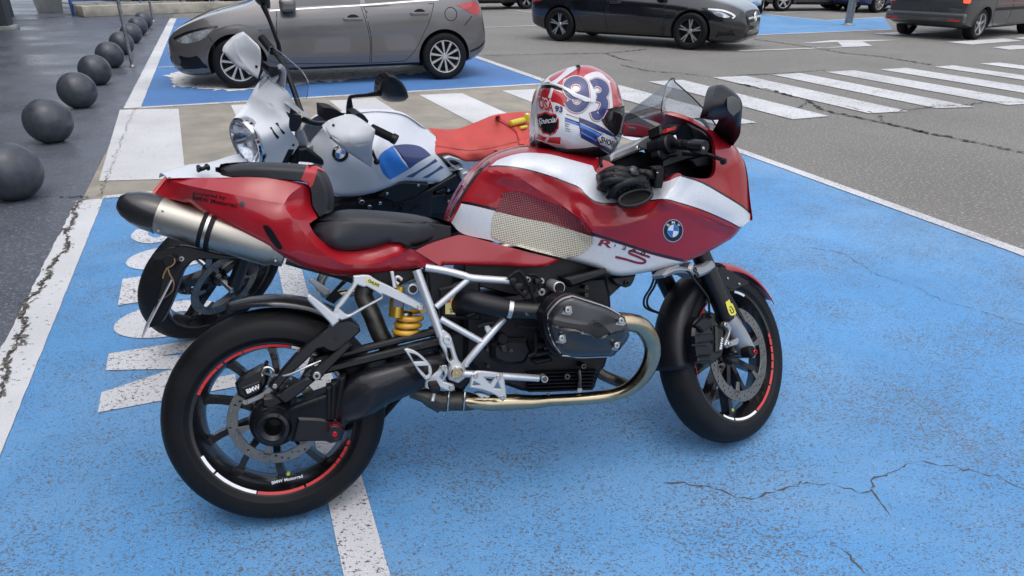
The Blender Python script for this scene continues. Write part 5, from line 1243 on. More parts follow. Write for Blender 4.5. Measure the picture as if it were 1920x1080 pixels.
# roundel and lettering
def roundel(fr_, bvh, px, py, rx, ry, parent, rot=0., fb=-.15, off=.0015):
    e = lambda k, n=28: ell(px, py, rx*k, ry*k, n, rot)
    def q(a0, a1, k=.56):
        c, s = cos(rot), sin(rot); return [np.array((px, py))]+[np.array((px+rx*k*cos(t)*c-ry*k*sin(t)*s, py+rx*k*cos(t)*s+ry*k*sin(t)*c)) for t in np.linspace(a0, a1, 9)]
    o = decal(fr_, 'roundel', bvh, [(e(1.08), (), 0), (e(1.0), (), 1, 1), (e(.61), (), 0, 2)]+[(q(a, a+pi/2), (), 2 if i % 2 else 3, 3) for i, a in enumerate((0, pi/2, pi, 3*pi/2))], [M['alu'], M['blackpaint'], M['blue'], M['white']], parent, off, 3, fb)
    for ch, a in (('B', -2.35), ('M', -1.571), ('W', -.79)):
        cx, cy = px+rx*.8*cos(a), py+ry*.8*sin(a); t = np.array((-sin(a), cos(a)*ry/rx)); t /= hypot(*t); h = rx*.26; w = h*(1.3 if ch != 'B' else 1.)
        text_px(fr_, 'roundel_letter', bvh, ch, (cx-t[0]*w/2+t[1]*-h*.5*-1*0-(-t[1])*0-np.cos(a)*h*.5, cy-t[1]*w/2-np.sin(a)*h*.5), (cx+t[0]*w/2-np.cos(a)*h*.5, cy+t[1]*w/2-np.sin(a)*h*.5), h, M['white'], o, up=(cos(a), sin(a)), off=off+.0016, fb=fb, emb=.02)
    return o
roundel(fr, TB, *c1('C', 1170, 715), 17.5, 20, tank, .1)
text_px(fr, 'model_letter', TB, 'R', c1('C', 585, 828), c1('C', 690, 850), 12, M['maroon'], tank, up=(.25, -1), emb=.02, shear=.1)
for ch, p in zip('1200', ((712, 840), (768, 858), (840, 878), (915, 900))): text_px(fr, 'model_digit', TB, ch, c1('C', *p), c1('C', p[0]+(10 if ch == '1' else 36), p[1]+10), 6, M['blackpaint'], tank, up=(.2, -1), emb=.02, shear=.2)
decal(fr, 'model_letter', TB, [(strip(C((722, 920), (800, 938), (880, 962), (935, 968), (955, 950), (900, 920), (830, 890), (850, 872), (920, 898), (990, 922)), 4.4), (), 0)], M['maroon'], tank)
# inner dark structure that closes the gaps behind the panels
def dark(name, pix, y, th, mat='black', bev=.004, corner=30): return plate(fr, name, pix, y, th, M[mat], red, bev, corner=corner)
dark('seat_base', Bc((130, 800), (400, 700), (1000, 700), (1290, 740), (1300, 860), (1150, 1000), (700, 1000), (300, 960)), -.085, .17)
dark('airbox', [(870, 470), (1000, 470), (1120, 460), (1240, 470), (1270, 490), (1200, 505), (1140, 560), (1000, 560), (870, 530)], -.1, .2)
dark('cockpit_frame', [(1150, 320), (1200, 330), (1240, 300), (1300, 290), (1345, 300), (1345, 340), (1290, 380), (1160, 380)], -.06, .12)
# ----- engine
dark('crankcase', F_((40, 420), (180, 300), (520, 250), (700, 160), (1000, 135), (1035, 330), (1010, 700), (960, 790), (930, 880), (880, 910), (500, 925), (330, 880), (180, 840), (40, 700)), -.12, .24, 'engine', .012)
dark('gearbox_case', G_((1000, 560), (1110, 520), (1300, 420), (1300, 760), (1180, 930), (1100, 900), (1040, 760)), -.1, .2, 'engine', .012)
for i, z in enumerate(range(790, 915, 24)):
    dark('sump_fin', F_((470, z), (940-i*6, z-16), (936-i*6, z-4), (470, z+10)), -.152, .05, 'engine', .002)
dark('alternator_cover', F_((320, 560), (470, 560), (500, 640), (450, 730), (330, 740), (230, 700), (220, 600)), -.15, .04, 'engine', .012)
for k, (z0, z1) in enumerate(((600, 640), (655, 690), (705, 735))): dark('case_rib', F_((500, z0), (620, z0-25), (640, z1-25), (520, z1)), -.15, .03, 'engine', .005)
cap = disc_y(fr, 'oil_filler_cap', *c1('F', 300, 560), -.175, .016, .03, M['rubber'], red, 16); tube('filler_neck', fr.pts([c1('F', 300, 590)+(-.165,), c1('F', 310, 630)+(-.15,)]), .012, M['pipe'], red, 14)
for p, r in (((355, 640), .007), ((565, 500), .006), ((570, 545), .006), ((590, 625), .006), ((735, 815), .012), ((845, 745), .011), ((195, 635), .005), ((200, 745), .005), ((865, 215), .008), ((865, 265), .007)): disc_y(fr, 'case_bolt', *c1('F', *p), -.16, r*.8, .05, M['pipe'], red, 14, hole=r*.35)
# cylinder barrel with fins, head and carbon cover
for i in range(7):
    y = -.15-.018*i; plate(fr, 'cylinder_fin', F_((560, 420), (640, 300), (760, 262), (980, 330), (1090, 420), (1110, 560), (1030, 680), (700, 690), (590, 600)), y, .006, M['engine'], red, .001)
plate(fr, 'cylinder_barrel', F_((600, 430), (680, 330), (780, 300), (960, 360), (1040, 440), (1060, 560), (990, 640), (720, 650), (620, 570)), -.13, .01, M['engine'], red, .003)
g0 = [fr.loc(*p, -.2)[[0, 2]] for p in spoly(F_((600, 430), (680, 330), (780, 300), (960, 360), (1040, 440), (1060, 560), (990, 640), (720, 650), (620, 570)), 3)]
gg = plate_geo(g0, -.27, .17, -1, .002); gg.mk('cylinder', M['engine'], red)
plate(fr, 'cylinder_head', F_((575, 420), (600, 350), (680, 275), (780, 258), (1000, 345), (1120, 430), (1140, 540), (1060, 660), (830, 700), (690, 680), (600, 560)), -.32, .07, M['blackm'], red, .006)
hc = F_((600, 420), (612, 370), (680, 295), (760, 264), (850, 290), (1000, 340), (1090, 390), (1128, 440), (1152, 520), (1130, 580), (1065, 650), (1010, 682), (830, 688), (700, 665), (645, 590), (605, 480))
panel(fr, 'head_cover', hc, F_((640, 420, -.365), (900, 480, -.385), (1100, 520, -.37), (850, 640, -.375)), M['carbon'], red, 4, rounds=[(hc+hc[:2], 13, .03)], skirt=.02, mirror=False, reg='head', creases=[(F_((640, 470), (860, 520), (930, 550), (1140, 500)), 18, .006)])
HB = bvh_of('head')
decal(fr, 'cover_emblem', HB, [(spoly(F_((600, 425), (640, 430), (760, 455), (880, 465), (920, 442), (950, 450), (1015, 515), (930, 550), (865, 520), (700, 492), (630, 470)), 2), (), 0)], M['black'], red, .0065, step=2., fb=-.38)
decal(fr, 'emblem_outline', HB, [(strip(F_((640, 468), (700, 490), (865, 522), (930, 552), (1018, 518), (952, 448), (920, 438), (880, 462)), 1.1), (), 0)], M['pipe'], red, .0085, step=1.5, fb=-.38)
decal(fr, 'cover_rim', HB, [(strip(F_((690, 655), (645, 590), (612, 500), (604, 425), (620, 372), (690, 300), (760, 275)), 3.2), (), 0)], M['alu'], red, .002, fb=-.36); decal(fr, 'cover_rim', HB, [(strip(F_((760, 272), (850, 300), (1000, 350), (1090, 400)), 2.2), (), 0)], M['alu'], red, .002, fb=-.36); decal(fr, 'cover_rim', HB, [(strip(F_((700, 672), (830, 682), (1010, 676)), 1.6), (), 0)], M['alu'], red, .002, fb=-.36)
for p in ((738, 365), (1100, 437), (697, 557), (1070, 605)):
    q = c1('F', *p); r3 = [(q[0]-12, q[1]+7), (q[0]-4, q[1]-8), (q[0]+6, q[1]-8), (q[0]+8, q[1]+5), (q[0]+2, q[1]+9)]
    decal(fr, 'bolt_recess', HB, [(spoly(r3, 3), (), 0)], M['alucast'], red, .002, fb=-.38); disc_y(fr, 'cover_bolt', *q, -.387, .0085, .012, M['bolt'], red, 18, hole=.0035)
# header pipes
tube('exhaust_header', fr.pts([c1('F', 1080, 440)+(-.24,), c1('F', 1160, 448)+(-.24,), c1('F', 1235, 475)+(-.235,), c1('F', 1295, 560)+(-.225,), c1('F', 1308, 660)+(-.215,), c1('F', 1265, 780)+(-.2,), c1('F', 1180, 875)+(-.185,), c1('F', 1080, 925)+(-.17,), c1('F', 950, 952)+(-.155,), c1('F', 780, 966)+(-.145,), c1('F', 600, 975)+(-.135,)]), [.027, .027, .0265, .026, .0255, .024, .0215, .02, .0195, .0185, .018], M['header'], red, 24, 6)
tube('collector_pipe', fr.pts([c1('F', 620, 973)+(-.135,), c1('F', 500, 985)+(-.13,), c1('F', 380, 985)+(-.125,), c1('F', 230, 990)+(-.12,), c1('F', 120, 985)+(-.115,), c1('F', 40, 980)+(-.11,)]), [.018, .021, .024, .025, .022, .018], M['header'], red, 24, 5)
tube('collector_pipe', fr.pts([c1('F', 605, 930)+(-.136,), c1('F', 595, 1005)+(-.136,)]), .004, M['steel'], red, 8)
tube('catalyst', fr.pts([c1('F', 140, 985)+(-.1,), c1('F', 60, 982)+(-.1,), c1('F', -40, 975)+(-.095,), (830, 752, -.09), (800, 742, -.085), (770, 735, -.08)]), [.02, .029, .031, .031, .024, .017], M['pipe'], red, 22, 4)
for x in (842, 872): tube('catalyst_band', fr.pts([(x, 735, -.13), (x-1, 745, -.135), (x-2, 757, -.133), (x-3, 770, -.125)]), .003, M['steel'], red, 8, 3)
tube('cross_pipe', fr.pts([c1('F', 900, 740)+(-.03,), c1('F', 970, 800)+(-.04,), c1('F', 1060, 840)+(-.06,), c1('F', 1120, 862)+(-.09,), c1('F', 1150, 880)+(-.12,)]), .018, M['pipe'], red, 18, 5)
lam = disc_y(fr, 'lambda_sensor', *c1('F', 818, 905), -.16, .009, .02, M['bolt'], red, 10); tube('sensor_lead', fr.pts([c1('F', 815, 890)+(-.162,), c1('F', 818, 830)+(-.165,), c1('F', 812, 770)+(-.16,)]), .006, M['pipe'], red, 8, 4)
# intake
tube('intake_tube', fr.pts([c1('F', 10, 330)+(-.13,), c1('F', 60, 312)+(-.17,), c1('F', 110, 310)+(-.19,), c1('F', 200, 330)+(-.2,), c1('F', 335, 355)+(-.21,)]), [.036, .034, .032, .031, .028], M['black'], red, 24, 5)
disc_y(fr, 'airbox_port', *c1('F', 70, 330), -.14, .04, .04, M['black'], red, 30)
for a, b in ((330, 358), (552, 582)):
    pm = (a+b)/2; tube('hose_clamp', fr.pts([c1('F', a, 355 if a < 400 else 375)+(-.211,), c1('F', b, 360 if a < 400 else 378)+(-.212,)]), .0295 if a < 400 else .026, M['steel'], red, 24)
tube('throttle_body', fr.pts([c1('F', 350, 360)+(-.211,), c1('F', 640, 382)+(-.23,)]), [.027, .024], M['blackm'], red, 22); disc_y(fr, 'throttle_spindle', *c1('F', 468, 385), -.243, .009, .02, M['pipe'], red, 16)
for q in (((330, 150), (400, 105), (440, 140), (470, 200)), ((470, 130), (520, 130), (550, 170), (545, 240)), ((360, 160), (380, 210), (430, 260), (450, 280)), ((480, 200), (500, 270), (530, 340)), ((600, 425), (560, 440), (520, 480), (460, 480), (390, 470)), ((130, 480), (180, 460), (240, 450)), ((470, 680), (520, 640), (520, 520))):
    tube('hose', fr.pts([c1('F', *p)+(-.2,) for p in q]), .0055, M['rubber'], red, 8, 5)
for p, sz in (((400, 205), (.022, .03, .022)), ((440, 250), (.014, .03, .02)), ((360, 165), (.018, .03, .018)), ((530, 170), (.02, .03, .02))): c_ = fr.loc(*c1('F', *p), -.19); rbox('connector', c_, sz, M['black'], red, .003)
disc_y(fr, 'pump_pulley', *c1('F', 562, 245), -.205, .011, .03, M['alucast'], red, 18, hole=.005); disc_y(fr, 'pump_pulley', *c1('F', 560, 170), -.195, .009, .03, M['alucast'], red, 18, hole=.004); disc_y(fr, 'pump_pulley', *c1('F', 470, 160), -.19, .008, .03, M['alucast'], red, 18, hole=.004)
disc_y(fr, 'frame_boss', *c1('F', 680, 215), -.185, .0185, .08, M['alu'], red, 28); disc_y(fr, 'frame_boss_cap', *c1('F', 683, 213), -.188, .0145, .01, M['rubber'], red, 24); plate(fr, 'oil_cooler_beam', F_((720, 150), (1000, 85), (1010, 130), (760, 215)), -.17, .1, M['black'], red, .008)
plate(fr, 'fairing_stay', F_((1030, 150), (1200, 125), (1170, 195), (1130, 215), (1060, 190)), -.13, .03, M['black'], red, .004); disc_y(fr, 'stay_ring', *c1('F', 1138, 182), -.14, .008, .02, M['blackm'], red, 16, hole=.005)
# ----- trellis frame
def ft(name, pts, r=.0095, smooth=5): return tube(name, fr.pts(pts), r, M['alu'], red, 14, smooth)
ft('frame_tube', [c1('G', 868, 95)+(-.17,), c1('G', 1032, 540)+(-.19,)], .0125); ft('frame_tube', [c1('G', 930, 78)+(-.16,), c1('G', 1060, 100)+(-.17,), c1('G', 1180, 130)+(-.18,), c1('F', 100, 150)+(-.185,), c1('F', 345, 168)+(-.185,)], .011)
ft('frame_tube', [c1('G', 1000, 345)+(-.185,), c1('G', 1215, 160)+(-.183,)], .009); ft('frame_tube', [c1('G', 1030, 425)+(-.19,), c1('F', 160, 582)+(-.2,)], .0095)
ft('frame_tube', [c1('F', 305, 425)+(-.185,), c1('F', 170, 580)+(-.2,), c1('F', 55, 715)+(-.2,), c1('G', 1195, 745)+(-.2,)], .0105, 3); plate(fr, 'frame_tab', F_((175, 465), (200, 455), (215, 480), (235, 490), (200, 540), (180, 500)), -.195, .008, M['alu'], red, .002)
plate(fr, 'swingarm_mount', G_((1010, 520), (1050, 500), (1090, 530), (1110, 570), (1150, 700), (1200, 750), (1205, 820), (1150, 860), (1090, 840), (1080, 790), (1095, 740), (1050, 640), (1028, 600)), -.2, .03, M['alu'], red, .004, holes=[G_((1075, 620), (1095, 630), (1115, 700), (1100, 715), (1080, 690))], corner=40)
disc_y(fr, 'pivot_bolt', *c1('G', 1078, 568), -.208, .0125, .02, M['alu'], red, 22, hole=.006); hubp = disc_y(fr, 'pivot_cover', *c1('G', 1143, 793), -.212, .0215, .03, M['alu'], red, 30); disc_y(fr, 'pivot_cap', *c1('G', 1143, 793), -.215, .0175, .01, M['header'], hubp, 24)
for p in ((1128, 757), (1180, 797), (1117, 823), (1141, 793)): disc_y(fr, 'cap_screw', *c1('G', *p), -.2175, .0035, .004, M['bolt'], hubp, 10)
# rider foot rest
plate(fr, 'heel_guard', G_((785, 632), (810, 626), (870, 650), (930, 700), (965, 745), (972, 790), (960, 830), (930, 840), (880, 780), (830, 700)), -.215, .012, M['alu'], red, .002, holes=[G_((820, 655), (870, 670), (920, 712), (850, 716)), G_((870, 745), (945, 742), (950, 800), (935, 812))])
plate(fr, 'footrest_bracket', G_((930, 840), (1010, 780), (1030, 745), (1070, 740), (1080, 790), (1050, 850), (1120, 870), (1125, 905), (1090, 915), (1010, 880), (960, 900), (925, 890)), -.21, .012, M['alu'], red, .003, holes=[G_((1025, 820), (1050, 780), (1060, 800), (1040, 840))])
for p in ((1050, 758), (1107, 890)): disc_y(fr, 'bracket_bolt', *c1('G', *p), -.214, .0085, .02, M['bolt'], red, 14, hole=.003)
rbox('footrest', fr.loc(*c1('G', 985, 880), -.235), (.028, .07, .02), M['rubber'], red, .006); tube('brake_pedal', fr.pts([c1('G', 985, 930)+(-.23,), c1('G', 975, 980)+(-.24,)]), .005, M['alu'], red, 10)
tube('pedal_lever', fr.pts([c1('F', 20, 792)+(-.2,), c1('F', 120, 800)+(-.2,), c1('F', 540, 825)+(-.2,)]), .0105, M['alu'], red, 14); disc_y(fr, 'lever_end', *c1('F', 583, 833), -.205, .0105, .03, M['alu'], red, 18); disc_y(fr, 'lever_end_plug', *c1('F', 583, 833), -.207, .0075, .01, M['pipe'], red, 14)
plate(fr, 'pedal_bracket', F_((88, 800), (115, 780), (150, 778), (265, 790), (300, 800), (312, 850), (325, 955), (300, 985), (278, 965), (240, 935), (160, 905), (72, 890)), -.216, .012, M['alu'], red, .003, holes=[F_((175, 820), (245, 822), (213, 868)), F_((105, 850), (150, 868), (95, 875)), F_((265, 850), (285, 900), (240, 895))], corner=30)
for p in ((116, 812), (272, 820), (298, 957)): disc_y(fr, 'bracket_bolt', *c1('F', *p), -.219, .0075, .01, M['bolt'], red, 14, hole=.003)
plate(fr, 'shift_toe_piece', F_((110, 930), (150, 925), (215, 945), (200, 965), (170, 955), (165, 970)), -.2, .02, M['alu'], red, .003)
# pillion foot rest hanger and sticker
plate(fr, 'pillion_hanger', G_((440, 135), (540, 130), (600, 165), (700, 212), (900, 320), (920, 350), (890, 372), (800, 330), (640, 258), (640, 290), (540, 345), (420, 415), (360, 435), (300, 400), (330, 330), (430, 200)), -.155, .022, M['alu'], red, .003, holes=[G_((470, 195), (510, 210), (530, 205), (600, 245), (630, 265), (620, 285), (500, 350), (420, 395), (385, 390), (345, 355), (380, 320))], corner=40)
plate(fr, 'hanger_link', G_((690, 105), (715, 105), (735, 220), (710, 215)), -.15, .015, M['alu'], red, .002); disc_y(fr, 'hanger_bolt', *c1('G', 893, 348), -.16, .0085, .02, M['bolt'], red, 14, hole=.003)
plate(fr, 'pillion_footrest', G_((128, 270), (150, 262), (250, 340), (345, 420), (345, 445), (300, 480), (270, 440), (170, 340), (130, 295)), -.17, .03, M['alu'], red, .004)
plate(fr, 'far_pillion_footrest', G_((145, 158), (165, 152), (280, 230), (275, 260), (250, 270), (150, 180)), .17, .02, M['alu'], red, .003); plate(fr, 'far_hanger', G_((370, 165), (400, 175), (330, 240), (365, 270), (310, 325), (250, 295)), .15, .02, M['black'], red, .003)
stk = plate(fr, 'hanger_sticker', G_((530, 148), (620, 186), (615, 213), (528, 175)), -.1562, .001, M['yellow'], red, .0003, corner=20, sm=False); text_px(fr, 'sticker_lettering', None, 'ÖHLINS', c1('G', 537, 174), c1('G', 612, 207), 5.0, M['blackpaint'], stk, fb=-.1572, emb=.03)
# shock absorber
sh = MB(); tube('shock_body', fr.pts([c1('G', 790, 380)+(-.09,), c1('G', 795, 560)+(-.09,)]), .021, M['steel'], red, 20)
P_ = []
for i in range(90):
    u = i/89; c_ = fr.loc(*c1('G', 830-38*u, 380+160*u), -.09); a = 2*pi*3.4*u; P_.append(c_+np.array((.0345*cos(a), .0345*sin(a), 0)))
tube('shock_spring', P_, .0085, M['spring'], red, 10)
tube('shock_reservoir', fr.pts([c1('G', 758, 205)+(-.13,), c1('G', 745, 300)+(-.13,)]), .0145, M['gold'], red, 18); tube('shock_reservoir_sleeve', fr.pts([c1('G', 738, 290)+(-.12,), c1('G', 728, 410)+(-.12,)]), .021, M['gold'], red, 20); plate(fr, 'reservoir_label', G_((715, 290), (780, 290), (778, 345), (712, 345)), -.142, .001, M['navy'], red, .0003, sm=False)
tube('spring_preload_hose', fr.pts([c1('G', 745, 190)+(-.12,), c1('G', 720, 165)+(-.12,), c1('G', 740, 140)+(-.12,), c1('G', 770, 160)+(-.12,)]), .005, M['alu'], red, 8, 5); disc_y(fr, 'frame_plug', *c1('G', 845, 225), -.15, .0155, .03, M['alu'], red, 20); disc_y(fr, 'plug_centre', *c1('G', 845, 225), -.153, .011, .01, M['black'], red, 18)
# airbox wall and inspection label behind the frame
plate(fr, 'battery_cover', G_((940, 110), (1120, 120), (1120, 330), (960, 330)), -.12, .03, M['engine'], red, .006); plate(fr, 'airbox_cover', G_((1010, 215), (1300, 150), (1310, 440), (1030, 430)), -.125, .03, M['black'], red, .008)
lab = plate(fr, 'inspection_label', G_((1062, 300), (1142, 258), (1142, 395), (1062, 392)), -.152, .001, M['paleyel'], red, .0003, sm=False); plate(fr, 'label_print', G_((1070, 300), (1098, 286), (1098, 312), (1070, 322)), -.1526, .0006, M['redtape'], lab, .0002, sm=False)
text_px(fr, 'label_lettering', None, '26', c1('G', 1092, 352), c1('G', 1094, 386), 7, M['blackpaint'], lab, up=(1, 0), fb=-.1535, emb=.01); text_px(fr, 'label_lettering', None, 'ITV', c1('G', 1108, 280), c1('G', 1110, 315), 5, M['blackpaint'], lab, up=(1, 0), fb=-.1535, emb=.0)
dark('inner_frame_cover', G_((900, 110), (1300, 110), (1300, 700), (1160, 740), (1070, 560), (960, 300)), -.05, .1, 'engine'); dark('tail_inner', G_((300, 110), (500, 110), (900, 80), (900, 130), (640, 250), (480, 200), (440, 170)), -.09, .18)
# side stand on the far side
tube('side_stand', [(.42, .12, .33), (.3, .2, .19), (.2, .262, .088)], .012, M['black'], red, 12)
o = rbox('stand_foot', (.195, .262, .084), (.07, .05, .008), M['black'], red, .002)

# ----- front end, turned with the steering
ss = MB()
fw = tyre_mesh(sf, axle[0], axle[2], RFW, .122, .2235, red, 'front_tyre', 16)
rf = rim_mesh(sf, axle[0], axle[2], .2275, .122, .035, 10, M['blackpaint'], red, (.02, .018, .03), .1, .1, hubw=.045); rf.name = 'front_rim'
for y in (-.066, .066): brake_disc(sf, axle[0], axle[2], .16, .124, y, M['disc'], red, 66, 6)
L_ = lambda *p: cp('L', *p); N_ = lambda *p: cp('N', *p); E_ = lambda *p: cp('E', *p)
sg = []
for q, mi in (((635, 505), (505, 720), 0), ) and [(L_((632, 508), (508, 715)), 0), (L_((497, 745), (478, 870)), 0), (L_((476, 885), (468, 960)), 0), (L_((467, 975), (466, 1060)), 0), (N_((418, 20), (425, 110)), 0), (N_((427, 125), (445, 200)), 0), (N_((450, 215), (475, 290)), 0), (N_((742, 698), (848, 737)), 1), (N_((862, 742), (1075, 662)), 1), (N_((1085, 650), (1206, 395)), 0), (N_((1210, 378), (1230, 235)), 0), (N_((1231, 215), (1230, 150)), 0), (N_((1229, 135), (1222, 70)), 0), (N_((1220, 55), (1212, 0)), 0), (L_((1352, 1000), (1340, 930)), 0), (L_((1337, 920), (1318, 882)), 0), (L_((948, 402), (1058, 452)), 1)]:
    sg.append((q[0], q[1], mi))
tape(sf, axle[0], axle[2], -.0525, .2150, .2222, sg, [M['redtape'], M['white']], rf)
disc_y(sf, 'valve_cap', *c1('N', 835, 640), -.02, .006, .02, M['lime'], rf, 12)
def stube(name, pts, r, mat, n_=20, smooth=0): return tube(name, [sf.loc(*p) for p in pts], r, mat, red, n_, smooth, 40, sf)
stube('fork_tube', [c1('L', 560, -30)+(-.095,), c1('L', 850, 690)+(-.095,)], .0305, M['blackm'], 28)
stube('fork_lower', [c1('L', 855, 700)+(-.095,), c1('L', 960, 850)+(-.095,), c1('L', 1040, 990)+(-.092,), c1('L', 1075, 1060)+(-.09,), c1('L', 1090, 1110)+(-.088,)], [.03, .031, .0305, .03, .024], M['alucast'], 26, 4)
for s2 in (1,):
    a = np.array(sf.loc(*c1('L', 560, -30), -.095)); b = np.array(sf.loc(*c1('L', 1080, 1090), -.09)); 
    V, Fc = tube_geo([(a[0], .095, a[2]), ((a[0]+b[0])/2, .095, (a[2]+b[2])/2), (b[0], .09, b[2])], [.0305, .0305, .028], 24); mk('far_fork_leg', [sf.out(v) for v in V], Fc, M['blackm'], red, True, None, 40)
V, Fc = tube_geo([(axle[0], -.12, axle[2]), (axle[0], .12, axle[2])], .014, 18); mk('front_axle', [sf.out(v) for v in V], Fc, M['steel'], red, True, None, 40)
af = sf.loc(*c1('L', 1150, 1080), -.12); sp2 = disc_y(sf, 'axle_slider', *c1('L', 1150, 1075), -.135, .0195, .035, M['rubber'], red, 24); disc_y(sf, 'slider_bolt', *c1('L', 1185, 1078), -.138, .0095, .006, M['anored'], sp2, 16, hole=.004)
plate(sf, 'caliper_mount', L_((840, 740), (880, 745), (915, 790), (905, 850), (870, 935), (900, 970), (985, 920), (1000, 940), (985, 1000), (900, 1020), (870, 1035), (835, 1000), (850, 960), (890, 860), (870, 810), (830, 790)), -.112, .015, M['alucast'], red, .003, corner=60)
for p in ((852, 775), (893, 990)): disc_y(sf, 'mount_bolt', *c1('L', *p), -.118, .0085, .01, M['bolt'], red, 16, hole=.004)
cl_ = plate(sf, 'front_caliper', L_((500, 760), (560, 680), (700, 670), (760, 740), (830, 800), (835, 1000), (815, 1120), (780, 1160), (700, 1220), (520, 1200), (490, 1050), (480, 900)), -.098, .05, M['blackm'], red, .008); plate(sf, 'caliper_bridge', L_((740, 780), (820, 830), (828, 1000), (800, 1090), (745, 1080)), -.108, .02, M['blackm'], cl_, .005)
text_px(sf, 'caliper_lettering', None, 'BMW', c1('L', 800, 1050), c1('L', 822, 915), 4.2, M['white'], cl_, up=(-1, -.1), fb=-.1086, emb=.02)
for q_ in (L_((520, 780), (600, 700), (690, 700), (700, 780), (600, 860)), L_((510, 900), (640, 870), (720, 880), (720, 960), (520, 990)), L_((515, 1010), (640, 1000), (700, 1060), (690, 1120), (530, 1130)), L_((540, 1140), (680, 1130), (690, 1190), (540, 1190))): plate(sf, 'caliper_piston_housing', q_, -.112, .02, M['black'], cl_, .005)
for p in ((705, 815), (710, 960), (610, 690), (800, 1165), (810, 1245)): disc_y(sf, 'caliper_screw', *c1('L', *p), -.103, .006, .01, M['black'], cl_, 12, hole=.003)
stube('brake_hose', [c1('L', 350, 160)+(-.12,), c1('L', 430, 180)+(-.125,), c1('L', 500, 280)+(-.125,), c1('L', 590, 390)+(-.12,), c1('L', 650, 490)+(-.115,), c1('L', 658, 600)+(-.108,), c1('L', 665, 660)+(-.1,)], .0038, M['blackm'], 10, 5)
plate(sf, 'fork_bridge', L_((150, 210), (230, 130), (320, 110), (440, 130), (470, 60), (500, 105), (600, 90), (690, 20), (735, 80), (740, 140), (650, 200), (540, 240), (490, 220), (420, 190), (300, 190), (180, 240)), -.128, .05, M['alucast'], red, .008)
for p in ((505, 155), (528, 210)): disc_y(sf, 'bridge_bolt', *c1('L', *p), -.131, .009, .01, M['blackm'], red, 16, hole=.004)
stk2 = decal  # sticker on the fork tube
ykx = L_((843, 520), (888, 488), (905, 530), (925, 540), (965, 640), (950, 665), (905, 672), (880, 640), (860, 580))
plate(sf, 'fork_sticker', ykx, -.1262, .001, M['yellow'], red, .0003); plate(sf, 'fork_sticker_print', strip(L_((885, 580), (905, 570), (935, 625), (912, 640), (890, 595)), 2.0), -.1266, .0006, M['blackpaint'], red, .0001, sm=False)
hugger(sf, axle[0], axle[2], .317, .066, radians(88), radians(180), M['black'], red, 'front_mudguard_rear', .045, 0, .003, side_r=.012)
hugger(sf, axle[0], axle[2], .326, .072, radians(30), radians(89), M['red'], red, 'front_mudguard_nose', .05, .0, .003)
plate(sf, 'mudguard_stay', L_((760, 160), (790, 250), (840, 330), (930, 380), (1090, 315), (1110, 290), (960, 200), (800, 120)), -.074, .002, M['black'], red, .0005); plate(sf, 'mudguard_strut', L_((755, 160), (800, 240), (1010, 620), (1075, 745), (1050, 740), (960, 600), (820, 380), (760, 250)), -.08, .006, M['black'], red, .001)
for p in ((872, 250), (1003, 314)): disc_y(sf, 'stay_screw', *c1('L', *p), -.078, .0045, .006, M['bolt'], red, 10)
for k, dx in enumerate((0, 6)): tube('abs_lead', fr.pts([(1230+dx, 505, -.1), (1222+dx, 535, -.1), (1208+dx, 560, -.1), (1212+dx, 578, -.09), (1245, 590, -.07)]), .0038, M['rubber'], red, 8, 5)
# ----- cockpit: yoke, bars, lever, screen, mirrors
T_ = lambda *p: cp('T', *p)
plate(sf, 'top_yoke', T_((275, 430), (330, 380), (520, 305), (600, 250), (690, 205), (750, 215), (800, 235), (850, 260), (760, 320), (620, 370), (480, 420), (360, 470), (290, 490)), -.06, .12, M['alucast'], red, .006, corner=40)
disc_y(sf, 'yoke_bolt', *c1('T', 593, 345), -.064, .01, .01, M['bolt'], red, 16, hole=.005); stube('fork_upper', [c1('T', 690, 330)+(-.095,), c1('T', 800, 540)+(-.095,), c1('T', 840, 640)+(-.095,)], .016, M['blackm'], 18)
plate(sf, 'steering_cover', T_((280, 480), (420, 440), (600, 380), (700, 400), (780, 540), (860, 640), (560, 640), (360, 560)), -.04, .08, M['black'], red, .006)
stube('handlebar', [c1('T', 800, 270)+(-.1,), c1('T', 960, 290)+(-.18,), c1('T', 1080, 300)+(-.25,)], .012, M['black'], 14)
disc_y(sf, 'grip_flange', *c1('T', 960, 290), -.19, .03, .03, M['black'], red, 26); disc_y(sf, 'switch_housing', *c1('T', 920, 290), -.17, .032, .06, M['black'], red, 26)
stube('grip', [c1('T', 1000, 300)+(-.2,), c1('T', 1180, 315)+(-.285,)], .0145, M['rubber'], 20); stube('bar_end', [c1('T', 1180, 317)+(-.285,), c1('T', 1205, 322)+(-.3,), c1('T', 1330, 338)+(-.335,)], [.015, .0195, .0195], M['blackm'], 22); disc_y(sf, 'bar_end_screw', *c1('T', 1318, 345), -.336, .005, .006, M['bolt'], red, 12)
stube('brake_lever', [c1('T', 1080, 400)+(-.2,), c1('T', 1250, 410)+(-.24,), c1('T', 1380, 425)+(-.28,), c1('T', 1500, 470)+(-.31,), c1('T', 1570, 492)+(-.325,)], [.009, .0075, .006, .0055, .006], M['blackm'], 12, 4); e_ = disc_y(sf, 'lever_ball', *c1('T', 1575, 490), -.325, .0085, .017, M['blackm'], red, 16, .006)
plate(sf, 'master_cylinder', T_((830, 90), (880, 60), (1000, 55), (1050, 70), (1050, 160), (990, 200), (840, 190)), -.17, .05, M['black'], red, .006); plate(sf, 'kill_switch', T_((905, 125), (960, 115), (1000, 95), (1020, 110), (1000, 145), (915, 165)), -.19, .02, M['redtape'], red, .002); plate(sf, 'lever_bracket', T_((810, 370), (880, 360), (940, 420), (1080, 400), (1080, 430), (940, 450), (880, 480), (820, 430)), -.17, .03, M['black'], red, .004)
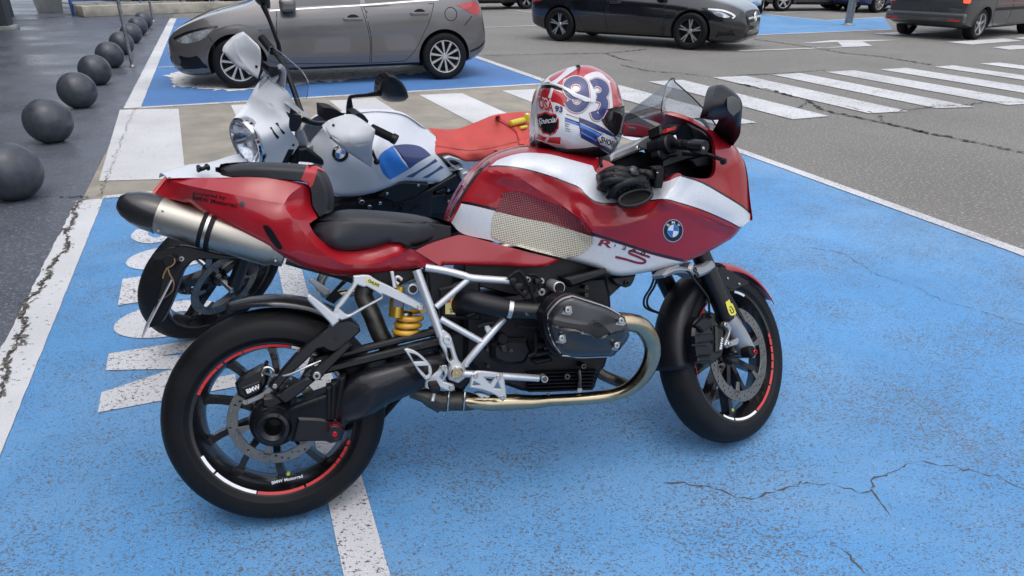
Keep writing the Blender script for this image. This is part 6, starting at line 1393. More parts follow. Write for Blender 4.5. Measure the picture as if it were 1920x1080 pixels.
disc_y(fr, 'instrument_dial', 1310, 247, -.05, .045, .05, M['black'], red, 28); disc_y(fr, 'dial_glass', 1305, 247, -.053, .04, .01, M['alu'], red, 28); plate(fr, 'inner_cowl', [(1240, 318), (1290, 300), (1345, 290), (1336, 268), (1320, 246), (1290, 232), (1300, 260), (1280, 280), (1240, 300)], -.13, .1, M['black'], red, .006); plate(fr, 'brake_reservoir', [(1295, 300), (1330, 292), (1334, 310), (1305, 314)], -.16, .03, M['engine'], red, .004)
# screen
scr = D((810, 455), (900, 350), (1000, 275), (1080, 230), (1150, 215), (1185, 222), (1230, 260), (1330, 350), (1440, 470), (1510, 560), (1545, 610), (1500, 600), (1400, 545), (1300, 500), (1200, 468), (1120, 445))
scl = MB()
near = D((1185, 222), (1230, 260), (1330, 350), (1440, 470), (1545, 612), (1400, 560), (1300, 508), (1200, 470), (1120, 448), (1110, 400), (1150, 300))
panel(fr, 'windscreen', near, D((1185, 222, -.03), (1330, 350, -.11), (1440, 470, -.145), (1545, 612, -.155), (1300, 505, -.18), (1120, 448, -.17), (1110, 400, -.155), (1150, 300, -.1)), M['screen'], red, 6, mirror=True, skirt=0, corner=60)
for sg_ in (1, -1):
    for q_ in (D((1185, 222, -.03), (1330, 350, -.11), (1440, 470, -.145), (1545, 612, -.155)),):
        V, Fc = tube_geo(crs([(p[0], p[1]*sg_, p[2]) for p in fr.pts(q_)], 5), .0022, 6); mk('screen_edge', V, Fc, M['black'], red)
stp_ = crs(fr.pts(D((1185, 222, -.03), (1150, 300, -.1), (1110, 400, -.155), (1120, 448, -.17))), 5)
Vs = []
for p in stp_:
    for j in range(13): t = -1+j/6; Vs.append((p[0]+.035*(1-t*t)*abs(p[1])/.17, t*abs(p[1]), p[2]+.015*(1-t*t)))
mk('windscreen_centre', Vs, [(i*13+j, i*13+j+1, (i+1)*13+j+1, (i+1)*13+j) for i in range(len(stp_)-1) for j in range(12)], M['screen'], red)
V, Fc = tube_geo([Vs[j] for j in range(13)], .002, 6); mk('screen_edge', V, Fc, M['black'], red)
# mirrors
mp = D((1510, 245), (1560, 245), (1620, 280), (1680, 330), (1710, 390), (1708, 460), (1700, 560), (1690, 640), (1640, 718), (1530, 605), (1560, 560), (1590, 505), (1520, 505), (1440, 490), (1470, 400), (1490, 300))
panel(fr, 'mirror', mp, D((1510, 260, -.3), (1600, 400, -.345), (1700, 440, -.31), (1450, 480, -.33), (1640, 700, -.16), (1540, 600, -.16), (1650, 560, -.25)), M['black'], red, 4, rounds=[(D((1510, 245), (1560, 245), (1620, 280), (1680, 330), (1710, 390), (1708, 460), (1700, 560)), 8, .03)], skirt=.045, mirror=False)
plate(fr, 'mirror_lens', spoly(D((1590, 345), (1640, 330), (1695, 370), (1700, 440), (1640, 490), (1595, 440)), 3), -.353, .004, M['visor'], red, .001, sm=False)
panel(fr, 'far_mirror', D((800, 460), (860, 470), (930, 510), (1060, 580), (1060, 600), (940, 560), (800, 560)), [(1200, 225, .3), (1180, 215, .32), (1220, 240, .25)], M['black'], red, 5, mirror=False, skirt=.03)
plate(fr, 'far_cowl_inner', D((790, 545), (880, 550), (1070, 590), (1075, 640), (1000, 660), (800, 640)), .14, .02, M['maroon'], red, .004); plate(fr, 'tank_cap_key', D((815, 570), (880, 580), (880, 605), (830, 600)), .12, .004, M['steel'], red, .001)
# ---------------------------------------------------------------- helmet on the tank
fr = RF_; YM = -.015
Sx = lambda *p: cp('S', *p)
hbase = fr.loc(1075, 292, YM)
hel = empty('helmet', 'red white and blue full-face helmet numbered 93 resting on the red tank', 'helmet', fr.mat() @ Matrix.Translation(Vector(hbase)))
def into(o, parent, base):
    for v in o.data.vertices: v.co -= Vector(base)
    o.parent = parent; return o
ho = Sx((20, 850), (14, 760), (14, 660), (20, 540), (32, 420), (58, 305), (90, 245), (150, 182), (280, 116), (430, 73), (560, 68), (680, 110), (780, 182), (855, 275), (892, 390), (920, 460), (926, 540), (916, 660), (905, 770), (880, 830), (845, 900), (800, 985), (640, 1000), (480, 1003), (330, 985), (250, 945), (60, 890))
hr1 = Sx((232, 262), (320, 165), (430, 83), (560, 68), (680, 110), (795, 200), (800, 235), (760, 215), (700, 152), (640, 130), (560, 150), (500, 190), (440, 165), (380, 182), (310, 205), (285, 280))
hr2 = Sx((772, 242), (805, 210), (855, 285), (885, 390), (898, 470), (850, 490), (808, 502), (800, 420), (790, 320)); hr0 = Sx((150, 205), (200, 160), (300, 112), (350, 98), (250, 190), (180, 235))
hr3 = Sx((60, 305), (160, 300), (290, 345), (345, 368), (335, 455), (310, 490), (240, 450), (130, 430), (40, 430)); hr4 = Sx((25, 745), (60, 765), (130, 795), (278, 792), (272, 868), (150, 845), (22, 810))
lipd = Sx((85, 262), (150, 262), (250, 285), (345, 325), (352, 352), (250, 318), (150, 300), (70, 305)); vis = Sx((690, 605), (700, 545), (740, 515), (860, 492), (930, 478), (935, 540), (920, 665), (905, 775), (880, 795), (820, 772), (745, 705), (705, 652))
trim = Sx((10, 815), (150, 865), (280, 922), (400, 935), (520, 905), (640, 892), (700, 925), (805, 990), (640, 1010), (330, 995), (0, 860)); navy = Sx((460, 592), (560, 630), (690, 690), (830, 785), (865, 865), (795, 972), (650, 892), (480, 800))
mh = MB()
panel(fr, '', ho, Sx((60, 500, YM-.1), (450, 400, YM-.135), (800, 600, YM-.115), (700, 900, YM-.105), (250, 750, YM-.12), (500, 800, YM-.125), (450, 150, YM-.12)), None, None, 3.2, rounds=[(ho+ho[:2], 52, .1)], mb=mh, mirror=False, skirt=0,
      regions=[(hr1, 1), (hr2, 1), (hr0, 1), (hr3, 1), (hr4, 1), (navy, 2), (lipd, 3), (vis, 4), (trim, 3)], reg='hel', n=3)
HBV = bvh_of('hel')
k = len(mh.V); nF = len(mh.F); mh.V += [(v[0], 2*YM-v[1], v[2]) for v in mh.V]; mh.F += [tuple(i+k for i in f[::-1]) for f in mh.F[:nF]]; mh.m += mh.m[:nF]
into(mh.mk('shell', [M['hwhite'], M['hred'], M['navy'], M['black'], M['visor']], None), hel, hbase)
def hd(name, shapes, mats, off=.0012): return into(decal(fr, name, HBV, shapes, mats, None, off, 3, -.12), hel, hbase)
def sp(pts, w): return strip(Sx(*pts), w/5.4)
for q_ in (sp(((215, 252), (330, 160), (470, 72)), 34), sp(((195, 300), (165, 400)), 30), sp(((150, 790), (120, 850)), 26)): hd('white_band', [(q_, (), 0)], M['hwhite'])
nine = [(430+88*cos(a), 300+80*sin(a)) for a in np.linspace(.2, 2*pi+.2, 22)]; tail9 = [(517, 300), (528, 380), (520, 450), (460, 505), (390, 490), (350, 430)]
thr1 = [(590, 262), (640, 240), (705, 270), (725, 330), (690, 380), (640, 390)]; thr2_ = [(640, 392), (700, 415), (718, 470), (695, 525), (665, 575), (632, 585), (612, 530)]
sh_ = []
for w, mi, lv in ((104, 1, 1), (92, 0, 2), (78, 2, 3)):
    for pth in (nine, tail9, thr1, thr2_): sh_.append((sp(pth, w), (), mi, lv))
hd('race_number', sh_, [M['hwhite'], M['hred'], M['navy']], .0012)
sh_ = []
for a, b, w, mi in (((320, 600), (470, 655), 15, 2), ((470, 655), (700, 760), 15, 0), ((320, 622), (470, 675), 22, 1), ((470, 680), (690, 790), 34, 1), ((330, 560), (460, 602), 7, 3), ((320, 655), (470, 705), 8, 3), ((470, 705), (650, 800), 10, 3), ((320, 675), (475, 738), 8, 2), ((475, 745), (640, 830), 22, 1), ((325, 700), (480, 760), 6, 2), ((480, 620), (720, 710), 9, 3), ((325, 722), (480, 778), 4, 2)):
    sh_.append((sp((a, b), w), (), mi))
hd('side_stripes', sh_, [M['hwhite'], M['sky'], M['navy'], M['maroon']], .0024)
hx = Sx((642, 800), (700, 748), (805, 790), (835, 830), (775, 915), (672, 862))
hd('maker_shield', [(inset(hx, -1.3), (), 1), (hx, (), 0, 1), (inset(hx, 1.6), (), 1, 2), (inset(hx, 2.3), (), 0, 3)], [M['hwhite'], M['navy']], .0032)
into(text_px(fr, 'maker_lettering', HBV, 'SHOEI', c1('S', 668, 836), c1('S', 800, 892), 10, M['blackpaint'], None, up=(.28, -1), off=.0052, emb=.02, fb=-.12), hel, hbase)
into(text_px(fr, 'country_lettering', HBV, 'USA', c1('S', 62, 500), c1('S', 215, 548), 21, M['hwhite'], None, up=(-.05, -1), off=.0022, emb=.07, fb=-.1), hel, hbase); into(text_px(fr, 'country_lettering', HBV, 'USA', c1('S', 66, 498), c1('S', 211, 544), 19, M['hred'], None, up=(-.05, -1), off=.003, emb=.03, fb=-.1), hel, hbase)
into(text_px(fr, 'small_number', HBV, '93', c1('S', 220, 530), c1('S', 295, 545), 10, M['navy'], None, up=(.1, -1), off=.0022, emb=.04, fb=-.1), hel, hbase)
hd('rear_badge', [(Sx((40, 560), (120, 540), (230, 560), (262, 620), (258, 700), (225, 755), (170, 780), (100, 755), (55, 690)), (), 0), (Sx((46, 580), (120, 552), (222, 572), (250, 625), (246, 695), (215, 742), (168, 765), (108, 742), (62, 685)), (), 1, 1)], [M['hred'], M['blackpaint']], .0014)
into(text_px(fr, 'badge_lettering', HBV, 'Special', c1('S', 48, 668), c1('S', 245, 640), 11, M['hwhite'], None, up=(.15, -1), off=.0032, emb=.01, shear=.3, fb=-.1), hel, hbase)
hd('rear_spoiler', [(Sx((90, 245), (180, 250), (300, 285), (360, 315), (440, 360), (540, 395), (628, 430), (600, 440), (515, 437), (400, 385), (340, 335), (220, 275), (100, 262)), (), 0)], M['hwhite'], .006)
hd('visor_edge', [(sp(((740, 515), (860, 492), (925, 478)), 9), (), 0), (sp(((690, 605), (705, 652), (745, 705), (820, 772), (880, 795)), 6), (), 0)], M['black'], .003); hd('chin_edge', [(sp(((880, 800), (850, 870), (800, 965)), 7), (), 0)], M['hwhite'], .003)
o = tube('chin_strap', fr.pts([c1('S', 690, 1000)+(-.09,), c1('S', 680, 1035)+(-.13,), c1('S', 690, 1090)+(-.165,)]), .005, M['fabric'], None, 8, 3); into(o, hel, hbase)
V, Fc = lathe_geo([(.0, -.01), (.085, -.01), (.1, .0), (.09, .01), (.0, .012)], 24); o = mk('neck_roll', [(v[0]*1.15+fr.loc(1075, 290, YM)[0], v[2]*.95+YM, v[1]+fr.loc(1075, 290, YM)[2]+.012) for v in V], [f[::-1] for f in Fc], M['black'], None); into(o, hel, hbase)
# ---------------------------------------------------------------- gloves on the fairing shelf
def glove(label, outline, ctrl, rR, fingers, base, extra=None):
    m = MB(); b = fr.loc(*base)
    e = empty('glove', label, 'glove', fr.mat() @ Matrix.Translation(Vector(b)), 'pair of black leather gloves')
    bumpf = lambda V: .0035*np.sin(V[:, 0]*.55+V[:, 1]*.35)*np.cos(V[:, 1]*.5-V[:, 0]*.18)
    panel(fr, '', outline, ctrl, None, None, 3, rounds=[(outline+outline[:2], rR, .05)], mb=m, mirror=False, skirt=.03, bump=bumpf)
    for f in fingers:
        V, Fc = tube_geo(crs([fr.loc(*c1('T', *p[:2]), p[2]) for p in f], 5), [.0115, .0135, .0125, .012, .0085], 12); m.add(V, Fc)
    into(m.mk('glove_body', M['fabric'], None), e, b)
    return e, b
g1o = T_((130, 660), (200, 600), (300, 562), (440, 572), (500, 548), (580, 562), (610, 635), (690, 640), (722, 720), (740, 840), (700, 930), (600, 992), (480, 1000), (380, 980), (320, 930), (240, 925), (215, 860), (135, 825), (118, 740))
g1, b1 = glove('black leather glove with its open cuff towards the camera, on the fairing', g1o, T_((200, 750, -.215), (450, 700, -.245), (600, 850, -.235), (450, 950, -.225), (650, 700, -.23)), 12,
      [[(520, 640, -.24), (400, 600, -.25), (300, 590, -.24), (220, 620, -.23), (160, 650, -.215)], [(500, 680, -.25), (380, 650, -.258), (280, 650, -.25), (200, 670, -.24), (150, 700, -.22)], [(480, 730, -.255), (360, 700, -.262), (250, 720, -.255), (180, 760, -.24), (140, 800, -.22)], [(640, 720, -.25), (500, 720, -.262), (370, 760, -.26), (290, 830, -.25), (240, 900, -.23)]], (1190, 380, -.2))
P_ = [fr.loc(*c1('T', 545+185*cos(a), 905+85*sin(a)-40*cos(a)), -.255-.006*sin(a)) for a in np.linspace(0, 2*pi, 30, endpoint=False)]
V, Fc = tube_geo(P_, .006, 8, False, True); into(mk('cuff_hem', V, Fc, M['fabric'], None), g1, b1)
cen = np.mean(P_, 0)+np.array((0, .022, 0)); Vc = [tuple(p) for p in P_]+[tuple(cen+(np.array(p)-cen)*.75) for p in P_]+[tuple(cen)]; nP = len(P_)
into(mk('cuff_lining', Vc, [(i, (i+1) % nP, nP+(i+1) % nP, nP+i) for i in range(nP)]+[(nP+i, nP+(i+1) % nP, 2*nP) for i in range(nP)], M['groove'], None), g1, b1)
def dome(px, py, y, rx, ry, h, mat, par, base, name):
    V, Fc = cdt(ell(px, py, rx, ry, 22), (), (), 3); d = ((V[:, 0]-px)/rx)**2+((V[:, 1]-py)/ry)**2
    P = [fr.loc(v[0], v[1], y-h*sqrt(max(0, 1-min(1, q)))) for v, q in zip(V, d)]; return into(mk(name, P, Fc, mat, None), par, base)
dome(*c1('T', 525, 612), -.252, 11, 11, .016, M['carbon'], g1, b1, 'knuckle_guard'); dome(*c1('T', 340, 605), -.26, 7, 3.6, .005, M['black'], g1, b1, 'finger_pad'); dome(*c1('T', 335, 665), -.266, 8, 3.8, .005, M['black'], g1, b1, 'finger_pad')
into(tube('cuff_piping', fr.pts([c1('T', 350, 770)+(-.262,), c1('T', 480, 740)+(-.27,), c1('T', 620, 760)+(-.262,), c1('T', 720, 830)+(-.245,)]), .0035, M['rubber'], None, 8, 4), g1, b1)
g2o = T_((690, 660), (730, 562), (790, 540), (872, 548), (885, 700), (888, 780), (820, 812), (740, 800), (710, 730))
g2, b2 = glove('black leather glove with wrist strap, tucked behind the other glove', g2o, T_((720, 680, -.2), (800, 640, -.225), (860, 700, -.205), (800, 780, -.2)), 10, [[(740, 660, -.21), (700, 640, -.21), (650, 630, -.2), (610, 620, -.195), (590, 600, -.19)]], (1235, 345, -.18))
V, Fc = rbox_geo((0, 0, 0), (.022, .006, .06), .003); pc = fr.loc(*c1('T', 820, 680), -.232); into(mk('wrist_strap', [tuple(Matrix.Rotation(.15, 3, 'Y')@Vector(v)+Vector(pc)) for v in V], Fc, M['rubber'], None), g2, b2)
dome(*c1('T', 800, 625), -.232, 3, 3, .004, M['bolt'], g2, b2, 'strap_stud')
# ---------------------------------------------------------------- white motorcycle behind
fr = Fr(.0216477, 3.48661, 3.6418, .250702, 1); WF = fr
wh = empty('white_motorcycle', 'white roadster motorcycle with red seat and hand guards parked behind the red one', 'motorcycle', fr.mat())
R2 = .325; axle2 = np.array((1.527, 0, R2)); piv2 = axle2-.043*np.array((cos(RK), 0, sin(RK)))
sf = fr.sub((-sin(RK), 0, cos(RK)), .474677, piv2)
W = lambda *p: cp('W', *p); Vc_ = lambda *p: cp('V', *p)
tyre_mesh(sf, axle2[0], axle2[2], R2, .122, .246, wh, 'front_tyre', 18); r_ = rim_mesh(sf, axle2[0], axle2[2], .25, .122, .04, 5, M['blackpaint'], wh, (.05, .03, .05), .3, .0, hubw=.05); r_.name = 'front_rim'
for y in (.075, -.075): brake_disc(sf, axle2[0], axle2[2], .16, .125, y, M['disc2'] if 'disc2' in M else M['disc'], wh, 66, 6)
tyre_mesh(fr, 0, .315, .315, .17, .2235, wh, 'rear_tyre'); r_ = rim_mesh(fr, 0, .315, .2275, .17, .05, 5, M['blackpaint'], wh, (.05, .03, .05)); r_.name = 'rear_rim'
ad = np.array((-sin(RK), 0, cos(RK)))
for y in (.1, -.1):
    b = axle2+np.array((0, y, 0))-np.array((cos(RK), 0, sin(RK)))*.02
    V, Fc = tube_geo([b, b+ad*.36], .029, 20); mk('fork_lower', [sf.out(v) for v in V], Fc, M['blackm'], wh, True, None, 40)
    V, Fc = tube_geo([b+ad*.34, b+ad*.68], .022, 20); mk('fork_tube', [sf.out(v) for v in V], Fc, M['chrome'] if y < 0 else M['blackm'], wh, True, None, 40)
V, Fc = tube_geo([axle2+np.array((0, -.12, 0)), axle2+np.array((0, .12, 0))], .014, 16); mk('front_axle', [sf.out(v) for v in V], Fc, M['bolt'], wh, True, None, 40)
for y in (.105, -.105):
    c_ = axle2+np.array((-.1, y, .1)); rbox('front_caliper', c_, (.06, .05, .12), M['blackm'], wh, .012, None, sf)
# beak mudguard
bk = [sf.loc(*p, 0) for p in cp('A', (405, 312), (520, 292), (700, 268), (860, 250), (1050, 190), (1250, 150))]
V = []; nb = 9
for i, p in enumerate(crs(bk, 4)):
    u = i/(len(crs(bk, 4))-1); w_ = .045+.035*min(1, u*2.5)
    for j in range(nb): t = -1+2*j/(nb-1); V.append(sf.out((p[0], t*w_, p[2]-.02*t*t-(.018 if abs(t) > .95 else 0))))
nn_ = len(V)//nb; o = mk('beak_mudguard', V, [(i*nb+j, i*nb+j+1, (i+1)*nb+j+1, (i+1)*nb+j) for i in range(nn_-1) for j in range(nb-1)], M['wpaint'], wh); md = o.modifiers.new('s', 'SOLIDIFY'); md.thickness = .004
for p in ((690, 250), (760, 240)): c_ = sf.loc(*c1('A', *p), .03); rbox('beak_clip', c_, (.012, .02, .02), M['black'], wh, .003, None, sf)
c_ = sf.loc(*c1('A', 725, 252), .03); rbox('beak_bar', c_, (.05, .012, .012), M['black'], wh, .003, None, sf)
# headlamp
hc_ = sf.loc(*c1('W', 300, 385), 0.)
def xl(prof, mat, name, n_=40, par=None):
    V, Fc = lathe_geo(prof, n_); return mk(name, [sf.out((hc_[0]+v[1], hc_[1]+v[0], hc_[2]+v[2])) for v in V], Fc, mat, par or wh, True, None, 40)
hl = xl([(.085, -.03), (.094, -.02), (.096, .012), (.09, .02), (.083, .018), (.082, .005)], M['chrome'], 'headlamp_ring'); xl([(.083, .01), (.06, -.03), (.03, -.055), (0, -.06)], M['reflector'], 'headlamp_reflector', par=hl); xl([(.084, .014), (.06, .026), (.03, .031), (0, .032)], M['lampglass'], 'headlamp_glass', par=hl); xl([(.022, -.04), (.022, .0), (.016, .006), (0, .008)], M['alu'], 'bulb_shield', 20, hl)
# cowl around the headlamp
cw = W((205, 205), (240, 165), (300, 95), (350, 5))+Vc_((400, 730), (465, 668), (560, 720), (640, 790), (660, 830), (655, 900))+W((648, 120), (638, 230), (645, 280), (690, 340), (722, 400), (705, 440), (640, 530), (600, 560), (440, 562), (432, 500), (420, 420), (385, 320), (330, 255), (270, 215))
panel(sf, 'headlamp_cowl', cw, W((205, 205, -.06), (300, 95, -.1), (350, 5, -.1), (650, 120, .1), (640, 250, .125), (720, 400, .12), (600, 555, .115), (430, 520, .09), (400, 350, .085), (300, 230, .0), (500, 300, .1), (480, 100, .03), (540, 200, .085), (420, 180, .02))+Vc_((465, 668, -.08), (640, 790, .085)), M['wpaint'], wh, 5, mirror=False, skirt=.02, creases=[(W((370, 20), (440, 50), (520, 105), (560, 160)), 10, .002)], reg='cowl', corner=60)
CB = bvh_of('cowl')
decal(sf, 'cowl_slot', CB, [(spoly(W((478, 268), (492, 262), (555, 345), (545, 360), (530, 350)), 2), (), 0), (spoly(W((522, 232), (545, 225), (605, 310), (595, 322), (575, 305), (560, 270)), 2), (), 0)], M['black'], wh, .002, fb=.12); decal(sf, 'cowl_screw', CB, [(ell(*c1('W', 673, 412), 2.4, 2.4), (), 0)], M['black'], wh, .002, fb=.12)
# windscreen
ws = Vc_((482, 395), (560, 440), (640, 505), (745, 600), (790, 670), (804, 720), (795, 800), (785, 836), (700, 832), (662, 822), (640, 790), (560, 720), (465, 668), (400, 735), (350, 790), (335, 800), (370, 710), (430, 600), (465, 490))
panel(sf, 'windscreen', ws, Vc_((482, 395, -.13), (640, 505, 0.), (745, 600, .09), (804, 720, .14), (785, 836, .15), (662, 822, .1), (560, 720, .02), (465, 668, -.04), (335, 800, -.14), (430, 600, -.14)), M['screen2'], wh, 6, mirror=False, skirt=.004, corner=60)
edge = [sf.loc(*p) for p in Vc_((335, 800, -.14), (400, 660, -.14), (465, 490, -.14), (482, 395, -.13), (560, 440, -.07), (640, 505, 0.), (745, 600, .09), (790, 670, .125), (804, 720, .14), (795, 800, .148), (785, 836, .15))]
V, Fc = tube_geo(crs(edge, 4), .0022, 6); mk('screen_edge', [sf.out(v) for v in V], Fc, M['lampglass'], wh)
def st2(name, pts, r, mat, n_=14, smooth=4, par=None): return tube(name, [sf.loc(*p) for p in pts], r, mat, par or wh, n_, smooth, 40, sf)
st2('screen_bracket', [c1('V', 580, 780)+(-.06,), c1('V', 585, 700)+(-.06,), c1('V', 590, 600)+(-.06,), c1('V', 560, 560)+(-.06,)], .011, M['alu'])
panel(sf, 'instrument', Vc_((470, 560), (560, 570), (570, 600), (555, 680), (520, 690), (465, 610)), [(510, 140, -.06)], M['black'], wh, 5, mirror=False, skirt=.04)
# hand guards
ng = W((935, 262), (1000, 215), (1100, 180), (1160, 168), (1215, 176), (1300, 230), (1365, 282), (1362, 320), (1342, 420), (1340, 520), (1334, 604), (1200, 520), (1050, 412), (975, 330))
panel(sf, 'hand_guard', ng, W((935, 262, .29), (1160, 168, .34), (1365, 300, .44), (1334, 604, .41), (1150, 330, .4), (1000, 330, .34), (1250, 420, .43)), M['wplastic'], wh, 4, rounds=[(ng+ng[:2], 6, .008)], mirror=False, skirt=.012, creases=[(W((985, 330), (1090, 400), (1180, 415), (1335, 395)), 24, .006)], reg='guard')
fg = Vc_((90, 440), (110, 390), (190, 312), (268, 278), (330, 335), (396, 412), (398, 560), (375, 665), (300, 612), (200, 560), (130, 490))
panel(sf, 'hand_guard', fg, Vc_((90, 440, -.42), (268, 278, -.4), (396, 412, -.3), (375, 665, -.28), (250, 500, -.38)), M['wplastic'], wh, 4, rounds=[(fg+fg[:2], 5, .008)], mirror=False, skirt=.012, creases=[(Vc_((190, 330), (200, 450), (260, 540), (340, 620)), 16, .005)], reg='guard')
GB = bvh_of('guard')
for p, k in (((1016, 250), 'W'), ((993, 352), 'W'), ((367, 562), 'V'), ((318, 635), 'V'), ((250, 600), 'V')): decal(sf, 'guard_screw', GB, [(ell(*c1(k, *p), 2.6, 2.6, 12), (), 0)], M['black'], wh, .003, fb=.4 if k == 'W' else -.35)
# bars, grip, mirrors, controls
st2('handlebar', [c1('W', 760, 200)+(.03,), c1('W', 900, 240)+(.12,), c1('W', 1150, 230)+(.28,), c1('W', 1360, 290)+(.38,)], .012, M['blackm']); st2('grip', [c1('W', 1340, 272)+(.37,), c1('W', 1530, 365)+(.47,)], .0165, M['rubber'], 18, 0); st2('bar_end', [c1('W', 1510, 352)+(.462,), c1('W', 1545, 372)+(.478,)], .0195, M['black'], 18, 0)
st2('clutch_lever', [c1('W', 1340, 465)+(.42,), c1('W', 1375, 550)+(.43,)], .006, M['black'], 10, 0); c_ = sf.loc(*c1('W', 1378, 555), .43); rbox('lever_ball', c_, (.024, .024, .024), M['black'], wh, .0115, None, sf)
st2('mirror_stem', [c1('V', 1148, 975)+(.25,), c1('V', 1150, 900)+(.25,), c1('V', 1152, 830)+(.25,), c1('V', 1180, 812)+(.27,), c1('V', 1300, 802)+(.33,), c1('V', 1405, 785)+(.38,)], [.013, .013, .007, .006, .0065, .011], M['black'], 12)
nm = Vc_((1388, 790), (1398, 705), (1435, 650), (1500, 633), (1580, 680), (1630, 755), (1647, 820), (1605, 855), (1500, 860), (1430, 838))
panel(sf, 'mirror', nm, Vc_((1400, 750, .38), (1520, 750, .42), (1640, 820, .44)), M['black'], wh, 4, rounds=[(nm+nm[:2], 14, .025)], mirror=False, skirt=.02)
fm = Vc_((300, -110), (350, -20), (395, 45), (440, 80), (482, 70), (480, 10), (465, -80), (420, -150), (350, -160))
panel(sf, 'mirror', fm, Vc_((350, -50, -.42), (480, 40, -.4), (400, -140, -.42)), M['black'], wh, 4, rounds=[(fm+fm[:2], 12, .02)], mirror=False, skirt=.02); st2('mirror_stem', [c1('V', 420, 45)+(-.41,), c1('V', 470, 160)+(-.38,), c1('V', 530, 320)+(-.34,), c1('V', 552, 385)+(-.33,), c1('V', 555, 470)+(-.33,)], [.012, .008, .008, .009, .012], M['black'], 12); st2('grip', [c1('V', 410, 320)+(-.4,), c1('V', 470, 395)+(-.34,), c1('V', 500, 430)+(-.3,)], .017, M['rubber'], 16, 0)
st2('far_handlebar', [c1('V', 480, 400)+(-.33,), c1('V', 600, 560)+(-.2,), c1('W', 740, 130)+(-.02,)], .011, M['black'])
panel(sf, 'brake_fluid_reservoir', W((928, 98), (1010, 108), (1095, 150), (1110, 165), (1095, 200), (1000, 230), (935, 200)), [c1('W', 1000, 150)+(.16,), c1('W', 1100, 170)+(.2,), c1('W', 930, 120)+(.13,)], M['black'], wh, 4, mirror=False, skirt=.04); panel(sf, 'switch_cluster', W((1195, 160), (1230, 142), (1270, 160), (1310, 210), (1300, 235), (1220, 190)), [c1('W', 1250, 180)+(.31,)], M['black'], wh, 4, mirror=False, skirt=.04)
panel(sf, 'fork_yoke', W((650, 60), (690, 62), (800, 150), (790, 172), (645, 90)), [c1('W', 660, 70)+(.02,), c1('W', 850, 220)+(.06,), c1('W', 780, 150)+(.0,)], M['alu'], wh, 5, mirror=False, skirt=.03); panel(sf, 'ignition_block', W((640, 150), (740, 165), (745, 230), (700, 300), (660, 300), (635, 230)), [c1('W', 700, 230)+(.11,)], M['black'], wh, 5, mirror=False, skirt=.06)
st2('fork_cap', [c1('W', 720, 270)+(.1,), c1('W', 740, 360)+(.1,), c1('W', 745, 410)+(.1,)], [.016, .024, .026], M['alucast'], 18, 3); st2('fork_stanchion', [c1('W', 745, 410)+(.1,), c1('W', 660, 560)+(.1,)], .024, M['blackm'], 18, 0); c_ = sf.loc(*c1('W', 785, 440), .12); rbox('yoke_clamp', c_, (.05, .03, .03), M['alucast'], wh, .006, None, sf)
for q in (((780, 470), (860, 480), (920, 560), (960, 600)),): st2('cable', [c1('W', *p)+(.12,) for p in q], .005, M['rubber'], 8)
# tank
tk = W((800, 440), (870, 345), (950, 260), (1060, 190), (1200, 132), (1330, 120), (1470, 124), (1560, 136), (1640, 166), (1760, 252), (1850, 325), (1880, 365))+Bc((1150, 110), (1215, 190), (1297, 288), (1285, 303), (1160, 376), (1000, 372), (900, 368), (840, 378), (750, 420), (600, 465), (450, 487), (370, 488), (290, 478))+W((960, 760), (930, 640), (900, 560), (840, 490))
panel(fr, 'fuel_tank', tk, W((800, 440, .07), (950, 260, .06), (1200, 132, .0), (1330, 120, .0), (1470, 124, .0), (1560, 136, .0), (1640, 166, .0), (1760, 252, .0), (1870, 350, .03), (1300, 220, .06), (1500, 260, .07), (1450, 400, .15), (1250, 380, .13), (1075, 480, .155), (1300, 600, .18), (1200, 840, .14), (1000, 700, .13), (900, 540, .11))+Bc((1297, 288, .105), (1160, 376, .13), (900, 368, .15), (900, 200, .175), (1100, 150, .14), (600, 465, .15), (750, 415, .16)), M['wpaint'], wh, 5, clip=True, skirt=.012, rounds=[(Bc((1160, 376), (1000, 372), (900, 368), (840, 378), (750, 420), (600, 465), (450, 487), (370, 488), (290, 478)), 9, .03)],
      creases=[(W((1345, 250), (1400, 350), (1370, 440), (1390, 560), (1490, 720)), 14, .008)], reg='wt', corner=60)
WB_ = bvh_of('wt')
decal(fr, 'tank_decal', WB_, [(spoly(Bc((675, 170), (700, 120), (790, 62), (930, 255), (770, 345), (715, 295), (685, 230)), 3), (), 0)], M['blue'], wh, .002, fb=.17); decal(fr, 'tank_decal', WB_, [(spoly(Bc((794, 60), (900, 48), (1000, 60), (1060, 90), (1115, 140), (932, 253)), 3), (), 0)], M['navy'], wh, .002, fb=.17)
for q in (((905, 320), (1150, 170), (1170, 190), (960, 325)), ((1040, 328), (1200, 225), (1222, 245), (1090, 328))): decal(fr, 'tank_stripe', WB_, [(Bc(*q), (), 0)], M['navy'], wh, .002, fb=.14)
roundel(fr, WB_, *c1('W', 1072, 485), 15, 15.5, wh, .2, .155, .002)
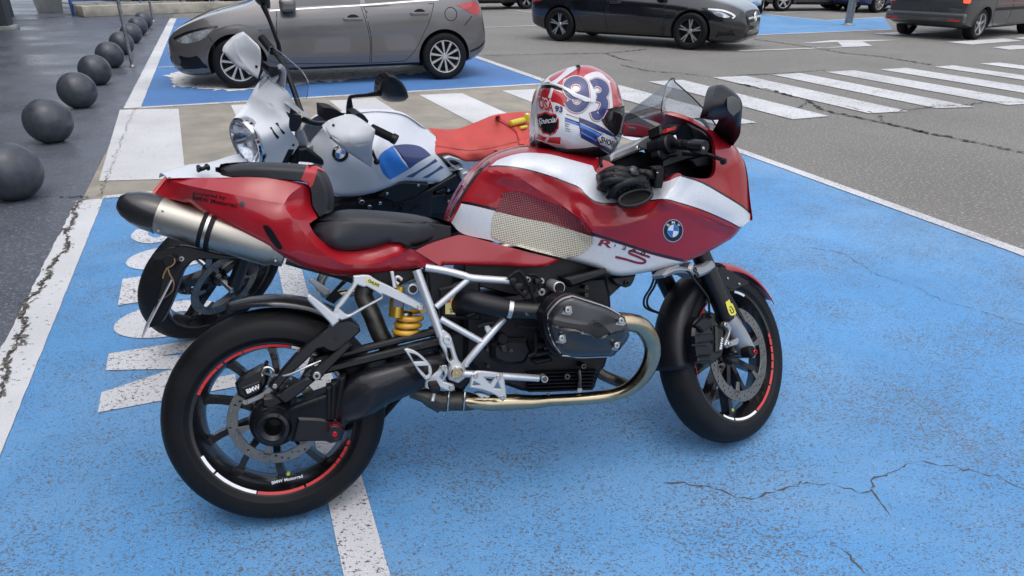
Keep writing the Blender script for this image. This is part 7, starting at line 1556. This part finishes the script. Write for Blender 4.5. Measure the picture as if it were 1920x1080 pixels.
# seat
Oc = lambda *p: cp('O', *p)
se = Oc((600, 640), (690, 648), (820, 656), (900, 650), (1000, 620), (1150, 560), (1300, 502), (1500, 475), (1720, 465), (1950, 480), (2150, 520), (2200, 640), (2100, 800), (1700, 812), (1450, 840), (1300, 885), (1180, 952), (1050, 982), (960, 976), (870, 932), (790, 905), (690, 912), (640, 860), (636, 800), (680, 735))
panel(fr, 'seat', se, Oc((600, 640, -.02), (820, 656, -.06), (1000, 620, -.08), (1300, 502, -.1), (1720, 465, -.12), (2150, 520, -.1), (800, 760, .05), (1100, 740, .05), (1500, 640, .03), (640, 840, .09), (800, 905, .12), (1050, 980, .135), (1300, 885, .13), (1700, 812, .13), (1100, 850, .125), (1500, 800, .13), (2100, 800, .13)), M['redseat'], wh, 5, mirror=False, skirt=.02, rounds=[(Oc((690, 912), (790, 905), (870, 932), (960, 976), (1050, 982), (1180, 952), (1300, 885)), 6, .02)], creases=[(Oc((655, 810), (800, 832), (950, 852), (1100, 853), (1300, 820), (1520, 770), (1720, 705)), 5, -.004)], reg='ws')
SB = bvh_of('ws')
decal(fr, 'seat_strap', SB, [(strip(Oc((1300, 505), (1430, 580), (1520, 650), (1560, 730), (1570, 800)), 9), (), 0)], M['redseat'], wh, .005, fb=.05)
decal(fr, 'seat_seam', SB, [(strip(Oc((655, 810), (800, 832), (950, 852), (1100, 853), (1300, 820), (1520, 770)), 1.2), (), 0)], M['maroon'], wh, .002, fb=.1); decal(fr, 'seat_seam', SB, [(strip(Oc((1290, 508), (1420, 588), (1500, 655), (1530, 730), (1540, 805)), 1.1), (), 0)], M['maroon'], wh, .006, fb=.1)
dl = empty('disc_lock', 'small yellow brake disc lock lying on the red seat', 'lock', fr.mat() @ Matrix.Translation(Vector(cast(fr, SB, *c1('O', 1530, 600), 0, .02))))
dB = cast(fr, SB, *c1('O', 1530, 600), 0, .02)
def lk(name, a, b, r, mat, up=.02, n_=14):
    pa = np.array(cast(fr, SB, *c1('O', *a), up, .03))-dB; pb = np.array(cast(fr, SB, *c1('O', *b), up, .03))-dB; V, Fc = tube_geo([pa, pa+(pb-pa)*.03, pb-(pb-pa)*.03, pb], [r*.7, r, r, r*.7], n_); return mk(name, V, Fc, mat, dl, True, None, 50)
M['yellowlock'] = simple('yellow_enamel', (.62, .5, .03), .35, 0, .4)
lk('lock_body', (1440, 615), (1610, 565), .0145, M['yellowlock'], .02); lk('lock_jaw', (1545, 640), (1615, 622), .008, M['yellowlock'], .009)
pb_ = np.array(cast(fr, SB, *c1('O', 1607, 575), .018, .03))-dB; V, Fc = tube_geo([pb_, pb_+np.array((0, 0, .03)), pb_+np.array((0, 0, .034))], [.0155, .0155, .013], 16); lc = mk('lock_cylinder', V, Fc, M['yellowlock'], dl, True, None, 40); V, Fc = tube_geo([pb_+np.array((0, 0, .034)), pb_+np.array((0, 0, .0365))], .0095, 14); mk('key_face', V, Fc, M['chrome'], lc)
# subframe, engine, swingarm
plate(fr, 'subframe', Bc((1225, 165), (1270, 150), (1310, 158), (1440, 192), (1560, 188), (1660, 170), (1660, 230), (1500, 300), (1470, 360), (1400, 375), (1365, 330), (1360, 270), (1290, 230)), .125, .03, M['alu'], wh, .004, holes=[Bc((1272, 185), (1320, 188), (1375, 220), (1380, 250), (1345, 255), (1290, 220))]); disc_y(fr, 'subframe_boss', *c1('B', 1412, 322), .14, .024, .05, M['alu'], wh, 26, hole=.011)
plate(fr, 'knee_cover', Bc((680, 490), (760, 415), (860, 372), (1000, 376), (1100, 388), (1095, 415), (960, 500), (800, 545), (770, 520)), .15, .02, M['black'], wh, .004); 
for p in ((748, 466), (1012, 396)): disc_y(fr, 'cover_screw', *c1('B', *p), .154, .0065, .006, M['bolt'], wh, 12)
ft2 = [c1('B', 800, 560)+(.12,), c1('B', 1100, 440)+(.12,), c1('B', 1330, 310)+(.12,)]; tube('frame_tube', fr.pts(ft2), .013, M['black'], wh, 14)
plate(fr, 'air_duct', W((720, 450), (790, 440), (870, 500), (970, 560), (968, 640), (940, 600), (830, 570), (720, 560)), .12, .05, M['black'], wh, .006)
rbox('crankcase', (.82, 0, .47), (.5, .26, .36), M['engine'], wh, .03); rbox('gearbox', (.5, 0, .45), (.3, .22, .3), M['engine'], wh, .03); rbox('airbox', (.6, 0, .66), (.5, .2, .14), M['black'], wh, .03)
for s in (1, -1):
    for i in range(6): rbox('cylinder_fin', (.93, s*(.15+.02*i), .5), (.17, .008, .15), M['engine'], wh, .003)
    rbox('cylinder', (.93, s*.2, .5), (.13, .2, .11), M['engine'], wh, .02); rbox('cylinder_head', (.93, s*.32, .5), (.19, .09, .17), M['engine'], wh, .03)
    tube('exhaust_header', [(1.03, s*.3, .48), (1.12, s*.28, .42), (1.12, s*.2, .26), (1.0, s*.14, .17), (.6, s*.12, .16)], .02, M['header'], wh, 16, 6)
for p, r in (((600, 580), .01), ((535, 540), .012), ((690, 548), .008), ((1265, 440), .006), ((1268, 532), .007)): disc_y(fr, 'frame_bolt', *c1('B', *p), .14, r, .03, M['bolt'], wh, 14, hole=r*.4)
plate(fr, 'battery_box', Bc((1075, 490), (1240, 465), (1260, 640), (1080, 640)), .12, .05, M['black'], wh, .006); plate(fr, 'black_bracket', Bc((1160, 450), (1235, 420), (1240, 455), (1165, 465)), .13, .01, M['engine'], wh, .002)
for q in (((800, 600), (850, 560), (900, 590)), ((860, 620), (880, 580), (890, 550)), ((300, 580), (340, 560), (375, 590)), ((950, 625), (1000, 590), (1030, 560))): tube('cable', fr.pts([c1('B', *p)+(.14,) for p in q]), .004, M['engine'], wh, 8, 4)
tube('swingarm', [(.5, -.1, .42), (.25, -.12, .36), (0, -.1, .315)], .035, M['black'], wh, 16, 4); tube('silencer', [(.3, .16, .25), (-.1, .2, .35), (-.3, .22, .45)], [.03, .045, .045], M['titan'], wh, 20, 3)
rbox('tail_plate', (-.25, 0, .72), (.2, .12, .03), M['black'], wh, .01); tube('rear_frame', [(.5, .1, .72), (.1, .1, .78), (-.2, .05, .8)], .012, M['alu'], wh, 12, 3)
tube('side_stand', [(.62, .13, .3), (.6, .2, .15), (.58, .25, .07)], .012, M['black'], wh, 12); rbox('stand_foot', (.575, .252, .068), (.07, .05, .008), M['black'], wh, .002)
